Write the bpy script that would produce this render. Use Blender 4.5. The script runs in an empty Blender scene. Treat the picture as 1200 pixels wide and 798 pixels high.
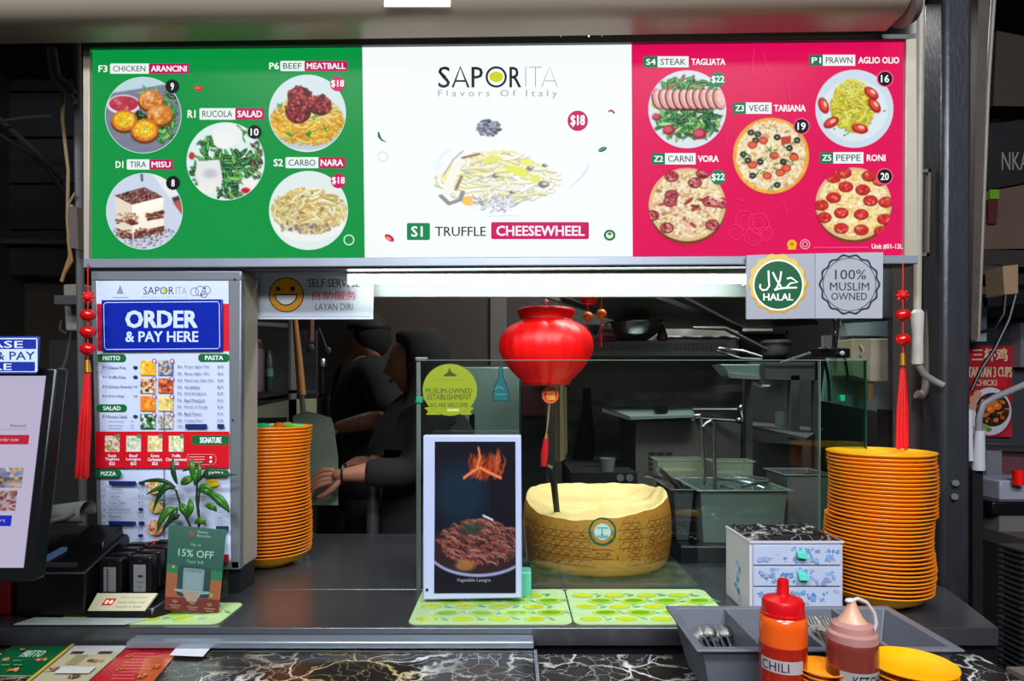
import bpy, bmesh, math, random
import numpy as np
from mathutils import Vector, Matrix
random.seed(7); rng = np.random.RandomState(5)
PI = math.pi
C = bpy.context.scene.collection
# ---------------------------------------------------------------- camera, world, lamps, exposure
F, HX, HY, EYE = 754.0, 600.0, 458.0, 1.45      # focal length in pixels, principal column, horizon row, eye height
sc = bpy.context.scene
cam_d = bpy.data.cameras.new('camera'); cam = bpy.data.objects.new('camera', cam_d); C.objects.link(cam)
cam_d.sensor_width = 36; cam_d.lens = 36*F/1200; cam_d.shift_y = (HY-399)/1200
cam_d.clip_start = 0.02
cam.location = (0, 0, EYE); cam.rotation_euler = (PI/2, 0, 0); sc.camera = cam
sc.view_settings.view_transform = 'Standard'; sc.view_settings.look = 'None'
sc.view_settings.exposure = 0.0; sc.view_settings.gamma = 1; sc.view_settings.use_curve_mapping = False
w = bpy.data.worlds.new('world'); sc.world = w; w.use_nodes = True
w.node_tree.nodes['Background'].inputs[0].default_value = (.55, .62, .75, 1)
w.node_tree.nodes['Background'].inputs[1].default_value = 0.05
def area(name, loc, rot, sx, sy, power, col):
    d = bpy.data.lights.new(name, 'AREA'); d.shape = 'RECTANGLE'; d.size = sx; d.size_y = sy; d.energy = power; d.color = col
    o = bpy.data.objects.new(name, d); C.objects.link(o); o.location = loc; o.rotation_euler = rot; return o
area('hall_lamp', (-.9, -.5, 3.1), (math.radians(22), 0, 0), 1.2, .3, 60, (.86, .92, 1))
area('hall_lamp', (.9, -.5, 3.1), (math.radians(22), 0, 0), 1.2, .3, 60, (.90, .94, 1))
area('hall_lamp', (0, -1.6, 2.9), (math.radians(50), 0, 0), 1.6, .4, 55, (.92, .94, 1))
area('kitchen_fill', (.75, 2.1, 2.7), (math.radians(30), 0, 0), 1.0, .2, 40, (.97, 1, .96))  # added unseen fill, tilted back to brighten the kitchen wall and pans
area('kitchen_fill', (-.8, 3.2, 2.75), (0, 0, 0), 1.0, .2, 3.5, (1, .95, .88))  # weak unseen fill added over the workers' side of the kitchen

# ---------------------------------------------------------------- helpers
def P(px, py, Y): return Vector(((px-HX)/F*Y, Y, EYE-(py-HY)/F*Y))
def G(px, py, z): # point of the horizontal plane z seen at a pixel
    Y = (EYE-z)*F/(py-HY); return Vector(((px-HX)/F*Y, Y, z))
def S(px, Y): return px/F*Y
def lin(c):
    c = np.asarray(c, float)/255.0
    return np.where(c <= .04045, c/12.92, ((c+.055)/1.055)**2.4)
MATS = {}
def mat(name, col, rough=.5, metal=0, spec=.5, var=.12, vs=20, bump=0, bs=200, trans=0, emit=0, alpha=1, coat=0, aniso=None, ior=1.45, sss=0):
    if name in MATS: return MATS[name]
    m = bpy.data.materials.new(name); m.use_nodes = True; MATS[name] = m
    nt = m.node_tree; b = nt.nodes['Principled BSDF']; L = nt.links
    c = tuple(lin(col))
    tc = nt.nodes.new('ShaderNodeTexCoord'); nz = nt.nodes.new('ShaderNodeTexNoise'); nz.inputs['Scale'].default_value = vs
    nz.inputs['Detail'].default_value = 4
    if aniso:
        mp = nt.nodes.new('ShaderNodeMapping'); mp.inputs['Scale'].default_value = aniso
        L.new(tc.outputs['Object'], mp.inputs[0]); L.new(mp.outputs[0], nz.inputs['Vector'])
    else: L.new(tc.outputs['Object'], nz.inputs['Vector'])
    mx = nt.nodes.new('ShaderNodeMix'); mx.data_type = 'RGBA'
    mx.inputs['A'].default_value = tuple(x*(1-var) for x in c)+(1,); mx.inputs['B'].default_value = tuple(min(1, x*(1+var)) for x in c)+(1,)
    L.new(nz.outputs[0], mx.inputs['Factor']); L.new(mx.outputs['Result'], b.inputs['Base Color'])
    b.inputs['Roughness'].default_value = rough; b.inputs['Metallic'].default_value = metal
    b.inputs['Specular IOR Level'].default_value = spec; b.inputs['IOR'].default_value = ior
    b.inputs['Transmission Weight'].default_value = trans; b.inputs['Coat Weight'].default_value = coat
    if sss: b.inputs['Subsurface Weight'].default_value = sss; b.inputs['Subsurface Radius'].default_value = (.02, .01, .005)
    if emit:
        b.inputs['Emission Color'].default_value = c+(1,); b.inputs['Emission Strength'].default_value = emit
    if alpha < 1: b.inputs['Alpha'].default_value = alpha
    if bump:
        bp = nt.nodes.new('ShaderNodeBump'); bp.inputs['Strength'].default_value = bump; bp.inputs['Distance'].default_value = .002
        n2 = nt.nodes.new('ShaderNodeTexNoise'); n2.inputs['Scale'].default_value = bs
        if aniso: L.new(mp.outputs[0], n2.inputs['Vector'])
        else: L.new(tc.outputs['Object'], n2.inputs['Vector'])
        L.new(n2.outputs[0], bp.inputs['Height']); L.new(bp.outputs[0], b.inputs['Normal'])
    return m
def print_mat(name, emit=0, rough=.4, spec=.4):
    if name in MATS: return MATS[name]
    m = bpy.data.materials.new(name); m.use_nodes = True; MATS[name] = m
    nt = m.node_tree; b = nt.nodes['Principled BSDF']; a = nt.nodes.new('ShaderNodeAttribute'); a.attribute_name = 'Col'
    b.inputs['Roughness'].default_value = rough; b.inputs['Specular IOR Level'].default_value = spec
    if emit:
        b.inputs['Base Color'].default_value = (.006, .006, .006, 1)
        nt.links.new(a.outputs['Color'], b.inputs['Emission Color']); b.inputs['Emission Strength'].default_value = emit
    else: nt.links.new(a.outputs['Color'], b.inputs['Base Color'])
    return m
def glass_mat(name, col, rough=.0, mixf=.12):
    # thin sheet glass: clear transmission tinted by the pane plus a mirror reflection
    if name in MATS: return MATS[name]
    m = bpy.data.materials.new(name); m.use_nodes = True; MATS[name] = m
    nt = m.node_tree; nt.nodes.remove(nt.nodes['Principled BSDF']); out = nt.nodes['Material Output']
    t = nt.nodes.new('ShaderNodeBsdfTransparent'); t.inputs[0].default_value = tuple(lin(col))+(1,)
    g = nt.nodes.new('ShaderNodeBsdfGlossy'); g.inputs['Roughness'].default_value = rough; g.inputs[0].default_value = (.9, 1, .95, 1)
    fr = nt.nodes.new('ShaderNodeLayerWeight'); fr.inputs[0].default_value = .5
    pw_ = nt.nodes.new('ShaderNodeMath'); pw_.operation = 'POWER'; pw_.inputs[1].default_value = 4
    ad = nt.nodes.new('ShaderNodeMath'); ad.operation = 'MULTIPLY_ADD'; ad.inputs[1].default_value = .6; ad.inputs[2].default_value = .035
    mx = nt.nodes.new('ShaderNodeMixShader'); nt.links.new(fr.outputs['Facing'], pw_.inputs[0]); nt.links.new(pw_.outputs[0], ad.inputs[0]); nt.links.new(ad.outputs[0], mx.inputs[0])
    nt.links.new(t.outputs[0], mx.inputs[1]); nt.links.new(g.outputs[0], mx.inputs[2]); nt.links.new(mx.outputs[0], out.inputs[0])
    return m
OFF = {}
def link(name, me, parent=None, m=None, bev=0, bseg=2):
    o = bpy.data.objects.new(name, me); C.objects.link(o)
    if m: me.materials.append(m)
    if parent: o.parent = parent; OFF[o.name] = OFF[parent.name]
    else: OFF[o.name] = Vector((0, 0, 0))
    if bev:
        b = o.modifiers.new('bevel', 'BEVEL'); b.width = bev; b.segments = bseg; b.limit_method = 'ANGLE'; b.angle_limit = math.radians(40)
    return o
def thing(name, label, cat, loc=(0, 0, 0), group=None, rotz=0):
    o = bpy.data.objects.new(name, None); C.objects.link(o); o.location = loc; o.empty_display_size = .05
    o.rotation_euler = (0, 0, rotz)
    OFF[o.name] = Vector(loc) if not rotz else Vector((0, 0, 0)); return tag(o, label, cat, group)
def tag(o, label, cat, group=None, kind=None):
    o['label'] = label; o['category'] = cat
    if group: o['group'] = group
    if kind: o['kind'] = kind
    return o
def copy_tree(o, parent=None):
    c = o.copy(); C.objects.link(c); OFF[c.name] = OFF.get(o.name, Vector())
    if parent: c.parent = parent
    for ch in list(KIDS(o)): copy_tree(ch, c)
    return c
def KIDS(o): return [x for x in C.objects if x.parent == o]
class MB:
    def __init__(s): s.bm = bmesh.new()
    def _v(s, pts): return [s.bm.verts.new(p) for p in pts]
    def box(s, x0, x1, y0, y1, z0, z1):
        return s.hexa([(x0, y0, z0), (x1, y0, z0), (x1, y1, z0), (x0, y1, z0)], [(x0, y0, z1), (x1, y0, z1), (x1, y1, z1), (x0, y1, z1)])
    def hexa(s, a, b):  # bottom ring a (counter clockwise from above), top ring b
        va, vb = s._v(a), s._v(b); n = len(va)
        s.bm.faces.new(list(reversed(va))); s.bm.faces.new(vb)
        for i in range(n): s.bm.faces.new((va[i], va[(i+1) % n], vb[(i+1) % n], vb[i]))
        return s
    def front(s, pts, Y0, Y1):   # pixel polygon (clockwise on screen) at depth Y0, extruded back to Y1 keeping its real size
        f = [P(x, y, Y0) for x, y in pts]; k = Vector((0, Y1-Y0, 0))
        return s.hexa([p+k for p in f], f) if True else s
    def beam(s, p, q, w, h, up=(0, 0, 1)):
        p, q = Vector(p), Vector(q); d = (q-p).normalized(); u = Vector(up)
        if abs(d.dot(u)) > .98: u = Vector((0, 1, 0))
        r = d.cross(u).normalized()*w/2; t = r.cross(d).normalized()*h/2
        return s.hexa([p-r-t, p+r-t, p+r+t, p-r+t], [q-r-t, q+r-t, q+r+t, q-r+t])
    def cyl(s, p, q, r0, r1=None, n=16, caps=True): return s.tube([p, q], [r0, r0 if r1 is None else r1], n, caps)
    def tube(s, pts, r, n=10, caps=True):
        pts = [Vector(p) for p in pts]; R = r if isinstance(r, (list, tuple)) else [r]*len(pts)
        d0 = (pts[1]-pts[0]).normalized(); u = d0.orthogonal().normalized(); rings = []
        for i, p in enumerate(pts):
            a = pts[max(i-1, 0)]; b = pts[min(i+1, len(pts)-1)]; d = (b-a).normalized()
            u = (u-d*u.dot(d)).normalized(); v = d.cross(u)
            rings.append(s._v([p+(u*math.cos(2*PI*k/n)+v*math.sin(2*PI*k/n))*R[i] for k in range(n)]))
        for A, B in zip(rings, rings[1:]):
            for k in range(n): s.bm.faces.new((A[k], A[(k+1) % n], B[(k+1) % n], B[k]))
        if caps: s.bm.faces.new(list(reversed(rings[0]))); s.bm.faces.new(rings[-1])
        return s
    def lathe(s, c, prof, n=32, rf=None, sx=1, sy=1):  # prof: list of (r, z)
        c = Vector(c); rings = []
        for r, z in prof:
            if r < 1e-6: rings.append(s._v([c+Vector((0, 0, z))])); continue
            rings.append(s._v([c+Vector((r*sx*(rf(2*PI*k/n, z) if rf else 1)*math.cos(2*PI*k/n), r*sy*(rf(2*PI*k/n, z) if rf else 1)*math.sin(2*PI*k/n), z)) for k in range(n)]))
        for A, B in zip(rings, rings[1:]):
            for k in range(n):
                k2 = (k+1) % n
                if len(A) == 1 and len(B) == 1: continue
                if len(A) == 1: s.bm.faces.new((A[0], B[k2], B[k]))
                elif len(B) == 1: s.bm.faces.new((A[k], A[k2], B[0]))
                else: s.bm.faces.new((A[k], A[k2], B[k2], B[k]))
        return s
    def sph(s, c, r, n=12, sc_=(1, 1, 1), m=8):
        c = Vector(c); prof = [(math.sin(PI*i/m)*r, -math.cos(PI*i/m)*r*sc_[2]) for i in range(m+1)]
        prof[0] = (0, prof[0][1]); prof[-1] = (0, prof[-1][1])
        return s.lathe(c, prof, n, sx=sc_[0], sy=sc_[1])
    def tray(s, x0, x1, y0, y1, z0, z1, t, taper=0, lip=0):  # open top container with walls t thick
        o1 = [(x0+taper, y0+taper), (x1-taper, y0+taper), (x1-taper, y1-taper), (x0+taper, y1-taper)]
        o2 = [(x0, y0), (x1, y0), (x1, y1), (x0, y1)]
        sg = [(-1, -1), (1, -1), (1, 1), (-1, 1)]
        def ring(pts, z, d): return s._v([(p[0]+g[0]*d, p[1]+g[1]*d, z) for p, g in zip(pts, sg)])
        R = [ring(o1, z0, 0), ring(o2, z1-(t if lip else 0), 0)]
        if lip: R += [ring(o2, z1-t, lip), ring(o2, z1, lip)]
        R += [ring(o2, z1, 0 if not lip else -.0)] if not lip else []
        R += [ring(o2, z1, -t), ring(o1, z0+t, -t)]
        s.bm.faces.new(list(reversed(R[0])))
        for A, B in zip(R, R[1:]):
            for k in range(4): s.bm.faces.new((A[k], A[(k+1) % 4], B[(k+1) % 4], B[k]))
        s.bm.faces.new(R[-1]); return s
    def quad(s, a, b, c, d): s.bm.faces.new(s._v([a, b, c, d])); return s
    def strip(s, A, B):  # ribbon between two point rows
        va, vb = s._v(A), s._v(B)
        for i in range(len(va)-1): s.bm.faces.new((va[i], va[i+1], vb[i+1], vb[i]))
        return s
    def build(s, name, m, parent=None, smooth=True, bev=0, ang=35, bseg=2, solid=0):
        bm = s.bm; bmesh.ops.recalc_face_normals(bm, faces=bm.faces)
        if parent is not None and OFF[parent.name].length: bmesh.ops.translate(bm, vec=-OFF[parent.name], verts=bm.verts)
        me = bpy.data.meshes.new(name); bm.to_mesh(me); bm.free()
        if smooth:
            me.polygons.foreach_set('use_smooth', [True]*len(me.polygons)); me.set_sharp_from_angle(angle=math.radians(ang))
        o = link(name, me, parent, m, bev, bseg)
        if solid:
            q = o.modifiers.new('solid', 'SOLIDIFY'); q.thickness = solid; q.offset = 0
        return o
# ------------- text outlines
TXT = {}
def text_mesh(st, bold=0, shear=0):
    k = (st, bold, shear)
    if k in TXT: return TXT[k]
    cu = bpy.data.curves.new('t', 'FONT'); cu.body = st; cu.offset = bold; cu.shear = shear; cu.resolution_u = 2
    cu.fill_mode = 'BOTH'; cu.dimensions = '2D'
    o = bpy.data.objects.new('t', cu); C.objects.link(o); bpy.context.view_layer.update()
    dg = bpy.context.evaluated_depsgraph_get(); me = bpy.data.meshes.new_from_object(o.evaluated_get(dg))
    v = np.array([tuple(x.co)[:2] for x in me.vertices]) if len(me.vertices) else np.zeros((1, 2)); f = [tuple(p.vertices) for p in me.polygons]
    bpy.data.objects.remove(o); bpy.data.curves.remove(cu); bpy.data.meshes.remove(me)
    if len(v) > 1:
        mn = v.min(0); mx = v.max(0); v = (v-mn)/np.maximum(mx-mn, 1e-6); asp = (mx-mn)[0]/max((mx-mn)[1], 1e-6)
    else: asp = 1
    TXT[k] = (v, f, asp); return TXT[k]
class Print:  # flat print: coloured shapes on a surface, fm(u,v) gives the surface point
    def __init__(s, fm, N, k=5e-5): s.fm = fm; s.N = N; s.k = k; s.V = []; s.Fc = []; s.Cc = []; s.n = 1; s.base = 0
    def _add(s, uv, faces, cols, up=True):
        b = len(s.V); h = s.k*s.n
        for (u, v) in uv:
            p = s.fm(u, v); nn = s.N(u, v) if callable(s.N) else s.N
            s.V.append(tuple(p+nn*h))
        s.Fc += [tuple(i+b for i in f) for f in faces]
        if isinstance(cols, np.ndarray) and cols.ndim == 2: s.Cc += [tuple(c) for c in lin(np.clip(cols, 0, 255))]
        else: c = tuple(lin(cols)); s.Cc += [c]*len(uv)
        if up: s.n += 1
        return s
    def poly(s, pts, col): return s._add(pts, [tuple(range(len(pts)))], col)
    def rect(s, x0, y0, x1, y1, col, r=0):
        if not r: return s.poly([(x0, y1), (x1, y1), (x1, y0), (x0, y0)], col)
        pts = []
        for cx, cy, a0 in ((x1-r, y0+r, -90), (x1-r, y1-r, 0), (x0+r, y1-r, 90), (x0+r, y0+r, 180)):
            for k in range(5): a = math.radians(a0+k*22.5); pts.append((cx+r*math.cos(a), cy+r*math.sin(a)))
        return s.poly(pts[::-1], col)
    def disc(s, cx, cy, rx, ry=None, col=(0, 0, 0), n=28, ang=0, rf=None):
        ry = ry or rx; ca, sa = math.cos(ang), math.sin(ang); pts = []
        for k in range(n):
            a = -2*PI*k/n; q = rf(k) if rf else 1; x, y = rx*q*math.cos(a), ry*q*math.sin(a); pts.append((cx+x*ca-y*sa, cy+x*sa+y*ca))
        return s.poly(pts, col)
    def ring(s, cx, cy, r, w, col, n=32, ry=None, rf=None):
        ry = ry or r; pts = []; fs = []
        for k in range(n):
            a = 2*PI*k/n; q = rf(k) if rf else 1
            pts += [(cx+r*q*math.cos(a), cy+ry*q*math.sin(a)), (cx+(r-w)*q*math.cos(a), cy+(ry-w)*q*math.sin(a))]
        for k in range(n): a, b = 2*k, 2*((k+1) % n); fs.append((a, a+1, b+1, b))
        return s._add(pts, fs, col)
    def line(s, pts, w, col):
        A = []; fs = []
        for i, p in enumerate(pts):
            a = pts[max(i-1, 0)]; b = pts[min(i+1, len(pts)-1)]; dx, dy = b[0]-a[0], b[1]-a[1]; l = math.hypot(dx, dy) or 1
            ww = w(i/(len(pts)-1)) if callable(w) else w
            nx, ny = -dy/l*ww/2, dx/l*ww/2; A += [(p[0]+nx, p[1]+ny), (p[0]-nx, p[1]-ny)]
        for i in range(len(pts)-1): fs.append((2*i, 2*i+1, 2*i+3, 2*i+2))
        return s._add(A, fs, col)
    def text(s, st, x0, y0, x1, y1, col, bold=.0, shear=0, keep=None, aspx=None):
        bold_ = bold; sx_ = 1 if not aspx else aspx; v, f, asp = text_mesh(st, 0, shear)
        if keep:  # keep proportions: height fits, align l / c / r
            wd = asp*(y1-y0)*keep[1] if isinstance(keep, tuple) else asp*(y1-y0); al = keep[0] if isinstance(keep, tuple) else keep
            if al == 'l': x1 = x0+wd
            elif al == 'r': x0 = x1-wd
            else: m = (x0+x1)/2; x0, x1 = m-wd/2, m+wd/2
        bold = max(0, bold_); h = abs(y1-y0)*bold*.95; hx = h*sx_; base = v; n_ = len(v)
        if h: x0 += math.copysign(hx, x1-x0); x1 -= math.copysign(hx, x1-x0)
        sh_ = [(0, 0)] if not h else ([(-1, 0), (1, 0), (0, 0)] if bold < .015 else [(-1, -1), (1, -1), (-1, 1), (1, 1), (0, 0)])
        for k_, (dx, dy) in enumerate(sh_):
            s._add([(x0+(x1-x0)*a+dx*hx, y1+(y0-y1)*b+dy*h*.6) for a, b in v], f, col, False); s.n += .3
        s.n += 1; return s
    def grid(s, us, vs_, cols):
        nu, nv = len(us), len(vs_); uv = [(u, v) for v in vs_ for u in us]
        fs = [(j*nu+i, j*nu+i+1, (j+1)*nu+i+1, (j+1)*nu+i) for j in range(nv-1) for i in range(nu-1)]
        return s._add(uv, fs, cols.reshape(-1, 3))
    def pic(s, x0, y0, x1, y1, cv, nx=None, ny=None):
        nx = nx or int((x1-x0)*1.2); ny = ny or int((y1-y0)*1.2)
        us = np.linspace(x0, x1, nx); vs_ = np.linspace(y0, y1, ny); g = np.zeros((ny, nx, 3))
        for j in range(ny):
            g[j] = cv.sample(np.linspace(0, 100, nx), np.full(nx, 100.0*j/(ny-1)))
        return s.grid(us, vs_, g)
    def pic_disc(s, cx, cy, r, cv, nr=44, na=190):
        uv = [(cx, cy)]; X = [50.]; Y_ = [50.]
        for i in range(1, nr+1):
            rr = i/nr
            for k in range(na):
                a = 2*PI*k/na; uv.append((cx+r*rr*math.cos(a), cy+r*rr*math.sin(a))); X.append(50+50*rr*math.cos(a)); Y_.append(50+50*rr*math.sin(a))
        fs = [(0, 1+k, 1+(k+1) % na) for k in range(na)]
        for i in range(nr-1):
            b0 = 1+i*na; b1 = b0+na
            fs += [(b0+k, b1+k, b1+(k+1) % na, b0+(k+1) % na) for k in range(na)]
        return s._add(uv, fs, cv.sample(np.array(X), np.array(Y_)))
    def build(s, name, m, parent=None):
        off = OFF[parent.name] if parent is not None else Vector()
        me = bpy.data.meshes.new(name); V = np.array(s.V)-np.array(off)
        me.from_pydata(V.tolist(), [], s.Fc); me.update()
        at = me.attributes.new('Col', 'FLOAT_COLOR', 'POINT')
        a = np.ones((len(V), 4)); a[:, :3] = np.array(s.Cc); at.data.foreach_set('color', a.ravel())
        return link(name, me, parent, m)
def flatY(Y): return lambda u, v: P(u, v, Y)
FRONT = Vector((0, -1, 0)); UP = Vector((0, 0, 1))
# ------------- little raster painter for printed photographs (0..100 units)
class Cv:
    def __init__(s, n=120, bg=(240, 240, 240)):
        s.n = n; s.a = np.zeros((n, n, 3))+np.array(bg, float); g = (np.arange(n)+.5)*100/n; s.X, s.Y = np.meshgrid(g, g); s.u = 100/n
    def _b(s, x0, y0, x1, y1):
        i0, i1 = max(0, int(x0/s.u)-1), min(s.n, int(x1/s.u)+2); j0, j1 = max(0, int(y0/s.u)-1), min(s.n, int(y1/s.u)+2)
        return slice(j0, max(j1, j0)), slice(i0, max(i1, i0))
    def _mix(s, sl, m, col): s.a[sl] = s.a[sl]*(1-m[..., None])+np.array(col, float)*m[..., None]
    def disc(s, cx, cy, rx, ry=None, col=(0, 0, 0), ang=0, al=1, soft=None):
        ry = ry or rx; R = max(rx, ry)+2; sl = s._b(cx-R, cy-R, cx+R, cy+R); x = s.X[sl]-cx; y = s.Y[sl]-cy
        ca, sa = math.cos(ang), math.sin(ang); q = np.hypot((x*ca+y*sa)/rx, (-x*sa+y*ca)/ry); sf = soft or s.u/min(rx, ry)
        s._mix(sl, np.clip((1-q)/sf+.5, 0, 1)*al, col); return s
    def line(s, x0, y0, x1, y1, w, col, al=1):
        sl = s._b(min(x0, x1)-w, min(y0, y1)-w, max(x0, x1)+w, max(y0, y1)+w); x = s.X[sl]-x0; y = s.Y[sl]-y0; dx, dy = x1-x0, y1-y0
        t = np.clip((x*dx+y*dy)/(dx*dx+dy*dy+1e-9), 0, 1); d = np.hypot(x-t*dx, y-t*dy)
        s._mix(sl, np.clip((w/2-d)/s.u+.5, 0, 1)*al, col); return s
    def curve(s, pts, w, col, al=1):
        for a, b in zip(pts, pts[1:]): s.line(a[0], a[1], b[0], b[1], w, col, al)
        return s
    def poly(s, pts, col, al=1):
        m = np.ones_like(s.X); n = len(pts); ar = sum(pts[i][0]*pts[(i+1) % n][1]-pts[(i+1) % n][0]*pts[i][1] for i in range(n)); sg = 1 if ar > 0 else -1
        for i in range(n):
            (ax, ay), (bx, by) = pts[i], pts[(i+1) % n]; l = math.hypot(bx-ax, by-ay)
            m = np.minimum(m, np.clip(sg*((bx-ax)*(s.Y-ay)-(by-ay)*(s.X-ax))/l/s.u+.5, 0, 1))
        s._mix((slice(None), slice(None)), m*al, col); return s
    def noise(s, amp, cell=3, mask=None):
        k = max(2, int(100/cell)); g = rng.randn(k, k); idx = np.clip((s.X/100*k).astype(int), 0, k-1); idy = np.clip((s.Y/100*k).astype(int), 0, k-1)
        v = g[idy, idx][..., None]*amp; s.a += v if mask is None else v*mask[..., None]; return s
    def sample(s, x, y):
        i = np.clip((x/s.u-.5), 0, s.n-1.001); j = np.clip((y/s.u-.5), 0, s.n-1.001); i0 = i.astype(int); j0 = j.astype(int); fx = (i-i0)[:, None]; fy = (j-j0)[:, None]
        A = s.a; return A[j0, i0]*(1-fx)*(1-fy)+A[j0, i0+1]*fx*(1-fy)+A[j0+1, i0]*(1-fx)*fy+A[j0+1, i0+1]*fx*fy
def R_(a, b): return random.uniform(a, b)
def jit(c, d=15): k = R_(-d, d); return tuple(max(0, min(255, x+k+R_(-d/3, d/3))) for x in c)
def noodles(c, cx, cy, rx, ry, n, cols, w=2.2):
    for _ in range(n):
        a = R_(0, 2*PI); q = R_(0, 1)**.6; x, y = cx+rx*q*math.cos(a), cy+ry*q*math.sin(a); th = a+PI/2+R_(-.8, .8); k = R_(-.28, .28); pts = [(x, y)]
        for i in range(6): th += k; x += 3.6*math.cos(th); y += 3.2*math.sin(th)*ry/rx*1.1; pts.append((x, y))
        pts = [p for p in pts if ((p[0]-cx)/(rx*1.08))**2+((p[1]-cy)/(ry*1.08))**2 < 1]
        col = jit(random.choice(cols), 14)
        if len(pts) > 1: c.curve([(p[0], p[1]+.7) for p in pts], w, tuple(v*.72 for v in col)); c.curve(pts, w*.8, col)
def leaves(c, n, reg, cols, l=9, w=3):
    for _ in range(n):
        x, y = reg(); a = R_(0, PI); col = jit(random.choice(cols), 20)
        c.disc(x, y, R_(.6, 1.2)*l, R_(.5, 1)*w, tuple(v*.6 for v in col), a); c.disc(x-.5, y-.6, R_(.5, 1)*l, R_(.4, .8)*w, col, a)
        c.line(x-l*.6*math.cos(a), y-l*.6*math.sin(a), x+l*.6*math.cos(a), y+l*.6*math.sin(a), .7, jit((190, 225, 150), 15))
GR = [(20, 110, 50), (40, 150, 70), (10, 80, 40), (110, 180, 80)]
def inell(cx, cy, rx, ry):
    def f():
        a = R_(0, 2*PI); q = R_(0, 1)**.5; return cx+rx*q*math.cos(a), cy+ry*q*math.sin(a)
    return f
def dish_arancini():
    c = Cv(130, (125, 130, 150)); c.poly([(0, 0), (100, 0), (100, 6), (0, 22)], (190, 215, 225))
    for i in range(30): y = 20+i*3; c.line(0, y+8, 100, y-4, 1, jit((118, 122, 142), 18), .6)
    leaves(c, 34, inell(84, 52, 12, 28), GR, 7, 3); leaves(c, 14, inell(76, 75, 10, 10), GR, 7, 3); leaves(c, 10, inell(60, 20, 14, 5), [(150, 200, 130), (60, 150, 70)], 7, 2); leaves(c, 8, inell(45, 52, 6, 8), [(10, 60, 30)], 6, 3)
    c.disc(24, 36, 22, 13, (235, 225, 235)); c.disc(24, 35, 19.5, 10.5, (175, 50, 75))
    for _ in range(26): x, y = inell(24, 35, 16, 8)(); c.disc(x, y, R_(1.5, 4), R_(1, 2.4), jit(random.choice([(210, 80, 90), (160, 40, 70), (225, 140, 150), (190, 60, 60)]), 15), al=.8)
    for (x, y, r, cut) in ((60, 30, 16, 0), (72, 49, 17, 0), (25, 57, 17, 1), (52, 70, 18, 1)):
        c.disc(x, y+3, r+1, r*.85, (110, 55, 20)); c.disc(x, y, r, r*.82, (205, 115, 35))
        for _ in range(90):
            X, Y_ = inell(x, y, r*.85, r*.68)(); c.disc(X, Y_, R_(.8, 2.4), None, jit(random.choice([(230, 160, 60), (190, 95, 30), (240, 190, 110), (215, 130, 60)]), 18), al=.8)
        if cut:
            c.disc(x, y-1, r*.8, r*.62, (240, 180, 20))
            for _ in range(60): X, Y_ = inell(x, y-1, r*.7, r*.5)(); c.disc(X, Y_, R_(.8, 2), None, jit(random.choice([(255, 215, 60), (235, 160, 10), (250, 225, 120), (190, 190, 60)]), 12))
        else: c.disc(x-3, y-5, r*.5, r*.35, (245, 205, 170), al=.5, soft=.8)
    return c
def dish_tiramisu():
    c = Cv(130, (205, 215, 235)); c.poly([(60, 0), (100, 0), (100, 40), (85, 34)], (235, 235, 240)); c.poly([(72, 36), (100, 28), (100, 60), (92, 44)], (70, 60, 80)); c.poly([(88, 38), (100, 34), (100, 55)], (180, 90, 80)); c.line(46, 0, 47, 9, 3, (60, 80, 90))
    for _ in range(260): x, y = inell(48, 84, 48, 15)(); c.disc(x, y, R_(.5, 2), R_(.4, 1), jit(random.choice([(60, 35, 35), (110, 90, 105), (150, 140, 165)]), 20), al=.8)
    c.poly([(11, 30), (34, 40), (34, 86), (13, 76)], (232, 220, 200)); c.poly([(34, 40), (75, 30), (76, 76), (34, 86)], (250, 244, 225)); c.poly([(34, 40), (75, 30), (75, 42), (34, 56)], (255, 252, 240))
    def band(q, n):
        c.poly(q, (95, 45, 40)); x0 = min(p[0] for p in q); x1 = max(p[0] for p in q); y0 = min(p[1] for p in q); y1 = max(p[1] for p in q)
        for _ in range(n): x, y = R_(x0+1, x1-1), R_(y0+3, y1-3); c.disc(x, y, R_(.8, 2.6), R_(.6, 1.6), jit(random.choice([(175, 120, 90), (60, 25, 30), (215, 175, 140), (130, 75, 60)]), 15), al=.8)
    band([(12, 49), (33, 60), (42, 58), (42, 67), (33, 69), (14, 60)], 60); band([(52, 55), (75, 48), (76, 58), (54, 63)], 50); band([(12, 72), (34, 80), (34, 88), (20, 84)], 40); band([(36, 78), (76, 69), (76, 77), (36, 87)], 60)
    c.poly([(10, 29), (50, 18), (75, 31), (33, 41)], (90, 50, 45))
    for _ in range(300):
        a, b = R_(0, 1), R_(0, 1); x = 11+a*39+b*23; y = 29-a*11+b*12; c.disc(x, y, R_(.5, 1.8), R_(.4, 1.1), jit(random.choice([(150, 95, 90), (50, 22, 22), (185, 140, 135), (100, 55, 50)]), 15))
    return c
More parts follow.
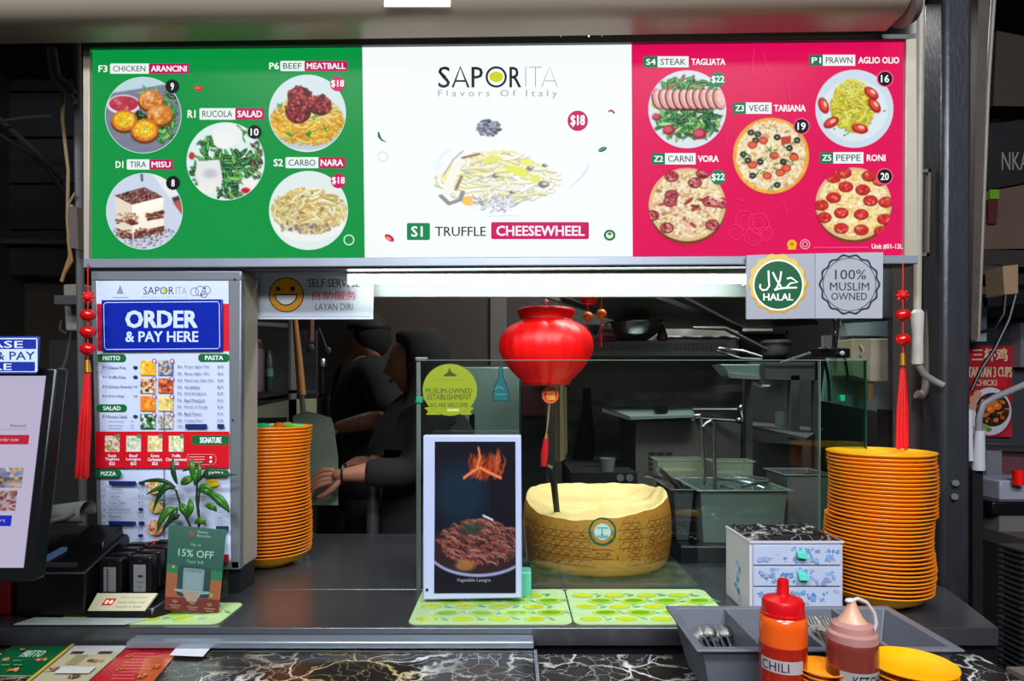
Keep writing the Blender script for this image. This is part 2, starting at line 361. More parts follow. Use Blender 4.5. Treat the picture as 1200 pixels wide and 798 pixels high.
def dish_salad():
    c = Cv(130, (222, 240, 238)); leaves(c, 120, inell(48, 62, 40, 26), GR, 9, 3); leaves(c, 40, inell(88, 50, 10, 24), GR+[(30, 30, 35), (90, 30, 40)], 6, 2.5); leaves(c, 22, inell(30, 30, 14, 12), GR, 7, 2.5); leaves(c, 8, inell(72, 12, 8, 6), GR, 7, 2)
    c.disc(52, 16, 20, 15, (236, 240, 240)); c.disc(48, 24, 14, 10, (242, 244, 243)); c.poly([(13, 50), (42, 48), (46, 72), (44, 86), (18, 88), (10, 70)], (232, 232, 234)); c.disc(30, 66, 9, 6, (150, 158, 170), al=.45, soft=.9); c.disc(26, 84, 14, 7, (240, 238, 230)); c.poly([(70, 76), (84, 70), (92, 80), (80, 88)], (245, 240, 238))
    c.disc(76, 88, 6, 4, (200, 30, 50)); c.disc(6, 43, 4, 5, (190, 60, 60)); leaves(c, 18, inell(60, 92, 18, 6), GR+[(40, 20, 40)], 7, 2.5)
    return c
def dish_meatball():
    c = Cv(130, (215, 230, 235)); c.disc(50, 62, 49, 36, (190, 205, 210)); noodles(c, 50, 60, 46, 30, 420, [(245, 205, 70), (235, 180, 40), (250, 225, 120), (225, 160, 30)], 2.2)
    for (x, y, r) in ((40, 27, 15), (38, 46, 16), (67, 38, 14)):
        c.disc(x, y+2, r+1, r*.95, (80, 15, 20))
        for _ in range(130): X, Y_ = inell(x, y, r, r*.88)(); c.disc(X, Y_, R_(1, 2.6), None, jit(random.choice([(150, 40, 45), (110, 20, 30), (190, 80, 70), (85, 15, 25)]), 18))
    for _ in range(9): x, y = random.choice([(15, 38), (60, 54), (75, 70), (25, 78), (50, 76)]); c.disc(x+R_(-3, 3), y+R_(-3, 3), R_(2, 5), R_(1, 2.5), jit((60, 150, 50), 20), R_(0, 3))
    return c
def dish_carbonara():
    c = Cv(130, (225, 238, 236)); c.disc(50, 56, 50, 34, (240, 244, 238)); noodles(c, 50, 50, 46, 28, 380, [(240, 225, 160), (232, 210, 130), (248, 240, 200), (215, 195, 130)], 2.4)
    for _ in range(40): x, y = inell(50, 50, 40, 24)(); c.disc(x, y, R_(1.5, 4), R_(1, 2.5), jit(random.choice([(200, 160, 100), (150, 100, 80), (220, 200, 150), (130, 130, 60), (215, 150, 50)]), 15), R_(0, 3), al=.7)
    for _ in range(60): x, y = inell(46, 72, 36, 7)(); c.disc(x, y, R_(.8, 2.6), None, jit(random.choice([(110, 100, 110), (160, 140, 130), (220, 210, 200)]), 15), al=.7)
    return c
def dish_steak():
    c = Cv(130, (220, 230, 238)); leaves(c, 150, inell(50, 66, 40, 20), GR+[(190, 225, 160)], 9, 3); leaves(c, 40, inell(46, 18, 32, 8), GR+[(170, 60, 60)], 7, 2.5); leaves(c, 10, inell(85, 20, 6, 8), GR, 6, 2)
    for x, y, r in ((10, 60, 6), (66, 82, 9), (26, 77, 8), (92, 34, 5)): c.disc(x, y, r, r*.8, (150, 35, 60)); c.disc(x-1, y-1, r*.7, r*.5, (215, 80, 105))
    c.disc(9, 44, 6, 5, (200, 200, 80))
    c.disc(52, 46, 42, 6, (60, 25, 25))
    for i in range(10):
        x = 12+i*8.8; c.disc(x, 37, 8.2, 14, (95, 40, 40), -.25); c.disc(x+.8, 36.5, 7.2, 13, (225, 160, 150), -.25); c.disc(x+2.2, 35, 5.2, 10.5, (245, 205, 195), -.25)
        for _ in range(14): X, Y_ = inell(x+2, 36, 5, 10)(); c.disc(X, Y_, R_(.6, 1.8), None, jit((235, 175, 170), 20), al=.6)
    return c
def pizza(kind):
    bg = (225, 25, 95) if kind != 'vege' else (230, 30, 90)
    c = Cv(130, bg); c.disc(50, 53 if kind != 'vege' else 50, 50, 46 if kind != 'vege' else 50, (120, 60, 30)); cy = 48 if kind != 'vege' else 50; ry = 47 if kind != 'vege' else 49.5
    c.disc(50, cy, 49.5, ry, (235, 165, 70) if kind == 'vege' else (225, 190, 140)); c.disc(50, cy, 44.5, ry-5, (240, 225, 185))
    for _ in range(800):
        x, y = inell(50, cy, 45, ry-4)(); c.disc(x, y, R_(.8, 3), R_(.6, 2), jit(random.choice([(250, 240, 205), (240, 215, 160), (225, 185, 120), (252, 248, 230), (200, 150, 110)] if kind != 'pep' else [(250, 235, 160), (245, 215, 110), (230, 170, 80), (252, 245, 200)]), 14), R_(0, 3), al=.85)
    if kind == 'vege':
        for x, y in ((24, 20), (80, 50), (36, 58), (30, 30), (66, 58), (26, 76), (58, 88), (14, 48), (84, 30), (74, 40), (58, 26), (33, 22), (20, 56)): c.disc(x, y, 4.4, 4, (25, 25, 35)); c.disc(x, y, 1.8, 1.5, (150, 160, 130))
        for x, y in ((40, 30), (26, 36), (54, 50), (62, 72), (26, 62), (80, 52), (70, 66), (45, 76)): c.disc(x, y, 6.2, 5, (175, 40, 35)); c.disc(x, y, 4.8, 3.6, (225, 105, 70))
        c.poly([(62, 26), (76, 24), (76, 34), (64, 36)], (190, 70, 60))
        for _ in range(30): x, y = inell(50, 50, 40, 40)(); c.line(x, y, x+R_(-7, 7), y+R_(-7, 7), 1.4, jit((60, 130, 50), 20))
        for _ in range(20): a = R_(0, 6.3); c.disc(50+46.5*math.cos(a), 50+46.5*math.sin(a), 4, 2, jit((245, 185, 70), 15), a+PI/2, al=.6)
    elif kind == 'pep':
        for x, y in ((38, 8), (70, 12), (40, 26), (62, 30), (24, 40), (72, 44), (12, 66), (34, 60), (60, 62), (34, 80), (60, 82), (90, 68), (92, 46), (8, 50), (84, 18), (24, 14), (86, 84)):
            c.disc(x, y, 9.6, 7.2, (120, 15, 20)); c.disc(x, y-.5, 8.6, 6.4, (205, 45, 45))
            for _ in range(12): X, Y_ = inell(x, y, 6.5, 4.5)(); c.disc(X, Y_, R_(.8, 2), None, jit(random.choice([(225, 80, 70), (180, 25, 30), (240, 150, 130)]), 12), al=.8)
    else:
        for x, y in ((30, 36), (70, 8), (28, 44), (24, 78), (78, 44), (82, 74), (60, 20), (95, 46), (5, 62), (30, 12)):
            c.disc(x, y, 9, 7, (110, 20, 35)); c.disc(x, y, 7.5, 5.6, (195, 95, 100))
            for _ in range(12): X, Y_ = inell(x, y, 6, 4.5)(); c.disc(X, Y_, R_(.8, 2.2), None, jit(random.choice([(150, 40, 50), (230, 160, 150), (100, 15, 30)]), 12), al=.8)
        for _ in range(26): x, y = inell(50, 48, 42, 40)(); c.disc(x, y, R_(4, 8), R_(1.5, 3), jit(random.choice([(225, 165, 150), (150, 50, 45), (240, 200, 180), (190, 110, 80)]), 14), R_(-1, 1), al=.85)
        for _ in range(40): x, y = inell(50, 60, 40, 30)(); c.line(x, y, x+R_(-3, 3), y+R_(-3, 3), 1, (100, 80, 50), .7)
    return c
def dish_prawn():
    c = Cv(130, (195, 215, 232)); c.disc(50, 50, 50, 50, (205, 222, 236)); c.disc(50, 52, 43, 40, (222, 232, 240)); noodles(c, 48, 46, 27, 32, 320, [(225, 215, 60), (240, 235, 120), (205, 190, 40), (235, 225, 90)], 2.2); noodles(c, 45, 24, 14, 12, 60, [(225, 220, 70), (235, 230, 120)], 2)
    for x, y, a in ((76, 46, .9), (72, 30, .7), (57, 76, .2), (20, 68, -.5), (10, 46, 1.2)):
        c.disc(x, y, 11, 6.5, (170, 30, 30), a); c.disc(x, y-1, 8, 4, (225, 75, 60), a); c.disc(x+2, y-2, 4, 2, (250, 190, 170), a)
    for _ in range(16): x, y = inell(50, 60, 42, 26)(); c.disc(x, y, 1.8, 1.2, jit((90, 160, 70), 20))
    return c
def dish_truffle():
    c = Cv(200, (247, 252, 252)); W = (250, 252, 250)
    for i in range(26): a = R_(0, 1); c.curve([(2+i*.2, 50+i*.3), (9, 39), (14, 33)], 3, (220, 243, 245), .08)
    noodles(c, 50, 66, 43, 22, 360, [(248, 246, 205), (244, 240, 160), (252, 250, 230), (250, 250, 240)], 3); noodles(c, 48, 48, 26, 13, 160, [(248, 244, 190), (252, 250, 225), (240, 234, 140)], 3)
    for x, y, r, rr, col, a in ((45, 44, 7, 3, (225, 225, 60), -.2), (64, 56, 9, 4, (222, 232, 40), .5), (71, 47, 5, 3.5, (235, 235, 90), 0), (77, 64, 4, 4, (225, 230, 70), 0), (14, 60, 4, 8, (240, 235, 110), .3), (28, 87, 5, 5, (245, 180, 30), -.4)):
        c.disc(x, y, r, rr, col, a)
    c.curve([(8, 82), (14, 90), (22, 86), (24, 78)], 3.4, (110, 105, 115)); c.curve([(12, 78), (17, 58), (22, 45)], 7, (248, 243, 232)); c.curve([(23, 62), (19, 75)], 2.4, (120, 80, 60)); c.curve([(24, 42), (36, 38)], 2.5, (120, 90, 60)); c.curve([(10, 60), (17, 44), (24, 35)], 1.4, (170, 150, 150))
    for _ in range(90): x, y = inell(47, 89, 18, 9)(); c.line(x, y, x+R_(-4, 4), y+R_(-4, 4), R_(.8, 2), jit(random.choice([(150, 155, 180), (200, 205, 225), (245, 245, 250), (110, 110, 130)]), 14), .8)
    for x, y, r in ((48, 61, 2.6), (73, 53, 2.6), (84, 50, 2.2), (83, 70, 4), (60, 78, 2)): c.disc(x, y, r, r*.9, (95, 75, 75)); c.disc(x+1, y-.8, r*.5, r*.4, (210, 200, 190))
    for _ in range(260): x, y = inell(43, 11, 8.5, 8.6)(); c.disc(x, y, R_(.5, 1.6), None, jit(random.choice([(40, 45, 70), (80, 90, 125), (20, 20, 35), (150, 160, 185)]), 15))
    c.a = c.a*.72+np.array((250, 253, 250))*.28
    return c
def thumb(cols, bg=(230, 225, 215), n=60, sz=16):
    c = Cv(36, bg)
    for _ in range(n): c.disc(R_(5, 95), R_(5, 95), R_(.2, 1)*sz, R_(.2, .6)*sz, jit(random.choice(cols), 20), R_(0, 3))
    return c
# ---------------------------------------------------------------- materials
steel = mat('brushed_steel', (168, 170, 171), .28, 1, var=.18, vs=6, bump=.15, bs=300)
steel_dk = mat('dull_steel', (92, 94, 95), .4, .7, var=.2, vs=8, bump=.15, bs=90)
worktop = mat('steel_worktop', (96, 98, 102), .26, .75, var=.2, vs=5, bump=.06, bs=60)
alu = mat('aluminium', (150, 160, 172), .35, .7, var=.06)
white_pl = mat('white_plastic', (205, 208, 214), .4, var=.04)
grey_pl = mat('grey_plastic', (96, 100, 108), .42, var=.08, bump=.1, bs=400)
black_pl = mat('black_plastic', (14, 14, 16), .3, var=.15)
black_mt = mat('matte_black', (13, 13, 14), .75, var=.3)
cream_pl = mat('cream_plastic', (176, 170, 150), .5, var=.06)
orange = mat('orange_melamine', (255, 152, 26), .25, var=.05, coat=.3)
yellow = mat('yellow_melamine', (252, 172, 10), .22, var=.04, coat=.3)
red_pl = mat('red_lantern_plastic', (240, 6, 8), .4, var=.08, vs=8)
red_cloth = mat('red_cord', (205, 6, 12), .6, var=.25, vs=60)
gold = mat('gold_metal', (215, 150, 50), .3, .8)
cloth_blk = mat('black_cloth', (9, 9, 10), .9, var=.35, vs=14, bump=.3, bs=60)
wood = mat('pale_wood', (165, 112, 62), .55, var=.25, vs=14, aniso=(1, 1, .1))
P_PAPER = print_mat('printed_paper'); P_LIT = print_mat('backlit_print', 1.0, .25, .03); P_SCREEN = print_mat('lit_screen_print', .95, .08, .5)
P_GLOSS = print_mat('glossy_print', 0, .15, .5)

# ---------------------------------------------------------------- the setting
def struct(name, b, m, **k):
    o = b.build(name, m, **k); o['kind'] = 'structure'; return o
struct('floor', MB().box(-4, 4, -3, 5.2, -.05, 0), mat('dark_tile_floor', (60, 56, 52), .5, var=.2))
struct('wall_back', MB().box(-2.6, 2.6, 4.2, 4.3, 0, 3.2), mat('kitchen_wall', (58, 56, 54), .6, var=.3, vs=3, bump=.6, bs=12, aniso=(1, 1, 5)), smooth=False)
struct('ceiling', MB().box(-2.6, 2.6, 1.6, 4.3, 3.0, 3.06), mat('sooty_ceiling', (26, 25, 24), .85, var=.3))
struct('wall_left', MB().box(-2.6, -2.5, 1.6, 4.2, 0, 3.0), black_mt)
struct('wall_right', MB().box(2.9, 3.0, 1.6, 4.3, 0, 3.2), mat('far_wall', (34, 34, 37), .8, var=.3))
struct('wall_partition', MB().hexa([(1.09, 1.64, 0), (1.12, 1.64, 0), (1.64, 2.7, 0), (1.60, 2.7, 0)], [(1.09, 1.64, 3), (1.12, 1.64, 3), (1.64, 2.7, 3), (1.60, 2.7, 3)]).box(1.60, 1.64, 2.7, 4.2, 0, 3.0), mat('partition', (34, 34, 34), .7, var=.3))
brown = mat('brown_wall_panel', (54, 46, 41), .7, var=.25, vs=4)
# brown wall behind the staff with a doorway edge
t = thing('wall_panel', 'dull brown boarded wall panel behind the headscarfed worker', 'panel', P(540, 460, 3.6))
MB().box(-.86, .02, 3.6, 3.64, 0, 2.6).build('board', brown, t, smooth=False)
MB().box(-.88, -.85, 3.56, 3.66, 0, 2.6).build('edge_strip', mat('edge_strip', (84, 82, 80), .6), t)
MB().box(-.12, -.03, 3.57, 3.6, 0, 2.6).build('edge_strip', mat('edge_strip', (84, 82, 80), .6), t)

# ---------------------------------------------------------------- shutter housing above the sign
sh = thing('shutter_housing', 'beige rounded roller shutter housing running above the lit menu', 'shutter', P(500, 40, 1.42))
b = MB(); prof = []
for a in range(0, 100, 12): prof.append((1.28+.05-.05*math.cos(math.radians(a)), -.05*math.sin(math.radians(a))))
zb = P(0, 51, 1.37).z+.05
ring = [(y, zb+dz) for y, dz in prof]+[(1.385, zb-.05), (1.385, zb+.5), (1.28, zb+.5)]
def yz_prism(b, ring, xa, xb, slope=0):
    A = [(xa, y, z) for y, z in ring]; B = [(xb, y, z+slope) for y, z in ring]; va, vb = b._v(A), b._v(B); n = len(va)
    b.bm.faces.new(va); b.bm.faces.new(list(reversed(vb)))
    for i in range(n): b.bm.faces.new((va[i], vb[i], vb[(i+1) % n], va[(i+1) % n]))
    return b
yz_prism(b, ring, -1.6, S(456, 1.33), .035).build('curtain_box', mat('beige_shutter', (152, 138, 124), .35, .2, var=.06, vs=3), sh)
MB().box(-1.6, S(458, 1.3), 1.277, 1.285, zb+.012, zb+.018).build('seam', mat('beige_seam', (96, 90, 84), .5), sh)
b = MB(); b.cyl((S(452, 1.33), 1.332, zb+.012), (S(460, 1.33), 1.332, zb+.02), .05, n=24); b.build('end_cap', mat('grey_cap', (110, 104, 98), .4, .3), sh)
MB().front([(450, -4), (528, -4), (528, 8), (450, 8)], 1.276, 1.279).build('light_sticker', mat('pale_tag', (228, 226, 220), .5), sh)

# ---------------------------------------------------------------- lit menu sign
YS = 1.42
sg = thing('lit_menu_sign', 'wide backlit menu sign in green, white and pink panels', 'sign', P(583, 313, YS))
MB().front([(98, 48), (1074, 40), (1074, 306), (100, 312)], YS+.012, YS+.11).build('light_box', alu, sg)
fr_m = mat('sign_frame', (150, 158, 170), .35, .5, var=.08)
MB().front([(97, 60), (105, 58), (104, 306), (98, 308)], YS-.01, YS+.03).build('frame_side', mat('sign_frame_cream', (176, 166, 150), .4, .3), sg, bev=.001)
MB().front([(1062, 46), (1074, 44), (1076, 300), (1060, 302)], YS-.01, YS+.03).build('frame_side', mat('sign_frame_cream', (176, 166, 150), .4, .3), sg, bev=.001)
MB().front([(97, 303), (1076, 299), (1076, 309), (97, 314)], YS-.012, YS+.03).build('frame_bottom', fr_m, sg, bev=.002)
MB().front([(100, 313), (1070, 308), (1070, 311), (100, 317)], YS-.004, YS+.03).build('lower_lip', mat('sign_lip', (70, 74, 80), .4, .5), sg)
MB().front([(97, 50), (1074, 39), (1074, 46), (97, 56)], YS-.01, YS+.03).build('frame_top', steel_dk, sg, bev=.002)
def panel(name, pts, col, fill):
    o = MB().front(pts, YS, YS+.008).build(name, mat(name+'_acrylic', col, .3, var=.0), sg, smooth=False)
    p = Print(flatY(YS), FRONT); p.poly([pts[3], pts[2], pts[1], pts[0]], col); fill(p)
    p.build('printed_graphics', P_LIT, o); return o
INK = (45, 50, 55); PINKC = (205, 15, 95); PLUM = (190, 20, 90)
def title(p, code, cb, a, ab, bt, bb, y0, y1, style):
    h = y1-y0
    if style == 'g':
        p.text(code, cb[0], y0+h*.18, cb[1], y1-h*.18, (250, 255, 250), .035)
        p.rect(ab[0], y0, bb[0]+1, y1, (232, 246, 240), 1.5); p.rect(bb[0], y0, bb[1], y1, PLUM, 1.5)
        p.text(bt, bb[0]+2.5, y0+h*.22, bb[1]-2.5, y1-h*.22, (255, 245, 250), .04)
    else:
        p.rect(cb[0], y0, cb[1]+2, y1, (20, 120, 85), 1.5); p.text(code, cb[0]+3, y0+h*.24, cb[1]-2, y1-h*.24, (250, 255, 250), .035)
        p.rect(ab[0], y0, ab[1], y1, (238, 244, 246)); p.text(bt, bb[0], y0+h*.22, bb[1], y1-h*.22, (255, 250, 252), .04)
    p.text(a, ab[0]+3.5, y0+h*.22, ab[1]-3.5, y1-h*.22, (60, 72, 78), .01)
def price(p, st, cx, cy, r, col, ring=None):
    if ring: p.disc(cx, cy, r+1.4, None, ring)
    p.disc(cx, cy, r, None, col); q = r*(.36*len(st) if len(st) > 1 else .3)
    p.text(st, cx-q*.8, cy-r*.5, cx+q*.8, cy+r*.5, (255, 255, 255), .03)
BLK = (18, 22, 26)
def dish(p, cx, cy, r, cv, rim=None):
    if rim: p.disc(cx, cy, r+.8, None, rim, 60)
    p.pic_disc(cx, cy, r, cv)
def green(p):
    title(p, 'F3', (115.5, 126), 'CHICKEN', (129, 174), 'ARANCINI', (174.5, 221.5), 74.5, 86.5, 'g')
    title(p, 'P6', (315.6, 327), 'BEEF', (328.5, 357), 'MEATBALL', (357, 407.5), 71.5, 83.5, 'g')
    title(p, 'R1', (220, 229.5), 'RUCOLA', (234, 276), 'SALAD', (276, 310), 127, 140.5, 'g')
    title(p, 'D1', (136, 145), 'TIRA', (149, 175.5), 'MISU', (175.5, 203), 187, 199, 'g')
    title(p, 'S2', (321, 332), 'CARBO', (335, 373.5), 'NARA', (373.5, 405), 184.5, 197.5, 'g')
    for cx, cy, r, f in ((168.5, 135.4, 44, dish_arancini), (360.6, 133.4, 44.5, dish_meatball), (265, 189.5, 45, dish_salad), (170, 248, 44, dish_tiramisu), (362, 247, 45.5, dish_carbonara)): dish(p, cx, cy, r, f(), (200, 235, 225))
    price(p, '9', 202.7, 102, 8.2, BLK); price(p, '$18', 396, 99, 8.8, PINKC); price(p, '10', 299, 155.4, 8.2, BLK); price(p, '8', 203.7, 215, 8.2, BLK); price(p, '$18', 397, 212.5, 8.8, PINKC)
    p.ring(409.4, 281.6, 6.4, 1.4, (210, 240, 225)); p.disc(233.5, 104.5, 5.5, 3.4, (195, 55, 50), 12, .2); p.disc(232.5, 104, 2.6, 1.4, (235, 110, 90), 10)
def white(p):
    for a, x, y, rr in (('SAP', 513, 102, 0),): pass
    p.disc(581.5, 90, 8.3, 6.2, (205, 215, 20)); 
    p.text('S', 513.5, 78, 527.5, 103, BLK, .012); p.line([(530.5, 102.5), (539.5, 78.5), (549, 102.5)], 2.6, BLK); p.line([(534, 95), (546, 95)], 2.2, BLK); p.text('P', 552.5, 78.5, 566, 102.5, BLK, .012)
    p.ring(581.5, 90.3, 12.5, 2.6, BLK); p.text('R', 597, 78.5, 611, 102.5, BLK, .012)
    g = (150, 156, 160); p.line([(616, 78.5), (616, 102)], .9, g); p.line([(620, 79), (635, 79)], .9, g); p.line([(627.5, 79), (627.5, 102)], .9, g); p.line([(635, 102), (644, 78), (653, 102)], .9, g); p.line([(639, 95), (650, 95)], .8, g)
    p.text('F l a v o r s   O f   I t a l y', 513.5, 105.5, 653, 115.5, (158, 164, 168), -.004)
    p.pic(504, 138, 664, 250, dish_truffle(), 190, 150)
    p.line([(572+4*i, 253.5-.5*math.sin(i*.3)) for i in range(10)], .8, (215, 222, 228))
    for i in range(10):
        pass
    p.line([(660+30*math.sin(a*.13), 228-26*(1-math.cos(a*.15)) if 0 else 226-3.2*a+.02*a*a) for a in range(1, 14)], lambda t: 2.4*math.sin(PI*t), (208, 238, 240))
    p.disc(677, 141.8, 12, None, PINKC); p.text('$18', 668.5, 135.3, 685.5, 148.5, (255, 255, 255), .04)
    p.line([(443.5, 155), (444.5, 160), (447, 164), (453, 167)], lambda t: 3*math.sin(PI*min(1, t+.15))+.6, (20, 130, 70)); p.ring(448.7, 183.8, 6, 1, (215, 218, 222))
    p.disc(706, 175.3, 5.4, 2.6, (20, 120, 60), 14, -.4); p.line([(702, 177), (710, 173)], .6, (160, 210, 170))
    p.line([(713, 131), (716.5, 129.6), (720, 133)], 2.4, (170, 50, 60)); p.disc(456.5, 279, 6.4, 3.4, (200, 40, 60), 14, .6); p.disc(455.5, 279.6, 3.6, 1.6, (240, 150, 140), 12, .6)
    p.disc(714.3, 275.8, 6.8, 6.4, (15, 110, 60)); p.disc(714.3, 275.8, 4.4, 4, (225, 240, 225)); p.disc(714.3, 274.2, 2.2, 1.6, (20, 140, 70))
    p.rect(477, 261.5, 504, 281.5, (10, 135, 80), 2); p.text('S1', 482, 265.5, 495.5, 277.5, (255, 255, 255), .03); p.text('TRUFFLE', 510, 266, 569.5, 277, (40, 44, 48), .014)
    p.rect(575.6, 260.5, 690, 280.5, PINKC, 2); p.text('CHEESEWHEEL', 581.5, 265, 685, 276.5, (255, 240, 250), .04)
def pink(p):
    title(p, 'S4', (754, 770.5), 'STEAK', (770.5, 807), 'TAGLIATA', (0, 0), 66, 79, 'n') if 0 else None
    for code, cb, a, ab, bt, bb, y0, y1 in (('S4', (754, 770.5), 'STEAK', (770.5, 807), 'TAGLIATA', (810, 850), 66, 79), ('P1', (948, 964), 'PRAWN', (964, 1002), 'AGLIO OLIO', (1005.6, 1053.6), 64.3, 77.3), ('Z3', (858.5, 873.7), 'VEGE', (873.7, 904), 'TARIANA', (906.5, 944), 120.3, 133.7), ('Z2', (763, 779), 'CARNI', (779, 815), 'VORA', (817.5, 842), 179.7, 193), ('Z5', (960, 975.8), 'PEPPE', (975.8, 1011.3), 'RONI', (1015, 1037), 178.7, 192)):
        title(p, code, cb, a, ab, bt, bb, y0, y1, 'n')
    for cx, cy, r, f in ((805, 128.6, 45, dish_steak), (1000.5, 128, 45, dish_prawn), (903, 183, 45, lambda: pizza('vege')), (805, 242, 45.5, lambda: pizza('car')), (999.5, 241, 45, lambda: pizza('pep'))): dish(p, cx, cy, r, f(), (232, 190, 210) if f in (dish_steak, dish_prawn) else None)
    price(p, '$22', 840.9, 94, 8.8, (15, 135, 95)); price(p, '16', 1036.3, 93, 8.4, BLK, (240, 90, 140)); price(p, '19', 938.6, 148.6, 8.4, BLK, (240, 90, 140)); price(p, '$22', 841, 208.4, 8.8, (15, 135, 95)); price(p, '20', 1035.7, 207.4, 8.4, BLK, (240, 90, 140))
    lp = (238, 60, 125)
    for cx, cy, r in ((872, 258, 11), (888, 262, 12), (862, 272, 9), (882, 278, 10), (897, 274, 8)): p.ring(cx, cy, r, .6, lp, rf=lambda k: 1+.06*math.sin(k)); p.ring(cx, cy, r*.55, .4, lp)
    for pts in ([(883, 58), (880, 92)], [(893, 62), (902, 88)], [(852, 158), (850, 168), (858, 176), (862, 160)], [(862, 233), (872, 236)], [(917, 236), (922, 250)], [(921, 96), (925, 118)]): p.line(pts, .6, lp)
    p.disc(927, 287, 5.6, None, (240, 190, 40)); p.rect(922.5, 290.5, 931.5, 293, (240, 190, 40)); p.disc(927, 286.5, 2.4, 2, (200, 140, 20)); p.ring(942.3, 286.8, 5.8, .8, (240, 200, 200)); p.ring(942.3, 286.8, 3.2, .8, (240, 200, 200)); p.line([(952, 290.5), (1016, 290.3)], .7, (235, 110, 160))
    p.text('Unit #01-13L', 1020, 286.4, 1056.5, 292.6, (255, 235, 240), .03)
panel('green_panel', [(105, 57), (424.5, 53), (427.5, 302), (103, 303)], (8, 148, 66), green)
panel('white_panel', [(424.5, 53), (740, 50), (741.5, 301), (427.5, 302)], (247, 252, 252), white)
panel('pink_panel', [(740, 50), (1062, 46), (1060, 300), (741.5, 301)], (226, 12, 88), pink)

# ---------------------------------------------------------------- tube lamp under the sign
tl = thing('tube_lamp', 'long bright fluorescent tube lamp under the lit menu sign', 'lamp', P(640, 322, 1.5))
MB().box(S(-193, 1.48), S(274, 1.48), 1.455, 1.53, P(0, 323, 1.48).z, P(0, 316, 1.48).z).build('lamp_housing', mat('lamp_housing', (150, 150, 138), .5), tl, bev=.003)
MB().box(S(-192, 1.485), S(274, 1.485), 1.472, 1.498, P(0, 332, 1.485).z, P(0, 323.3, 1.485).z).build('tube', mat('glowing_tube', (244, 255, 252), .4, emit=12), tl, bev=.008, bseg=4)
for x in (-194, 274): MB().box(S(x, 1.48), S(x+3, 1.48), 1.465, 1.505, P(0, 334, 1.485).z, P(0, 316, 1.485).z).build('end_holder', white_pl, tl)
t = thing('fascia_board', 'pale green-white fascia board behind the tube lamp', 'board', P(650, 347, 1.56))
MB().front([(300, 316), (1030, 316), (1030, 347.5), (300, 347.5)], 1.56, 1.575).build('board', mat('fascia_white', (196, 208, 205), .5, var=.04), t)

# ---------------------------------------------------------------- small signs under the menu
def board_sign(name, label, pts, Y, col, draw, m=P_PAPER, th=.006, cat='sign'):
    t = thing(name, label, cat, P(pts[3][0], pts[3][1], Y))
    o = MB().front(pts, Y, Y+th).build('board', mat(name+'_board', col, .45, var=.02), t, smooth=False)
    p = Print(flatY(Y), FRONT); draw(p); p.build('printed_graphics', m, o); return t
def d_self(p):
    k = (28, 30, 34); p.ring(335.5, 345.5, 20.6, 1.6, k, 44); p.disc(335.5, 345.5, 19.4, None, (235, 165, 20), 44)
    p.disc(326, 338.5, 2.8, None, (70, 35, 20)); p.disc(343, 338.5, 2.8, None, (70, 35, 20))
    p.poly([(321, 344.5), (349, 344.5), (347, 352), (341, 357), (335, 358.5), (329, 357), (323.5, 352)][::-1], k)
    p.poly([(322.6, 346), (347.4, 346), (345.6, 351.3), (340.3, 355.7), (335, 357), (329.7, 355.7), (324.6, 351.3)][::-1], (235, 238, 240))
    p.text('SELF SERVICE', 361, 327, 421.5, 336.5, (35, 45, 60), .006); p.text('自助服务', 366, 341, 418, 351.5, (215, 70, 95), .01); p.text('LAYAN DIRI', 369.5, 355.5, 413.5, 363.5, (80, 92, 105), -.004)
    for q in ([(304.5, 321.5), (434, 321.5), (434, 371), (304.5, 371), (304.5, 321.5)],): p.line(q, .6, (120, 130, 140))
board_sign('self_service_sign', 'white self service sign with a yellow laughing smiley', [(299, 319), (438, 318), (437, 374), (299, 374)], 1.535, (196, 204, 214), d_self)
def badge(p, cx, cy, R, cols, n=14, bump=.035):
    p.disc(cx, cy, R, None, cols[0], 112, rf=lambda k: 1+bump*math.cos(k*2*PI*n/112)); return p
def d_halal(p):
    badge(p, 912, 333.3, 34.2, [(178, 142, 62)]); badge(p, 911, 331, 33, [(205, 178, 95)]); p.disc(912, 334, 29.8, None, (226, 230, 226), 48); p.disc(912, 334, 28, None, (14, 84, 46), 48)
    wh = (238, 242, 240)
    L = lambda q, w=2.1: p.line(q, w, wh)
    L([(900.5, 317), (901, 330), (901.5, 335), (898.5, 339.5), (893.5, 340), (890.5, 337), (891, 333)])
    L([(905.5, 319), (910, 328), (915.5, 336.5)]); L([(915.5, 318), (914, 328), (910.5, 337), (907.5, 340)]); L([(907.5, 340), (912, 338.5), (918, 337.5), (934, 337)])
    L([(922, 326.5), (927, 325.5), (934.5, 330.5), (926, 332), (921.5, 337)])
    p.text('HALAL', 894.3, 344, 929.5, 352, wh, .035)
board_sign('halal_sign', 'square white sign with a dark green and gold halal badge', [(875, 299), (955, 297), (955, 373), (875, 374)], 1.395, (152, 154, 163), d_halal)
def d_musl(p):
    badge(p, 995.5, 333.4, 35, [(38, 46, 46)]); badge(p, 995.5, 333.4, 32.6, [(156, 158, 166)]); p.ring(995.5, 333.4, 31.4, 1, (60, 66, 66), 48)
    k = (38, 48, 48); p.text('100%', 978.5, 316, 1015, 327.5, k, .004); p.text('MUSLIM', 972.5, 331, 1018.5, 340.5, k, .004); p.text('OWNED', 974, 343, 1016, 351.5, k, .004)
board_sign('muslim_owned_sign', 'square white sign with a round scalloped 100% Muslim owned badge', [(955.5, 297), (1035, 295.5), (1034, 373), (955.5, 373)], 1.395, (158, 160, 169), d_musl)
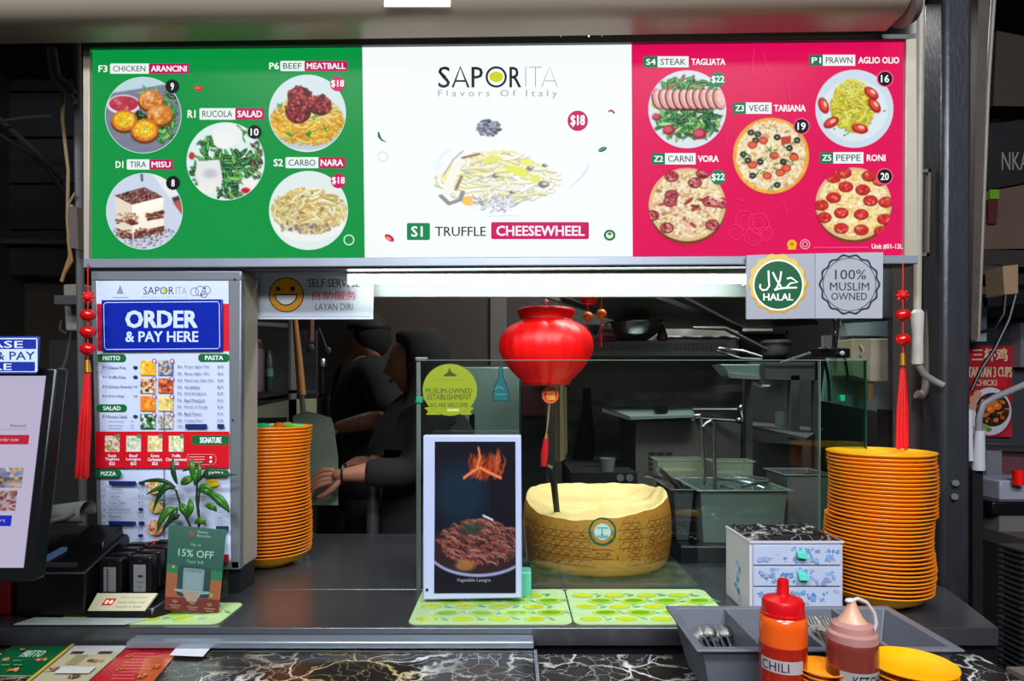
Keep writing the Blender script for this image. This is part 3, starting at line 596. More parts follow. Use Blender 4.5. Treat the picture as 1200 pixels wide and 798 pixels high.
# ---------------------------------------------------------------- serving counter and front ledge
ZC, ZL = 1.0, .97
ct = thing('serving_counter', 'long brushed steel serving counter of the food stall', 'counter', (0, 1.3, ZC))
b = MB(); a = [(-1.6, 1.222), (.925, 1.222), (.99, 1.458), (-1.6, 1.458)]
b.hexa([(x, y, ZC-.035) for x, y in a], [(x, y, ZC) for x, y in a]).build('front_worktop', worktop, ct, bev=.002)
MB().box(-1.6, .99, 1.463, 2.03, ZC-.045, ZC-.0005).build('rear_worktop', worktop, ct, bev=.002)
MB().box(-1.6, .91, 1.26, 1.275, 0, ZC-.035).build('front_panel', black_mt, ct)
MB().box(-1.6, .93, 1.232, 1.262, ZC-.10, ZC-.035).build('apron', mat('dark_apron', (34, 34, 38), .3, .6), ct)
MB().box(-1.5, .9, 2.0, 2.02, 0, ZC-.045).build('rear_panel', black_mt, ct)
marble = bpy.data.materials.new('black_marble_film'); marble.use_nodes = True
nt = marble.node_tree; bs = nt.nodes['Principled BSDF']; bs.inputs['Roughness'].default_value = .2; bs.inputs['Specular IOR Level'].default_value = .35
tc = nt.nodes.new('ShaderNodeTexCoord'); n1 = nt.nodes.new('ShaderNodeTexNoise'); n1.inputs['Scale'].default_value = 9; n1.inputs['Detail'].default_value = 6
sc1 = nt.nodes.new('ShaderNodeVectorMath'); sc1.operation = 'SCALE'; sc1.inputs['Scale'].default_value = .16; ad = nt.nodes.new('ShaderNodeVectorMath'); ad.operation = 'ADD'
vo = nt.nodes.new('ShaderNodeTexVoronoi'); vo.feature = 'DISTANCE_TO_EDGE'; vo.inputs['Scale'].default_value = 9.5
vo2 = nt.nodes.new('ShaderNodeTexVoronoi'); vo2.feature = 'DISTANCE_TO_EDGE'; vo2.inputs['Scale'].default_value = 24
cr = nt.nodes.new('ShaderNodeValToRGB'); cr.color_ramp.elements[0].color = (1, 1, 1, 1); cr.color_ramp.elements[1].position = .035; cr.color_ramp.elements[1].color = (0, 0, 0, 1)
cr2 = nt.nodes.new('ShaderNodeValToRGB'); cr2.color_ramp.elements[0].color = (.35, .35, .35, 1); cr2.color_ramp.elements[1].position = .03; cr2.color_ramp.elements[1].color = (0, 0, 0, 1)
n2 = nt.nodes.new('ShaderNodeTexNoise'); n2.inputs['Scale'].default_value = 4.5; cr3 = nt.nodes.new('ShaderNodeValToRGB'); cr3.color_ramp.elements[0].position = .42; cr3.color_ramp.elements[1].position = .58
add = nt.nodes.new('ShaderNodeMath'); add.operation = 'MAXIMUM'; mu = nt.nodes.new('ShaderNodeMath'); mu.operation = 'MULTIPLY'
mc = nt.nodes.new('ShaderNodeMix'); mc.data_type = 'RGBA'; mc.inputs['A'].default_value = (.012, .011, .010, 1)
vc = nt.nodes.new('ShaderNodeMix'); vc.data_type = 'RGBA'; vc.inputs['A'].default_value = (.75, .75, .72, 1); vc.inputs['B'].default_value = (.5, .36, .12, 1)
n3 = nt.nodes.new('ShaderNodeTexNoise'); n3.inputs['Scale'].default_value = 3; cr4 = nt.nodes.new('ShaderNodeValToRGB'); cr4.color_ramp.elements[0].position = .5; cr4.color_ramp.elements[1].position = .62
l = nt.links.new
l(tc.outputs['Object'], n1.inputs[0]); l(n1.outputs['Color'], sc1.inputs[0]); l(tc.outputs['Object'], ad.inputs[0]); l(sc1.outputs[0], ad.inputs[1]); l(ad.outputs[0], vo.inputs['Vector']); l(ad.outputs[0], vo2.inputs['Vector'])
l(vo.outputs['Distance'], cr.inputs[0]); l(vo2.outputs['Distance'], cr2.inputs[0]); l(tc.outputs['Object'], n2.inputs[0]); l(n2.outputs[0], cr3.inputs[0]); l(cr.outputs[0], mu.inputs[0]); l(cr3.outputs[0], mu.inputs[1])
l(mu.outputs[0], add.inputs[0]); l(cr2.outputs[0], add.inputs[1]); l(add.outputs[0], mc.inputs['Factor']); l(tc.outputs['Object'], n3.inputs[0]); l(n3.outputs[0], cr4.inputs[0]); l(cr4.outputs[0], vc.inputs['Factor']); l(vc.outputs['Result'], mc.inputs['B']); l(mc.outputs['Result'], bs.inputs['Base Color'])
ld = thing('front_ledge', 'black marble-patterned customer ledge in front of the steel counter', 'ledge', (0, .95, ZL))
xs = S(27, 1.2)
def ledge_slab(x0, x1, y1, z):
    o = MB().box(x0, x1, .55, y1, z-.03, z).build('marble_panel', marble, ld, bev=.003); return o
ledge_slab(-1.55, xs-.003, 1.208, ZL-.001); ledge_slab(xs+.003, .86, 1.19, ZL-.006)
MB().box(-1.5, .84, .6, 1.2, .0, ZL-.04).build('front_panel', black_mt, ld)
b = MB(); b.box(S(-447, 1.2), xs-.002, 1.185, 1.221, ZL+.004, ZL+.018); b.build('steel_rail', alu, ld, bev=.003)
MB().box(S(-348, 1.18), xs, 1.178, 1.184, ZL-.0005, ZL+.003).build('edge_bead', steel, ld)
MB().box(xs-.003, xs+.003, .55, 1.19, ZL-.012, ZL+.0015).build('edge_bead', alu, ld)
MB().hexa([(.86, 1.12, ZL-.04), (.9, .72, ZL-.05), (.98, .6, ZL-.05), (.93, 1.12, ZL-.04)], [(.86, 1.12, ZL), (.9, .72, ZL-.01), (.98, .6, ZL-.01), (.93, 1.12, ZL)]).build('corner_trim', mat('grey_trim', (95, 88, 80), .4), ld)

# ---------------------------------------------------------------- menu cabinet on the left
KY = 1.42
kb = thing('menu_cabinet', 'tall white cabinet covered by the order and pay here menu poster', 'cabinet', P(195, 672, KY))
cab = mat('cabinet_metal', (128, 132, 138), .35, .4, var=.06); cabs = mat('cabinet_side_cream', (150, 144, 132), .5, var=.05)
MB().front([(107, 319), (282, 317.5), (281, 668), (117, 668)], KY+.004, KY+.105).build('body', cabs, kb, bev=.006, bseg=3)
b = MB(); b.front([(106, 319), (114, 319), (120, 668), (114, 668)], KY-.002, KY+.02); b.front([(267, 319), (283, 319), (281, 667), (270, 667)], KY-.002, KY+.02); b.front([(106, 317), (283, 317), (283, 329), (106, 329)], KY-.003, KY+.02); b.front([(118, 657), (281, 657), (281, 668), (118, 668)], KY-.002, KY+.02); b.build('frame', cab, kb, bev=.003)
for x, y in ((272.5, 492), (275, 327)): MB().cyl(P(x, y, KY-.003), P(x, y, KY-.006), .0018, n=10).build('screw', black_pl, kb)
MB().box(P(125, 0, KY).x, P(279, 0, KY).x, KY+.012, KY+.09, ZC, P(0, 668, KY).z+.002).build('foot', black_mt, kb)
po = MB().front([(112, 328), (269, 328), (271, 658), (117, 658)], KY-.001, KY+.003).build('poster', mat('poster_sheet', (196, 206, 232), .4, var=.02), kb, smooth=False)
p = Print(flatY(KY-.001), FRONT); D = (70, 78, 110); NAVY = (22, 40, 105); PG = (10, 100, 45); WH = (232, 236, 246)
def pill(x0, y0, x1, y1, st): p.rect(x0, y0, x1, y1, PG, 4); p.text(st, x0+(x1-x0)*.22, y0+2.2, x1-(x1-x0)*.2, y1-2.2, WH, .035)
PB = (196, 206, 232)
p.rect(112.5, 328, 269, 338, (196, 208, 226)); p.text('SAPOR', 168, 336, 204, 345, (50, 55, 62), .0); p.disc(192.8, 340.5, 2.2, 2.4, (190, 190, 40)); p.text('ITA', 206, 336, 219, 345, (150, 158, 170), -.01); p.text('F l a v o r s  O f  I t a l y', 168, 347, 219, 350, (150, 160, 172))
for x, y, r in ((228, 342, 5), (235, 341, 6), (242, 340, 5), (239, 345, 4)): p.ring(x, y, r, .7, (90, 98, 112))
p.disc(236, 345, 1.2, None, (60, 66, 80)); p.disc(240, 338, 1.2, None, (60, 66, 80)); p.poly([(137, 344), (145, 344), (143, 339), (141, 334), (139, 339)][::-1], (130, 142, 150)); p.line([(132, 348.5), (150, 348.5)], .8, (150, 160, 170))
p.rect(112.8, 356, 269, 411.5, (200, 20, 45)); p.line([(119.5, 351.5), (259.5, 351.5)], .2, PB)
def lrow(x0, x1, x2, y, st, pr, dk=D, sc_=1.0): p.text(st, x0, y-1.6, x1, y+1.6, dk); p.text(pr, x2-5.5, y-1.6, x2, y+1.6, dk)
pill(113, 415, 148, 424.3, 'FRITTO'); pill(232.5, 414.6, 269, 424, 'PASTA'); pill(113.3, 473.8, 149, 482.8, 'SALAD')
for y, st, x1 in ((430.7, 'Cheese Fries', 148), (441.9, 'Truffle Fries', 147.5), (453, 'Chicken Arancini', 155), (464.2, 'Onion Rings', 146), (488, 'Rucola Salad', 149)): p.text('F1', 121, y-1.5, 125, y+1.5, D); p.text(st, 127, y-1.6, x1, y+1.8, D)
for y in (430.7, 441.9, 488): p.disc(159.3, y, 2.8, 2, (45, 52, 78), 10)
for y in (453, 464.2): p.text('10', 157.5, y-1.5, 161.5, y+1.5, D)
for y, x1 in ((493.5, 146), (498.2, 145), (501.5, 143)): p.text('Add toppings', 128, y-1, x1, y+1.3, (120, 130, 160)); p.text('+2', 153, y-1, 157, y+1, (120, 130, 160))
cs = [[(240, 175, 30), (220, 150, 20), (250, 210, 90)], [(60, 110, 180), (220, 200, 150), (60, 60, 60), (200, 150, 90)], [(230, 200, 160), (190, 120, 70), (40, 30, 35)], [(180, 80, 50), (120, 50, 30), (220, 140, 90)], [(235, 130, 20), (215, 110, 10), (250, 180, 90)], [(225, 205, 120), (240, 230, 180), (190, 170, 90)], [(50, 110, 50), (220, 230, 220), (30, 60, 40)], [(210, 200, 190), (150, 140, 140), (120, 120, 90)]]
for i in range(4):
    for j in range(2):
        x = 165.5+j*20.8; y = 422.6+i*20.8; p.pic(x, y, x+17.5, y+17.2, thumb(cs[i*2+j], cs[i*2+j][0]), 18, 18); p.disc(x+16, y+.5, 2.9, None, (170, 90, 130), 12); p.disc(x+16, y+.5, 1.6, None, PB, 10)
nm = ['Prawn Aglio Olio', 'Bacon Aglio Olio', 'Mushroom Aglio Olio', 'Arrabbiata', 'Beef Bolognese', 'Beef Meatball', 'Frutti di Fungi', 'Basil Pesto', 'Creamy Pesto']
for i, (y, st) in enumerate(zip((429.7, 437.8, 445.7, 453.3, 461, 468.8, 476.6, 484.5, 492.5), nm)):
    p.text('P%d' % (i+1), 209.5, y-1.5, 214, y+1.5, D); p.text(st, 217.5, y-1.6, 217.5+len(st)*1.78, y+1.9, (58, 64, 92)); p.text('$16' if i % 2 else '$18', 256, y-1.6, 262.5, y+1.6, D)
p.rect(218.5, 496.8, 244, 502, NAVY); p.rect(256, 496.8, 264, 501.5, NAVY); p.text('P9', 210, 498, 215, 501, D)
p.rect(113.8, 505.4, 270, 548, (205, 14, 30)); pill(226, 510, 270, 521, 'SIGNATURE')
for k, (x, st, s2) in enumerate(((133.5, 'Steak', 'Tagliata'), (158.6, 'Beef', 'Lasagna'), (183.7, 'Crema', 'Carbonara'), (208.5, 'Truffle', 'Cheesewheel'))):
    q = [[(120, 150, 70), (200, 120, 90), (225, 220, 190)], [(215, 215, 190), (160, 190, 150), (230, 225, 210)], [(225, 205, 140), (235, 220, 180), (210, 180, 110)], [(215, 210, 150), (150, 180, 110), (230, 225, 190)]][k]
    p.pic(x-8.5, 510.5, x+8.5, 529, thumb(q, (225, 220, 205)), 18, 18); p.disc(x+6.5, 511, 2.6, None, (90, 130, 100), 12)
    p.text(st, x-5, 532, x+5, 535.3, WH, .03); p.text(s2, x-8.5 if k < 3 else x-12, 536.2, x+8.5 if k < 3 else x+12, 539.8, WH, .03); p.text('$22', x-3.4, 541, x+3.4, 545, WH, .03)
for q in ([(222, 532), (252, 532), (255, 535), (255, 541), (252, 544), (222, 544), (222, 532)],): p.line(q, .5, (235, 150, 160))
for y in (535, 538, 541): p.line([(224, y), (242, y)], .9, (235, 170, 180))
p.disc(249, 535.5, 1.6, None, WH, 10); p.disc(249, 540.5, 1.6, None, WH, 10)
pill(114, 550, 145, 558.8, 'PIZZA'); pill(240, 550, 270.5, 558.8, 'EXTRA'); p.disc(251, 565.6, 8, 4.4, (228, 180, 30), 20); p.rect(243.5, 562, 258.5, 569, (232, 186, 30), 3)
nz_ = ['', 'Carnivora', 'Calzone', 'Prawn Pesto', 'Beef Pepperoni', 'Mexicana', '', 'Hawaiian', 'Vegetariana', 'Funghi', 'Margherita']
for i, (y, st) in enumerate(zip((565.3, 572.5, 580.3, 588, 596, 603.8, 612, 619.4, 626.6, 634.4, 642), nz_)):
    p.text('Z%d' % (i+1), 122, y-1.5, 127, y+1.5, D)
    if st: p.text(st, 131, y-1.7, 131+len(st)*1.75, y+1.9, (58, 64, 92)); p.text('$19', 165, y-1.6, 171, y+1.6, D)
    else: p.poly([(130, y-2.5), (162, y-2), (163, y+2.4), (131, y+2.2)][::-1], NAVY); p.rect(165.5, y-2, 172.5, y+2.2, NAVY, 1)
    if i in (4, 8): p.disc(168, y, 3.2, 2, NAVY, 12)
for x, y, r, q in ((184, 569, 9, [(225, 185, 130), (190, 120, 70), (235, 215, 180)]), (186, 592, 8, [(225, 190, 110), (200, 150, 60)]), (185, 617, 9, [(215, 150, 110), (170, 70, 50), (235, 200, 170)]), (185, 641, 9, [(190, 50, 40), (225, 140, 90), (130, 30, 30)])): p.pic_disc(x, y, r, thumb(q, q[0]), 10, 40)
for x, y in ((193, 565), (193, 587), (194, 636)): p.disc(x, y, 3, None, (40, 110, 80), 12); p.disc(x, y, 1.8, None, PB, 10)
for y in (574, 583, 590, 597, 604, 611, 620): p.line([(202, y), (214, y)], 1, (140, 148, 180)); p.line([(240, y+2), (246, y+2)], .9, (150, 158, 190)); p.line([(258, y+2), (264, y+2)], .9, (150, 158, 190))
p.rect(256, 615, 271, 620.5, (20, 60, 60)); p.rect(256, 648, 271.3, 657.5, (190, 20, 45)); p.rect(115.5, 652, 150, 657.5, (190, 20, 45))
p.build('printed_menu', P_PAPER, po)
bs_ = MB().front([(118.8, 351.5), (260, 350.5), (260.5, 411), (119.5, 412)], KY-.008, KY-.002).build('order_here_plate', mat('blue_plate', (12, 36, 150), .25, var=.04), kb, bev=.001)
p = Print(flatY(KY-.008), FRONT); wc = (196, 210, 244)
p.line([(124, 354.5), (255, 353.5), (257, 356), (257.5, 406), (255, 408.5), (124.5, 409.5), (122.5, 407), (121.5, 357), (124, 354.5)], .8, wc); p.text('ORDER', 147, 364.3, 231.5, 383.8, wc, .055); p.text('& PAY HERE', 147, 388.4, 232.5, 400.6, wc, .035); p.build('printed_letters', P_PAPER, bs_)
t = tag(MB().tube([P(192.3, 300+i*30, KY-.004-.002*(i % 2)) for i in range(6, 12)], .0007, 6).build('thin_cord', mat('grey_cord', (60, 62, 70), .6), None), 'thin grey cord hanging down over the menu poster', 'cord')

# ---------------------------------------------------------------- melamine plates
ONES = ['', 'first', 'second', 'third', 'fourth', 'fifth', 'sixth', 'seventh', 'eighth', 'ninth', 'tenth', 'eleventh', 'twelfth', 'thirteenth', 'fourteenth', 'fifteenth', 'sixteenth', 'seventeenth', 'eighteenth', 'nineteenth']
def nth(i):
    if i < 20: return ONES[i]
    t, o = divmod(i, 10); return ['', '', 'twentieth', 'thirtieth', 'fortieth'][t] if o == 0 else ['', '', 'twenty', 'thirty', 'forty'][t]+'-'+ONES[o]
def plate_mesh(name, r, h, m1, foot=.55):
    b = MB(); pr = [(0, h*.16), (r*foot, h*.16), (r*.78, h*.45), (r*.985, h*.86), (r, h), (r*.995, h*1.08), (r*.965, h*1.02), (r*.76, h*.62), (r*foot, h*.34), (0, h*.30)]
    b.lathe((0, 0, 0), pr, 40); o = b.build(name, m1, None, ang=60); return o
def stack(label, x, y, z0, n, dz, r, h, group, nx=0, m=None, name='plate', bend=None, cat='plate', first=None):
    src = plate_mesh(name, r, h, m or orange); tag(src, label, cat, group)
    if '%s' not in label: label += ', %s from the top'
    for i in range(n):
        o = src if i == 0 else src.copy()
        if i: C.objects.link(o)
        o['label'] = label % nth(n-i+nx)
        OFF[o.name] = Vector(); bx, by = bend(i) if bend else (0, 0); o.location = (x+bx+R_(-.0008, .0008), y+by+R_(-.0008, .0008), z0+i*dz); o.rotation_euler.z = R_(0, 6)
    return src
def bowl(label, x, y, z, r, h, group=None, m=None):
    b = MB(); b.lathe((0, 0, 0), [(0, 0), (r*.5, 0), (r*.56, .004), (r*.62, .008), (r*.8, h*.45), (r*.93, h*.85), (r, h), (r*.98, h), (r*.78, h*.55), (r*.5, .012), (0, .012)], 40)
    o = b.build('bowl', m or yellow, None, ang=60); o.location = (x, y, z); return tag(o, label, 'bowl', group)
# left stack
LX, LY = (316-600)/F*1.68, 1.68
bowl('yellow bowl under the left stack of orange plates', LX, LY, ZC, .103, .036)
for i in range(1): pass
stack('orange plate, %s from the top of the tall stack beside the menu cabinet', LX, LY, ZC+.018, 38, .0087, .1045, .018, 'orange plates in the left stack', bend=lambda i: (.004*math.sin(i*.2), .002*math.cos(i*.3)))
# right stack
RX, RY = (1029-600)/F*1.37, 1.37
bowl('yellow bowl under the right stack of orange plates', RX, RY, ZC, .101, .036)
stack('orange plate, %s from the top of the tall right stack by the steel column', RX, RY, ZC+.018, 36, .0079, .1035, .018, 'orange plates in the right stack', nx=1, bend=lambda i: ((.006 if i > 19 else 0)+.002*math.sin(i*.3), .002*math.cos(i*.5)))
t = plate_mesh('plate', .105, .018, yellow); t.location = (RX+.004, RY, ZC+.018+36*.0079+.0005); tag(t, 'yellow-orange plate lying on top of the right stack', 'plate')
# sauce plates in front
FX, FY = (1068-600)/F*.905, .905
stack('small orange saucer, %s from the top of the near stack beside the ketchup', FX, FY, ZL-.006, 12, .0076, .057, .011, 'small saucers in the near stack', nx=1, name='saucer', bend=lambda i: (.002*math.sin(i), .001*math.cos(i*2)))
t = plate_mesh('saucer', .058, .011, yellow, .62); t.location = (FX, FY, ZL-.006+12*.0076+.001); tag(t, 'small yellow saucer topmost of the near stack beside the ketchup', 'saucer')
stack('tiny orange sauce dish, %s from the top of the stack between the squeeze bottles', (955-600)/F*.93, .905, ZL-.006, 14, .0068, .034, .010, 'tiny sauce dishes between the bottles', name='sauce_dish', cat='dish')
# sachets on the left stack
zt = ZC+.018+37*.0087+.014
for k, (px, col, lab) in enumerate(((312, (20, 160, 110), 'mint green crumpled packet on top of the left plate stack'), (345, (70, 170, 60), 'leaf green crumpled packet on top of the left plate stack'), (331, (200, 95, 20), 'orange crumpled packet on top of the left plate stack'))):
    b = MB(); b.sph(((px-600)/F*LY, LY-.03+.02*k, zt+.004), .024, 10, (1.3, .7, .35), 6)
    for v in b.bm.verts: v.co += Vector((R_(-.003, .003), R_(-.003, .003), R_(-.002, .003)))
    tag(b.build('sauce_packet', mat('packet_%d' % k, col, .35), None), lab, 'packet')

t = thing('mug', 'white mug half hidden behind the left plate stack', 'mug', (P(338, 0, 1.86).x, 1.86, ZC)); mx_ = P(338, 0, 1.86).x; mw = mat('white_ceramic', (190, 188, 180), .2)
MB().lathe((mx_, 1.86, ZC-.0005), [(0, 0), (.030, 0), (.036, .006), (.038, .08), (.035, .08), (.033, .008), (0, .006)], 28).build('cup', mw, t); MB().tube([(mx_+.036, 1.85, ZC+.066), (mx_+.056, 1.845, ZC+.064), (mx_+.064, 1.843, ZC+.045), (mx_+.058, 1.845, ZC+.022), (mx_+.036, 1.85, ZC+.012)], .0042, 8).build('handle', mw, t)
# ---------------------------------------------------------------- glass screen on the counter
GY = 1.46; gl = glass_mat('screen_glass', (244, 249, 247)); zt_ = P(0, 422, GY).z
gs = thing('glass_screen', 'clear upright glass screen standing on the steel counter', 'screen', (P(725, 0, GY).x, GY, ZC))
x0, x1, x2 = P(492, 0, GY).x, P(961, 0, GY).x, P(1016, 0, GY).x
MB().box(x0, x1-.001, GY, GY+.006, ZC, zt_).build('front_pane', gl, gs, smooth=False)
MB().box(x1+.001, x2, GY+.002, GY+.008, ZC, zt_).build('side_pane', glass_mat('green_glass', (190, 225, 208)), gs, smooth=False)
eg = mat('glass_edge', (110, 128, 120), .2, var=.1, spec=.8)
for xx, w_ in ((x0, .0022), (x1, .0012), (x2-.002, .0026)): MB().box(xx-w_/2, xx+w_/2, GY-.001, GY+.008, ZC, zt_).build('glass_edge', eg if xx != x2-.002 else mat('dark_glass_edge', (26, 60, 48), .2), gs)
MB().box(x0, x2, GY, GY+.006, zt_-.0008, zt_+.0008).build('glass_edge', eg, gs)
MB().box(x0-.008, x0-.002, GY, GY+.006, ZC, zt_+.003).build('post', mat('post_grey_green', (110, 122, 110), .35, .5), gs, bev=.001)
MB().box(x0-.010, x0+.018, GY-.004, GY+.01, zt_-.002, zt_+.006).build('clip', steel, gs, bev=.001)
MB().box(x0-.008, x0+.006, GY-.004, GY+.01, P(0, 472, GY).z, P(0, 465, GY).z).build('green_clip', mat('green_clip', (0, 150, 100), .4), gs, bev=.001)
MB().box(x1+.045, x1+.055, GY-.004, GY+.012, P(0, 470, GY).z, P(0, 463, GY).z).build('green_clip', mat('green_clip', (0, 150, 100), .4), gs, bev=.001)
p = Print(flatY(GY-.0012), FRONT); ye = (138, 152, 20); dk = (62, 72, 20)
p.poly([(497, 478), (516, 474), (516, 486), (499, 486), (502, 482)][::-1], ye); p.poly([(556, 478), (540, 474), (540, 486), (553, 486), (551, 482)][::-1], ye)
p.disc(527.3, 456.8, 32, 30.5, (120, 142, 26), 60); p.disc(527.3, 456.8, 31.2, 29.6, ye, 60)
p.poly([(519, 441), (536, 441), (533, 438), (529, 436), (526.5, 430.5), (525, 436), (522, 438)][::-1], dk); p.line([(509, 445), (546, 445)], .7, (120, 136, 30))
p.text('MUSLIM-OWNED', 498.5, 455, 553.5, 461, dk, .01); p.text('ESTABLISHMENT', 500.5, 462, 552.5, 468.5, dk, .01); p.text('ALL ARE WELCOME', 504, 472, 548, 477, dk); p.rect(524, 479, 538, 482, (190, 200, 120))
p.build('round_sticker', P_PAPER, gs)
p = Print(flatY(GY-.0012), FRONT); tq = (14, 92, 92)
p.poly([(577.5, 470.5), (596.5, 470.5), (597, 461), (593, 448), (590, 442), (589.5, 428), (584.5, 428), (584, 442), (580.5, 449), (577, 461)][::-1], (10, 52, 54)); p.poly([(578.8, 469.2), (595.2, 469.2), (595.6, 461), (592, 449), (589, 443), (588.6, 429.5), (585.5, 429.5), (585, 443), (581.6, 450), (578.4, 461)][::-1], tq); p.line([(580, 456), (584, 453), (590, 456)], 1, (70, 150, 145)); p.line([(580, 462), (593, 462)], .8, (70, 150, 145))
p.build('bottle_sticker', P_PAPER, gs)

# ---------------------------------------------------------------- photo display
DY = 1.35
dd = thing('photo_display', 'white framed digital display showing a pasta dish and flames', 'display', P(553, 704, DY))
def dfm(u, v): # leans back slightly
    q = P(u, v, DY); k = (q.z-ZC)*.06; return q+Vector((0, k, 0))
def slab(name, pts, d0, d1, m, bev=0):
    f = [dfm(x, y)+Vector((0, d0, 0)) for x, y in pts]; k = Vector((0, d1-d0, 0)); return MB().hexa([q+k for q in f], f).build(name, m, dd, bev=bev)
slab('frame', [(494, 511), (611, 511), (612, 702), (495, 704)], .004, .03, mat('display_frame', (175, 184, 214), .3, var=.02), .003)
scr = slab('screen', [(508, 518.5), (604, 518.5), (604.5, 695), (509, 696)], .0025, .006, mat('screen_black', (8, 8, 12), .08))
p = Print(lambda u, v: dfm(u, v)+Vector((0, .002, 0)), FRONT); cvd = Cv(200, (14, 14, 26)); W2 = 200
cvd.disc(32, 34, 34, 20, (18, 42, 62), al=.9, soft=.9)
for _ in range(90):
    x = R_(42, 82); y0 = 24-abs(x-62)*.1+R_(-3, 2); pts = [(x, y0)]; 
    for i in range(6): x += R_(-2.5, 2.5)+.5; y0 -= R_(1, 3.2); pts.append((x, max(3, y0)))
    cvd.curve(pts, R_(1, 2.6), random.choice([(150, 40, 16), (200, 80, 30), (110, 26, 14), (225, 120, 60)]), .35)
for pts in ([(36, 24), (46, 20), (56, 17)], [(56, 17), (66, 20), (82, 24)], [(52, 18), (56, 10), (54, 4)]): cvd.curve(pts, 2.6, (210, 90, 50), .9); cvd.curve(pts, 1.2, (240, 160, 110), .9)
cvd.disc(54, 72, 62, 17.5, (150, 160, 205)); cvd.disc(54, 70.5, 61, 17, (44, 28, 34))
for _ in range(420):
    a = R_(0, 2*PI); q = R_(0, 1)**.5; x, y = 52+50*q*math.cos(a), 66+15*q*math.sin(a); th = R_(-.7, .7); pts = [(x+4*i*math.cos(th+i*.2), y+1.2*i*math.sin(th+i*.25)) for i in range(4)]; cvd.curve(pts, R_(.6, 1.5), jit(random.choice([(128, 68, 60), (92, 44, 44), (165, 110, 100), (70, 34, 38), (150, 90, 70)]), 14), .85)
cvd.disc(46, 58, 14, 4, (30, 62, 50), al=.7, soft=.6); cvd.disc(38, 82, 12, 3.4, (170, 120, 60), al=.8, soft=.5); cvd.curve([(60, 49), (72, 52)], 1.4, (220, 225, 235))
p.pic(508.5, 519, 604, 695.5, cvd, 130, 220); p.text('Vegetable Lasagna', 535, 678.5, 575, 683.5, (165, 168, 185)); p.build('printed_picture', P_SCREEN, scr)
MB().box(P(560, 0, DY).x, P(600, 0, DY).x, DY+.03, DY+.10, ZC+.0025, ZC+.012).build('stand_foot', white_pl, dd); MB().beam((P(580, 0, DY).x, DY+.09, ZC+.006), (P(580, 0, DY).x, DY+.035, ZC+.2), .02, .004).build('stand_leg', white_pl, dd)
MB().cyl(dfm(500, 692)+Vector((0, .0045, 0)), dfm(500, 692)+Vector((0, .002, 0)), .003, n=12).build('sensor', black_pl, dd)
t = tag(MB().box(P(603, 0, 1.44).x, P(622, 0, 1.44).x, 1.40, 1.445, ZC+.0005, ZC+.055).build('mint_box', mat('mint_plastic', (90, 190, 160), .4), None, bev=.003), 'small mint green box half hidden behind the photo display', 'box')

# ---------------------------------------------------------------- lime mats
def rrect(x0, x1, y0, y1, r, n=6, skew=0):
    pts = []
    for cx, cy, a0 in ((x1-r, y0+r, -90), (x1-r, y1-r, 0), (x0+r, y1-r, 90), (x0+r, y0+r, 180)):
        for k in range(n+1): a = math.radians(a0+k*90/n); pts.append((cx+r*math.cos(a), cy+r*math.sin(a)))
    return pts
def lime_mat(label, x0, x1, y0, y1, z=ZC, rz=0):
    c = Vector(((x0+x1)/2, (y0+y1)/2, z)); t = thing('lime_mat', label, 'mat', c, 'lime print mats on the counter', rz); 
    hx, hy = (x1-x0)/2, (y1-y0)/2; q = rrect(-hx, hx, -hy, hy, .018); zz = 0 if rz else z; ox, oy = (0, 0) if rz else (c.x, c.y)
    MB().hexa([(x+ox, y+oy, zz+.0006) for x, y in q], [(x+ox, y+oy, zz+.0024) for x, y in q]).build('rubber_pad', mat('mat_pale_green', (168, 196, 138), .5, var=.1), t)
    p = Print(lambda u, v: Vector((u+ox, v+oy, zz+.0024)), UP, 1.2e-5); st = .070; j = 0
    y = -hy+.027
    while y < hy-.018:
        x = -hx+.034+(j % 2)*st/2
        while x < hx-.03:
            big = (int(x*50)+j) % 2; rx, ry = (.031, .019) if big else (.024, .015); c1 = jit((158, 192, 24), 8); c2 = jit((104, 165, 18) if big else (182, 196, 18), 8)
            a = R_(-.15, .15); p.disc(x, y, rx, ry, (196, 216, 170), 20, a); p.disc(x, y, rx*.93, ry*.92, c1, 20, a); p.disc(x, y+.001, rx*.72, ry*.68, (186, 210, 90), 18, a); p.disc(x, y+.001, rx*.66, ry*.6, c2, 18, a)
            p.disc(x+st/2, y+R_(-.004, .004), .010, .0035, (80, 160, 130), 8, R_(-1, 1)); p.disc(x+st/2-.006, y+.009, .008, .003, (140, 190, 60), 8, R_(-1, 1))
            x += st
        y += .036; j += 1
    # winding of +Z print
    o = p.build('printed_limes', P_GLOSS, t); return t
lime_mat('lime-patterned rubber mat under the photo display', P(478, 0, 1.24).x, P(671, 0, 1.24).x, 1.235, 1.452)
lime_mat('lime-patterned rubber mat between the display and the drawer box', P(673, 0, 1.24).x, P(862, 0, 1.24).x, 1.235, 1.452)

# ---------------------------------------------------------------- cheese wheel
CX, CY_, CR = (699-600)/F*1.72, 1.725, .197
cw = thing('cheese_wheel', 'large hollowed hard cheese wheel with golden dotted rind', 'cheese', (CX, CY_, ZC))
rind = mat('cheese_rind', (190, 128, 46), .5, var=.28, vs=12, bump=.35, bs=60); flesh = mat('cheese_flesh', (246, 206, 138), .6, var=.22, vs=9, bump=.9, bs=40, sss=.15)
def rim(a): # height of the cut edge round the wheel
    f = max(0, math.cos(a+PI/2+.35)); return .178-.040*f**1.5+.004*math.sin(3*a)+.0012*math.sin(11*a+1)+.0008*math.sin(23*a)+(.008 if abs(a-.05) < .2 or abs(a-2*PI) < .15 else 0)
def rad(z): t = z/.185; return CR*(.84+.16*math.sin(PI*(.08+.84*min(1, max(0, t*.93+.03))))**.55)
N = 96; b = MB(); ringz = [.0, .012, .03, .055, .085, .115]
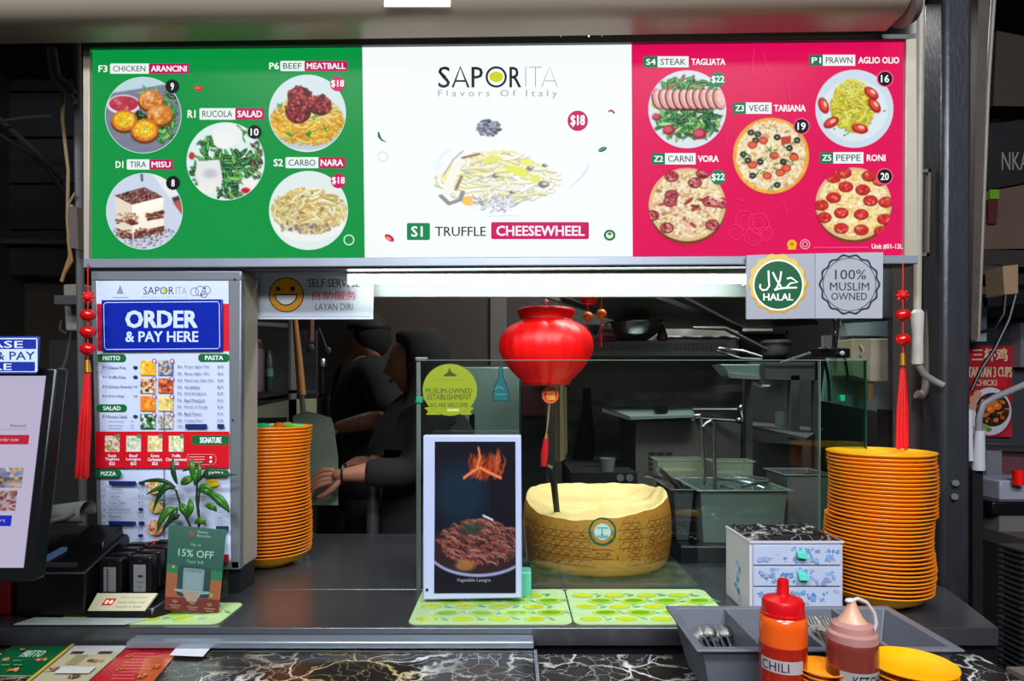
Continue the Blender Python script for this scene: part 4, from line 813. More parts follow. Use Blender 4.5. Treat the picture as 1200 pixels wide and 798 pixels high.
rings = []
for fr in (0, .05, .15, .3, .5, .7, .85, .96, 1): rings.append([(CX+rad(fr*rim(2*PI*k/N))*(0.97 if fr == 0 else 1)*math.cos(2*PI*k/N), CY_+rad(fr*rim(2*PI*k/N))*(.97 if fr == 0 else 1)*math.sin(2*PI*k/N), ZC+fr*rim(2*PI*k/N)) for k in range(N)])
vr = [b._v(r) for r in rings]; b.bm.faces.new(list(reversed(vr[0])))
for A, B in zip(vr, vr[1:]):
    for k in range(N): b.bm.faces.new((A[k], A[(k+1) % N], B[(k+1) % N], B[k]))
b.build('rind', rind, cw, ang=60)
b = MB(); rr = []
for j, (fr, dz) in enumerate(((.998, 0), (.975, .002), (.93, -.004), (.82, -.014), (.65, -.020), (.45, -.023), (.25, -.022), (.08, -.021))):
    row = []
    for k in range(N):
        a = 2*PI*k/N; z = rim(a)+dz if j < 3 else (rim(a)*.35+.165*.65)+dz+.003*math.sin(5*a+j*2)+.002*math.sin(9*a-j); R = rad(rim(a))*fr*(1+(.012*math.sin(13*a+j) if j > 1 else 0)); row.append((CX+R*math.cos(a), CY_+R*math.sin(a), ZC+z))
    rr.append(b._v(row))
for A, B in zip(rr, rr[1:]):
    for k in range(N): b.bm.faces.new((A[k], A[(k+1) % N], B[(k+1) % N], B[k]))
b.bm.faces.new(rr[-1]); b.build('flesh', flesh, cw, ang=70)
def csurf(u, z): a = u; R = rad(z); return Vector((CX+R*math.cos(a), CY_+R*math.sin(a), ZC+z))
def cn(u, z): return Vector((math.cos(u), math.sin(u), 0))
p = Print(csurf, cn, 2e-6); p.n = 150; br = (120, 72, 18)
def cell(a0, z0, s):
    for dx, dz in ((0, 0), (1, 0), (.5, .9)):
        p.line([(a0+dx*s, z0+dz*s*.16), (a0+(dx+.5)*s, z0+(dz+.8)*s*.16), (a0+(dx+1)*s, z0+dz*s*.16), (a0+dx*s, z0+dz*s*.16)], .0016, br)
for i in range(-11, 12):
    a0 = -PI/2-.05+i*.125
    for zz in (.030, .052, .074, .096, .118):
        if zz+.03 < rim(a0 % (2*PI)) and abs(a0+PI/2+.05) > .20 and (zz > .06 or abs(a0+PI/2) > .3) and abs(a0+PI/2-.42) > .09: cell(a0-.06, zz, .11)
for k in range(46):
    a0 = -PI/2+R_(-1.45, 1.5); z0 = R_(.03, .12); p.disc(a0, z0, .012, .0022, br, 8)
for a0 in (-PI/2+.37,):
    p.ring(a0, .085, .10, .008, br, 24, ry=.026) if 0 else p.line([(a0+.09*math.cos(q/3), .085+.026*math.sin(q/3)) for q in range(20)], .0018, br); p.line([(a0+.04*math.cos(q/3), .085+.014*math.sin(q/3)) for q in range(20)], .0018, br)
for i, ch in enumerate('DOP'): 
    a0 = -PI/2+.0+i*.062-.08; p.text(ch, a0-.05, .066, a0, .052, br, .0)
p.line([(-PI/2-.18+.012*i, .070+.003*math.sin(i/22*PI)) for i in range(22)], .0018, br); p.line([(-PI/2-.18+.012*i, .049) for i in range(22)], .0018, br)
p.build('rind_marks', P_PAPER, cw)
p = Print(csurf, cn, 4e-5); p.n = 12; ac = -PI/2-.055; k = CR
for r_, col in ((.0335, (8, 92, 52)), (.0195, (196, 222, 226)), ): p.disc(ac, .115, r_/k, r_, col, 40)
p.rect(ac-.024/k, .117, ac+.024/k, .109, (20, 110, 140)); 
for dz in (.124, .105, .101): p.line([(ac-.014/k, dz), (ac+.014/k, dz)], .0022, (40, 130, 130))
p.text('FORMAGGIO', ac-.021/k, .1155, ac+.021/k, .1105, (225, 240, 240), .0); p.build('round_label', P_PAPER, cw)
# serving spoon in the cheese
sp = thing('serving_spoon', 'dark metal spoon standing in the hollow of the cheese wheel', 'spoon', P(651, 596, 1.62))
b = MB(); sp0, sp1, sp2 = P(640, 548, 1.60), P(648, 558, 1.605), P(653, 600, 1.63)
b.tube([P(641, 545, 1.6), P(645, 548, 1.601), P(648, 556, 1.605), P(650, 575, 1.615), P(653, 604, 1.63)], [.004, .0095, .010, .0085, .008], 10); b.build('handle', mat('dark_steel', (60, 58, 56), .3, .8), sp)
b = MB(); b.sph(P(653, 606, 1.632), .018, 12, (1, .35, .9)); b.build('spoon_bowl', steel, sp)

# ---------------------------------------------------------------- red lanterns and tassels
def lantern(label, px, py, Y, R, H, top=.55, nm='paper_lantern'):
    c = P(px, py, Y); t = thing(nm, label, 'lantern', c); pr = []
    for i in range(21):
        z = -1+2*i/20; r = (max(0, 1-abs(z)**2.1))**.72*.50+.50; pr.append((R*r, H*.43*z-.01*H))
    pr = [(R*a_/55, H*(405-b_)/86) for a_, b_ in ((27, 451), (28, 447), (34, 441), (41, 434), (47, 426.5), (51.5, 419), (54.5, 411), (55, 405), (54, 398), (51, 391), (46, 385), (39, 380), (32, 377), (29.5, 374.5), (31, 371), (33.5, 367), (33, 363.5), (30, 362))]
    b = MB(); b.lathe(c, pr, 96, rf=lambda a, z: (1+.008*math.cos(24*a))*(1-.06*math.exp(-((a-1.5*PI)/.07)**2))); b.build('lantern_body', red_pl, t, ang=70, solid=.0008)
    b = MB(); b.tube([c+Vector((0, 0, H*.5)), c+Vector((.002, 0, H*.56)), c+Vector((0, 0, H*.62)), c+Vector((0, 0, H*.62+.02)), Vector((c.x, c.y, 2.2 if Y < 2 else 2.98))], .0012, 6); b.sph(c+Vector((0, 0, H*.6)), .006, 8); b.build('hanging_cord', white_pl, t); return t
ln = lantern('large red round plastic lantern hanging over the cheese wheel', 640, 405, 1.72, S(55, 1.72), S(86, 1.72))
lantern('small red lantern mostly hidden behind the lamp board', 690, 336, 2.3, S(15, 2.3), S(38, 2.3))
MB().tube([P(640, 361, 1.72), P(636, 352, 1.72)], .0015, 6).build('red_thread', red_cloth, ln); MB().tube([P(641, 361, 1.72), P(645, 352, 1.72)], .0015, 6).build('red_thread', red_cloth, ln)
def fu(px, py, Y, r): 
    t = thing('fu_pendant', 'round red pendant with gold fortune character and red tassel', 'pendant', P(px, py, Y))
    MB().cyl(P(px, py, Y), P(px, py, Y)+Vector((0, .008, 0)), S(r, Y), n=28).build('disc', mat('pendant_red', (200, 30, 10), .4), t)
    p = Print(flatY(Y), FRONT); p.ring(px, py, r*.95, r*.09, (225, 120, 40), 36); p.ring(px, py, r*.78, r*.05, (225, 120, 40), 36); p.text('福', px-r*.55, py-r*.58, px+r*.55, py+r*.58, (245, 175, 60), .02); p.build('gold_character', P_PAPER, t)
    MB().tube([P(px-1, py+r, Y+.003), P(px-3, py+r+22, Y+.003), P(px-5, py+r+37, Y+.003)], .0022, 6).build('cord', mat('beige_cord', (150, 110, 80), .6), t)
    MB().tube([P(px-4, py+r+35, Y+.003), P(px-5, py+r+41, Y+.003)], [.003, .006], 8).build('bead', gold, t)
    MB().tube([P(px-5, py+r+41, Y+.003), P(px-7, py+r+58, Y+.003), P(px-8, py+r+73, Y+.003)], [.007, .010, .008], 10).build('tassel', red_cloth, t)
    MB().tube([P(px, py-r, Y+.003), P(px, py-r-10, Y+.006), P(px-1, 446, 1.72), P(640, 370, 1.72)], .0015, 6).build('cord_top', red_cloth, t); return t
fu(645, 463, 1.70, 10)
def knot_tassel(label, px, Y, y0, beads, yg, ys0, ys1, w, dx):
    t = thing('tassel_ornament', label, 'ornament', P(px, y0, Y)); MB().tube([P(px, 309, YS-.011), P(px, 316, Y), P(px, y0-10, Y), P(px, ys0, Y)], .0013, 6).build('cord', red_cloth, t)
    b = MB(); c = P(px, y0+8, Y)
    for k in range(8):
        a = k*PI/4; d = Vector((math.cos(a), 0, math.sin(a)))*S(8, Y); b.tube([c+d*.15, c+d*.8+Vector((0, .003, 0)), c+d], [.0035, .003, .0008], 8)
    b.sph(c, S(4.5, Y), 10); b.build('knot', red_cloth, t)
    for q in beads: b = MB(); b.sph(P(px, q, Y), S(9, Y), 20, (1, .8, .78), 12); b.build('bead', mat('red_bead', (190, 8, 12), .25, coat=.4), t)
    MB().tube([P(px+dx*.1, yg-6, Y), P(px, yg+8, Y)], [.005, .0065], 12).build('gold_cap', gold, t)
    for k in range(9):
        f = (k-4)/4; MB().tube([P(px+f*1.5, ys0, Y+.002*(k % 3)), P(px+dx*.5+f*w*.42, (ys0+ys1)/2, Y+.002*(k % 3)), P(px+dx+f*w*.5, ys1-R_(0, 5), Y+.002*(k % 3))], [.0032, .0036, .0030], 7).build('strand', red_cloth, t)
    return t
knot_tassel('red knotted tassel ornament hanging left of the menu cabinet', 103, 1.37, 340, (369, 389, 409), 428, 434, 562, 13, -7)
knot_tassel('red knotted tassel ornament hanging right of the stall by the pipes', 1058, 1.40, 338, (369, 398), 420, 432, 528, 12, -1)
# ---------------------------------------------------------------- floral drawer box
bx = thing('drawer_box', 'white mini drawer box with blue floral drawers and black marble top', 'drawers', (.567, 1.35, ZC))
X0, X1, Y0, Y1, ZT = .474, .660, 1.28, 1.425, 1.151; card = mat('white_card', (198, 192, 202), .5, var=.03)
MB().box(X0, X1, Y0+.004, Y1, ZC+.0005, ZT-.004).build('body', card, bx, bev=.001)
MB().box(X0-.001, X1+.001, Y0, Y1+.001, ZT-.004, ZT).build('top_board', card, bx)
b = MB(); nx_, ny_ = 18, 12; g = [[(X0+.002+(X1-X0-.004)*i/nx_, Y0+.003+(Y1-Y0-.004)*j/ny_, ZT+.0035+R_(0, .005)*(1 if 0 < i < nx_ and 0 < j < ny_ else 0)-(.003 if i in (0, nx_) or j in (0, ny_) else 0)) for i in range(nx_+1)] for j in range(ny_+1)]
for r0, r1 in zip(g, g[1:]): b.strip(r1, r0)
b.build('marble_film', marble, bx, ang=80)
dz = .0385; blue = [(90, 140, 190), (120, 160, 200), (140, 150, 190)]
for k in range(3):
    z1 = ZT-.008-k*(dz+.0035)-(k == 2)*.0; z0 = z1-dz
    o = MB().box(X0+.006, X1-.006, Y0-.002, Y0+.004, z0, z1).build('drawer', mat('drawer_front', (176, 186, 208), .4, var=.05), bx, bev=.0008)
    p = Print(lambda u, v: Vector((u, Y0-.002, v)), FRONT, 2e-5)
    for _ in range(30):
        cx, cy = R_(X0+.016, X1-.016), R_(z0+.006, z1-.006); s = R_(.002, .006); col = jit(random.choice(blue), 15)
        for q in range(4): a = R_(0, 6); xx, yy = cx+s*math.cos(a), cy+s*math.sin(a); rx = R_(.4, 1)*s; yy = min(max(yy, z0+rx+.001), z1-rx-.001); p.disc(xx, yy, rx, rx*.8, col, 9, R_(0, 3))
    p.build('printed_flowers', P_PAPER, o)
    if k < 2: b = MB(); hx = .575+k*.002; b.hexa([(hx-.011, Y0-.014, z0+.016-k*.002), (hx+.010, Y0-.014, z0+.013), (hx+.010, Y0-.002, z0+.018), (hx-.011, Y0-.002, z0+.019)], [(hx-.012, Y0-.012, z0+.027), (hx+.005, Y0-.012, z0+.027), (hx+.005, Y0-.002, z0+.029), (hx-.011, Y0-.002, z0+.029)]); b.build('ribbon_pull', mat('mint_ribbon', (80, 200, 175), .5), o, bev=.001)
p = Print(lambda u, v: Vector((X0-.0012, u, v)), Vector((-1, 0, 0)), 2e-5)
for k in range(7): p.disc(Y0+.07+R_(-.012, .012), 1.09-.012*k+R_(-.004, .004), .006, .008, jit(random.choice([(60, 160, 210), (40, 140, 190), (150, 190, 220)]), 12), 12, R_(0, 3))
p.build('printed_flowers', P_PAPER, bx)

# ---------------------------------------------------------------- cutlery tray
tr = thing('cutlery_tray', 'grey plastic cutlery tray with compartments on the front ledge', 'tray', (.478, 1.067, ZL))
tx0, tx1, ty0, ty1, tz0, tz1 = .288, .672, .978, 1.158, ZL-.0045, 1.060
MB().tray(tx0, tx1, ty0, ty1, tz0, tz1, .004, .022, .010).build('tray_shell', grey_pl, tr, bev=.0015)
xsx = [.288+.384*k/4 for k in range(5)]
for k in (1, 2, 3): MB().hexa([(xsx[k]-.0015, ty0+.02, tz0+.003), (xsx[k]+.0015, ty0+.02, tz0+.003), (xsx[k]+.0015, ty1-.02, tz0+.003), (xsx[k]-.0015, ty1-.02, tz0+.003)], [(xsx[k]-.004, ty0-.001, tz1-.001), (xsx[k]+.004, ty0-.001, tz1-.001), (xsx[k]+.004, ty1+.001, tz1-.001), (xsx[k]-.004, ty1+.001, tz1-.001)]).build('divider', grey_pl, tr, bev=.001)
# spoons and forks
def spoon(name, label, grp, x, y, z, rz, tilt, fork=False):
    t = thing(name, label % nth(k+1), 'cutlery', (x, y, z), grp, rz); OFF[t.name] = Vector(); b = MB(); L_ = .058
    t.rotation_euler = (tilt, 0, rz)
    b.tube([(0, -L_, .003), (0, -.02, 0), (0, .02, 0)], [.0045, .0028, .0022], 6)
    if fork:
        b.box(-.009, .009, .018, .034, -.001, .001)
        for q in range(4): b.box(-.009+q*.0052, -.0066+q*.0052, .034, .062, -.001, .001)
    else: b.sph((0, .04, 0), .013, 12, (1, 1.75, .28), 6)
    b.build('metal_body', steel, t); return t
for k in range(7): spoon('spoon', 'steel spoon, %s from the left in the left tray compartment', 'steel spoons in the tray', .322+k*.0085, 1.080+R_(-.004, .004), 1.020+.004*(k % 3), R_(-.12, .12), .16)
for k in range(6): spoon('fork', 'steel fork, %s from the left in the third tray compartment', 'steel forks in the tray', .500+k*.009, 1.082+R_(-.003, .003), 1.030+.003*(k % 3), R_(-.1, .1)-.2, .22, True)

# ---------------------------------------------------------------- squeeze bottles
def bottle(name, label, px, Y, w, zs, body, cap, tip, capn):
    x = (px-600)/F*Y; R = S(w/2, Y); t = thing(name, label, 'bottle', (x, Y, ZL-.006)); z0 = ZL-.006
    MB().lathe((x, Y, 0), [(0, z0), (R*.9, z0), (R, z0+.006), (R, zs-.012), (R*.96, zs-.004), (R*.80, zs), (R*.78, zs+.004)], 36).build('bottle_body', body, t, ang=50)
    MB().lathe((x, Y, 0), [(R*1.0, zs-.040), (R*1.006, zs-.036), (R*1.006, zs-.012), (R*.97, zs-.003), (R*.82, zs+.0015)], 36).build('stained_wall', mat('stained_'+body.name, (222, 84, 18) if body.name == 'chili_sauce' else (112, 44, 36), .2, var=.2, vs=9, coat=.4), t, ang=50)
    return t, x, R
chili = mat('chili_sauce', (150, 26, 8), .22, var=.25, vs=9, coat=.5); ket = mat('ketchup_sauce', (66, 16, 16), .25, var=.3, vs=7, coat=.4)
t, x, R = bottle('squeeze_bottle', 'orange-red chili squeeze bottle with a solid red cap', 917.5, .925, 53, P(0, 719, .925).z, chili, None, None, None); Y = .925
zc = P(0, 719, Y).z; capm = mat('red_cap', (190, 8, 18), .3, var=.05)
b = MB(); b.lathe((x, Y, 0), [(R*.84, zc-.004), (R*.88, zc-.002), (R*.88, zc+.018), (R*.82, zc+.022), (R*.3, zc+.027), (R*.26, zc+.030), (R*.24, zc+.045), (R*.2, zc+.050), (0, zc+.050)], 36); o = b.build('cap', capm, t, ang=40)
for k in range(36):
    a = 2*PI*k/36; 
    if k % 2 == 0 and math.sin(a) < .3: pass
b = MB(); b.lathe((x, Y, 0), [(R*.86, zc+.000), (R*.93, zc+.001), (R*.93, zc+.004), (R*.86, zc+.005)], 36); b.build('cap_ring', capm, t)
def bsurf(x, Y, R): return (lambda u, v: Vector((x+R*math.sin(u), Y-R*math.cos(u), v))), (lambda u, v: Vector((math.sin(u), -math.cos(u), 0)))
f_, n_ = bsurf(x, Y, R); p = Print(f_, n_, 2e-4); zt2 = P(0, 765, Y).z
us = np.linspace(-1.45, .5, 16); p.grid(us, np.array([zt2, zt2-.018]), np.full((2, 16, 3), 150.)+np.array([8, 0, 4])); p.text('CHILI', -1.35, zt2-.003, -.15, zt2-.0155, (30, 26, 30), .01); p.build('handwritten_label', P_PAPER, t)
t, x, R = bottle('squeeze_bottle', 'dark ketchup squeeze bottle with clear pointed cap and loop', 998.5, .90, 56, P(0, 745, .90).z, ket, None, None, None); Y = .90
zc = P(0, 745, Y).z; clr = mat('cloudy_clear_cap', (166, 118, 112), .3, var=.1); tipm = mat('cloudy_tip', (196, 148, 120), .35)
b = MB(); b.lathe((x, Y, 0), [(R*.84, zc-.006), (R*.98, zc-.004), (R*.98, zc+.006), (R*.84, zc+.009), (R*.80, zc+.017), (R*.6, zc+.022)], 36); b.build('cap', clr, t, ang=40)
b = MB(); b.lathe((x, Y, 0), [(R*.62, zc+.020), (R*.40, zc+.028), (R*.2, zc+.042), (R*.14, zc+.048), (0, zc+.049)], 28); b.build('pointed_tip', tipm, t)
b = MB(); b.tube([(x-.002, Y, zc+.049), (x+.008, Y, zc+.052), (x+.020, Y, zc+.047), (x+.031, Y, zc+.032), (x+.034, Y, zc+.018), (x+.030, Y, zc+.006), (x+.026, Y, zc+.004)], .0026, 8); b.sph((x-.003, Y, zc+.049), .0055, 10, (1.3, 1, .7)); b.build('cap_loop', mat('white_loop', (190, 180, 180), .35), t)
f_, n_ = bsurf(x, Y, R); p = Print(f_, n_, 2e-4); zt2 = P(0, 778, Y).z
us = np.linspace(-.95, 1.25, 16); p.grid(us, np.array([zt2, zt2-.025]), np.full((2, 16, 3), 138.)); p.text('KETCHUP', -.45, zt2-.004, 1.2, zt2-.018, (24, 22, 26), .02); p.build('handwritten_label', P_PAPER, t)

# ---------------------------------------------------------------- touch screen kiosk at far left
tk = thing('touch_kiosk', 'tall self-order touch screen kiosk cut off by the left edge', 'kiosk', (-1.0, 1.08, ZL))
def kf(X, v, d=0): # screen plane leaning back
    z = EYE-(v-HY)/F*1.085; return Vector((X, 1.06+(z-1.169)*.16+d, z))
def kslab(name, xa, xb, va, vb, d0, d1, m, bev=0): A = [kf(xa, vb, d0), kf(xb, vb, d0), kf(xb, va, d0), kf(xa, va, d0)]; k = Vector((0, d1-d0, 0)); return MB().hexa([q+k for q in A], A).build(name, m, tk, bev=bev)
kslab('housing', -1.14, -.786, 430, 676, 0, .03, black_pl, .004)
so = kslab('screen', -1.12, -.803, 440, 660, -.001, .002, mat('screen_off', (180, 176, 200), .1))
p = Print(lambda u, v: kf(-.803-(57-u)/F*1.08, v, -.001), Vector((0, -1, .1)).normalized()); lav = (206, 196, 226)
p.rect(-190, 440, 57, 660, lav); p.text('Powered', 22, 497, 40, 501, (70, 70, 90)); p.line([(-20, 503.5), (42, 503.5)], .5, (150, 150, 170)); p.rect(-60, 510, 46, 521, (205, 30, 60), 1.5); p.text('order now', 10, 513, 34, 517.5, (240, 200, 210))
p.pic(8, 548, 44, 571, thumb([(90, 120, 180), (200, 160, 120), (120, 80, 60), (210, 200, 190)], (150, 150, 170)), 24, 20); p.pic(8, 574, 40, 597, thumb([(160, 100, 90), (210, 180, 170), (110, 60, 70)], (180, 160, 170)), 24, 20); p.rect(-60, 602, 37, 614, (30, 40, 200)); p.text('Tap here to start', -40, 605.5, 30, 610.5, (200, 200, 240))
p.build('screen_content', print_mat('kiosk_screen', .78, .1), so)
MB().box(-1.02, -.93, 1.02, 1.10, ZL, ZL+.10).build('stand', black_pl, tk, bev=.004)
sg2 = MB().front([(-75, 394), (44, 394), (46, 397), (43, 436), (41, 438), (-75, 438)], 1.09, 1.094).build('top_sign', mat('sign_blue', (28, 50, 130), .3), tk, bev=.0005)
p = Print(flatY(1.09), FRONT); wv = (205, 215, 240); bl = (24, 44, 140)
p.rect(-73, 396, 44, 436, (190, 205, 235), 2); p.rect(-73, 397.5, 42.5, 409, bl); p.rect(-73, 424, 41, 435, bl)
p.text('PLEASE', -48, 399.5, 27, 407.5, wv, .02); p.text('ORDER & PAY', -66, 412, 41, 421.5, (40, 60, 120), .02); p.text('HERE', -38, 426, 14, 433.5, wv, .02); p.build('printed_letters', P_PAPER, sg2)
t = thing('red_stool_panel', 'bright red panel below the touch screen kiosk', 'panel', (P(-8, 0, 1.30).x, 1.30, ZC)); MB().box(P(-80, 0, 1.30).x, P(16, 0, 1.30).x, 1.29, 1.31, ZC+.0005, P(0, 668, 1.3).z).build('panel', mat('red_panel', (150, 14, 16), .45), t, bev=.002)

# ---------------------------------------------------------------- receipt printer etc
pr_ = thing('receipt_printer', 'black receipt printer with a paper curl behind the card readers', 'printer', (-.94, 1.33, ZC))
xa, xb = P(18, 0, 1.27).x, P(88, 0, 1.27).x; z0, z1 = ZC+.004, P(0, 670, 1.27).z
b = MB(); yz = [(1.27, z0), (1.27, z1), (1.41, z1+.045), (1.42, z1+.035), (1.42, z0)]; yz_prism(b, yz, xa, xb+.02); b.build('housing', black_pl, pr_, bev=.004)
MB().box(xa+.001, xb+.019, 1.2685, 1.27, z1-.004, z1-.001).build('front_edge', mat('edge_grey', (82, 82, 84), .3), pr_)
kk = lambda y: z1+(y-1.27)*.32
MB().hexa([(xa+.015, 1.29, kk(1.29)+.0005), (xa+.035, 1.29, kk(1.29)+.0005), (xa+.055, 1.35, kk(1.35)+.0005), (xa+.035, 1.35, kk(1.35)+.0005)], [(xa+.015, 1.29, kk(1.29)+.004), (xa+.035, 1.29, kk(1.29)+.004), (xa+.055, 1.35, kk(1.35)+.004), (xa+.035, 1.35, kk(1.35)+.004)]).build('blue_label', mat('blue_label', (90, 120, 160), .3), pr_)
MB().box(xa+.02, xb-.01, 1.285, 1.292, kk(1.285), kk(1.29)+.006).build('tear_bar', steel_dk, pr_)
MB().hexa([(xa+.05, 1.34, kk(1.34)-.002), (xb+.012, 1.34, kk(1.34)-.002), (xb+.012, 1.41, kk(1.41)-.002), (xa+.05, 1.41, kk(1.41)-.002)], [(xa+.055, 1.345, kk(1.34)+.02), (xb+.008, 1.345, kk(1.34)+.02), (xb+.008, 1.41, kk(1.41)+.02), (xa+.055, 1.41, kk(1.41)+.02)]).build('paper_lid', black_pl, pr_, bev=.003)
sp2 = thing('label_printer', 'black label printer with curled paper standing behind the receipt printer', 'printer', (P(78, 0, 1.5).x, 1.49, ZC))
MB().box(P(42, 0, 1.5).x, P(112, 0, 1.5).x, 1.45, 1.56, ZC+.0005, P(0, 628, 1.5).z).build('housing', black_mt, sp2, bev=.005)
b = MB(); b.beam(P(52, 0, 1.46)*1, P(104, 0, 1.46), .01, .01) if 0 else None
b.box(P(50, 0, 1.46).x, P(104, 0, 1.46).x, 1.455, 1.475, P(0, 622, 1.46).z, P(0, 617, 1.46).z); b.build('paper_slot', steel_dk, sp2)
b = MB(); A = []; B = []
for k in range(12):
    a = math.radians(-60+k*24); c0 = P(75, 603, 1.47); A.append((c0.x-.028+.0*k, 1.47-.02*math.cos(a), c0.z+.022*math.sin(a))); B.append((c0.x+.045, 1.475-.03*math.cos(a)+.01, c0.z+.004+.026*math.sin(a)))
b.strip(A, B); b.build('paper_curl', mat('receipt_paper', (125, 128, 118), .7), sp2, solid=.0006)
MB().tube([P(54, 612, 1.455), P(78, 606, 1.455), P(88, 600, 1.455)], .006, 8).build('paper_roll', mat('receipt_paper', (125, 128, 118), .7), sp2)

# power bank dock
pk = thing('charging_dock', 'black charging dock with cream front label holding power banks', 'dock', (P(146, 0, 1.28).x, 1.33, ZC))
xl, xr = P(98, 0, 1.26).x, P(178, 0, 1.26).x; zb0 = ZC+.006
b = MB(); b.hexa([(xl, 1.262, zb0), (xr, 1.262, zb0), (xr+.02, 1.285, zb0), (xr+.02, 1.415, zb0), (xl+.005, 1.415, zb0)], [(xl, 1.268, zb0+.016), (xr-.004, 1.268, zb0+.016), (xr+.016, 1.292, zb0+.03), (xr+.018, 1.42, zb0+.045), (xl+.008, 1.42, zb0+.045)]); b.build('base', black_pl, pk, bev=.003)
la = [(xl+.006, 1.2665, zb0+.010), (xr-.016, 1.2665, zb0+.010), (xr-.002, 1.287, zb0+.038), (xl+.012, 1.287, zb0+.038)]
b = MB(); b.hexa([la[0], la[1], la[2], la[3]], [tuple(Vector(q)+Vector((0, -.004, .0025))) for q in la]); lo = b.build('front_label', mat('cream_label', (196, 190, 158), .4, var=.02), pk)
def lfm(u, v): A_ = Vector(la[0]).lerp(Vector(la[1]), u); B_ = Vector(la[3]).lerp(Vector(la[2]), u); return A_.lerp(B_, v)+Vector((0, -.004, .0025))
p = Print(lfm, Vector((0, -.8, .6)).normalized()); p.poly([(.18, .3), (.36, .3), (.38, .7), (.2, .7)], (200, 40, 30)); p.disc(.245, .5, .03, .12, (250, 220, 210)); p.disc(.32, .5, .03, .12, (250, 220, 210))
for k, st in enumerate(('Rent a power', 'bank here and', 'return it later')): p.text(st, .45, .82-k*.26, .9, .68-k*.26, (130, 125, 105))
p.build('printed_graphics', P_PAPER, lo)
for col, (pa, pb) in enumerate(((116, 143), (151, 178))):
    for d in range(4):
        y0 = 1.298+d*.029; xa_, xb_ = P(pa, 0, 1.30).x+d*.0012, P(pb, 0, 1.30).x+d*.0012; z0_ = zb0+.033+d*.004; z1_ = P(0, 655-col*3, 1.30).z+d*.0035
        t = thing('power_bank', 'black rental power bank with silver label, %s column of the dock, %s' % (('left', 'right')[col], ('frontmost', 'second from front', 'third from front', 'rearmost')[d]), 'power bank', ((xa_+xb_)/2, y0, z0_), 'power banks in the dock')
        MB().box(xa_, xb_, y0, y0+.024, z0_, z1_).build('shell', black_pl, t, bev=.004, bseg=3)
        if d == 0:
            o = MB().box(xa_+.011, xb_-.011, y0-.0008, y0+.001, z0_+.006, z1_-.016).build('silver_label', mat('silver_label', (130, 132, 132), .35, .3, var=.05), t)
            p = Print(flatY(1.30-.0035), FRONT); c0 = (pa+pb)/2
            if col: p.rect(c0-3, 674, c0+3, 676.5, (30, 30, 30), 1); p.line([(c0-4.5, 682), (c0+4.5, 682)], .8, (90, 90, 90)); p.disc(c0, 688, .9, None, (60, 60, 60), 8); p.line([(c0-4.5, 697), (c0+4.5, 697)], .8, (90, 90, 90))
            else: 
                for yy in range(668, 700, 3): p.line([(c0-4.5, yy), (c0-2.5, yy)], 1.8, (45, 45, 45))
            p.build('printed_marks', P_PAPER, o)
        MB().cyl(((xa_+xb_)/2, y0-.0005, z1_-.009), ((xa_+xb_)/2, y0-.0015, z1_-.009), .0022, n=10).build('led', steel, t) if d == 0 else None
lime_mat('lime-patterned rubber mat under the power bank dock and promo stand', P(60, 0, 1.24).x, P(270, 0, 1.29).x, 1.236, 1.36, ZC)
t = tag(MB().hexa([(P(22, 0, 1.24).x, 1.228, ZC+.0035), (P(150, 0, 1.24).x, 1.228, ZC+.0035), (P(172, 0, 1.25).x, 1.258, ZC+.0035), (P(30, 0, 1.24).x, 1.264, ZC+.0035)], [(P(22, 0, 1.24).x, 1.228, ZC+.0050), (P(150, 0, 1.24).x, 1.228, ZC+.0052), (P(172, 0, 1.25).x, 1.258, ZC+.0055), (P(30, 0, 1.24).x, 1.264, ZC+.0055)]).build('plastic_sheet', mat('clear_sheet', (170, 178, 172), .2), None), 'clear plastic sheet sticking out under the receipt printer', 'sheet')

# promo stand
ps = thing('promo_stand', 'acrylic stand with green and orange 15% off leaflet', 'stand', P(228, 719, 1.29))
PF = [P(198, 615, 1.315), None, P(256, 720.5, 1.295), P(193, 714, 1.277)]
_n = (PF[2]-PF[3]).cross(PF[0]-PF[3]); _e = Vector((0, 0, EYE)); _r = P(265, 621, 1)-_e; PF[1] = _e+_r*((PF[3]-_e).dot(_n)/_r.dot(_n))
def pf(u, v, d=0): # tilted card: corner pixels (198,615)(265,622)(256,722)(193,716)
    s_, t_ = u, v; top = Vector(PF[0]).lerp(PF[1], s_); bot = Vector(PF[3]).lerp(PF[2], s_); q = bot.lerp(top, 1-t_); return q+Vector((0, d, 0))
def pslab(name, m, d0, d1): A = [pf(0, 1, d0), pf(1, 1, d0), pf(1, 0, d0), pf(0, 0, d0)]; k = Vector((0, d1-d0, 0)); return MB().hexa([q+k for q in A], A).build(name, m, ps)
po2 = pslab('leaflet', mat('leaflet', (10, 92, 72), .3), 0, .001)
p = Print(lambda u, v: pf(u/100, v/150), Vector((.05, -1, .1)).normalized(), 4e-5); tg = (10, 92, 74)
p.rect(0, 0, 100, 150, tg); p.rect(0, 84, 100, 150, (196, 100, 48)); p.poly([(0, 70), (100, 76), (100, 92), (50, 90), (0, 84)][::-1], (20, 130, 80)); p.poly([(0, 128), (100, 124), (100, 150), (0, 150)][::-1], (140, 36, 32))
p.disc(40, 12, 5, None, (170, 60, 50)); p.text('Hawker', 50, 5, 70, 10, (190, 215, 205)); p.text('Benefits', 50, 12, 74, 17, (190, 215, 205)); p.text('Up to', 40, 29, 58, 35, (180, 215, 200)); p.text('15% OFF', 19, 41, 82, 54, (190, 225, 205), .02); p.text('Your bill', 34, 59, 64, 65, (170, 210, 195))
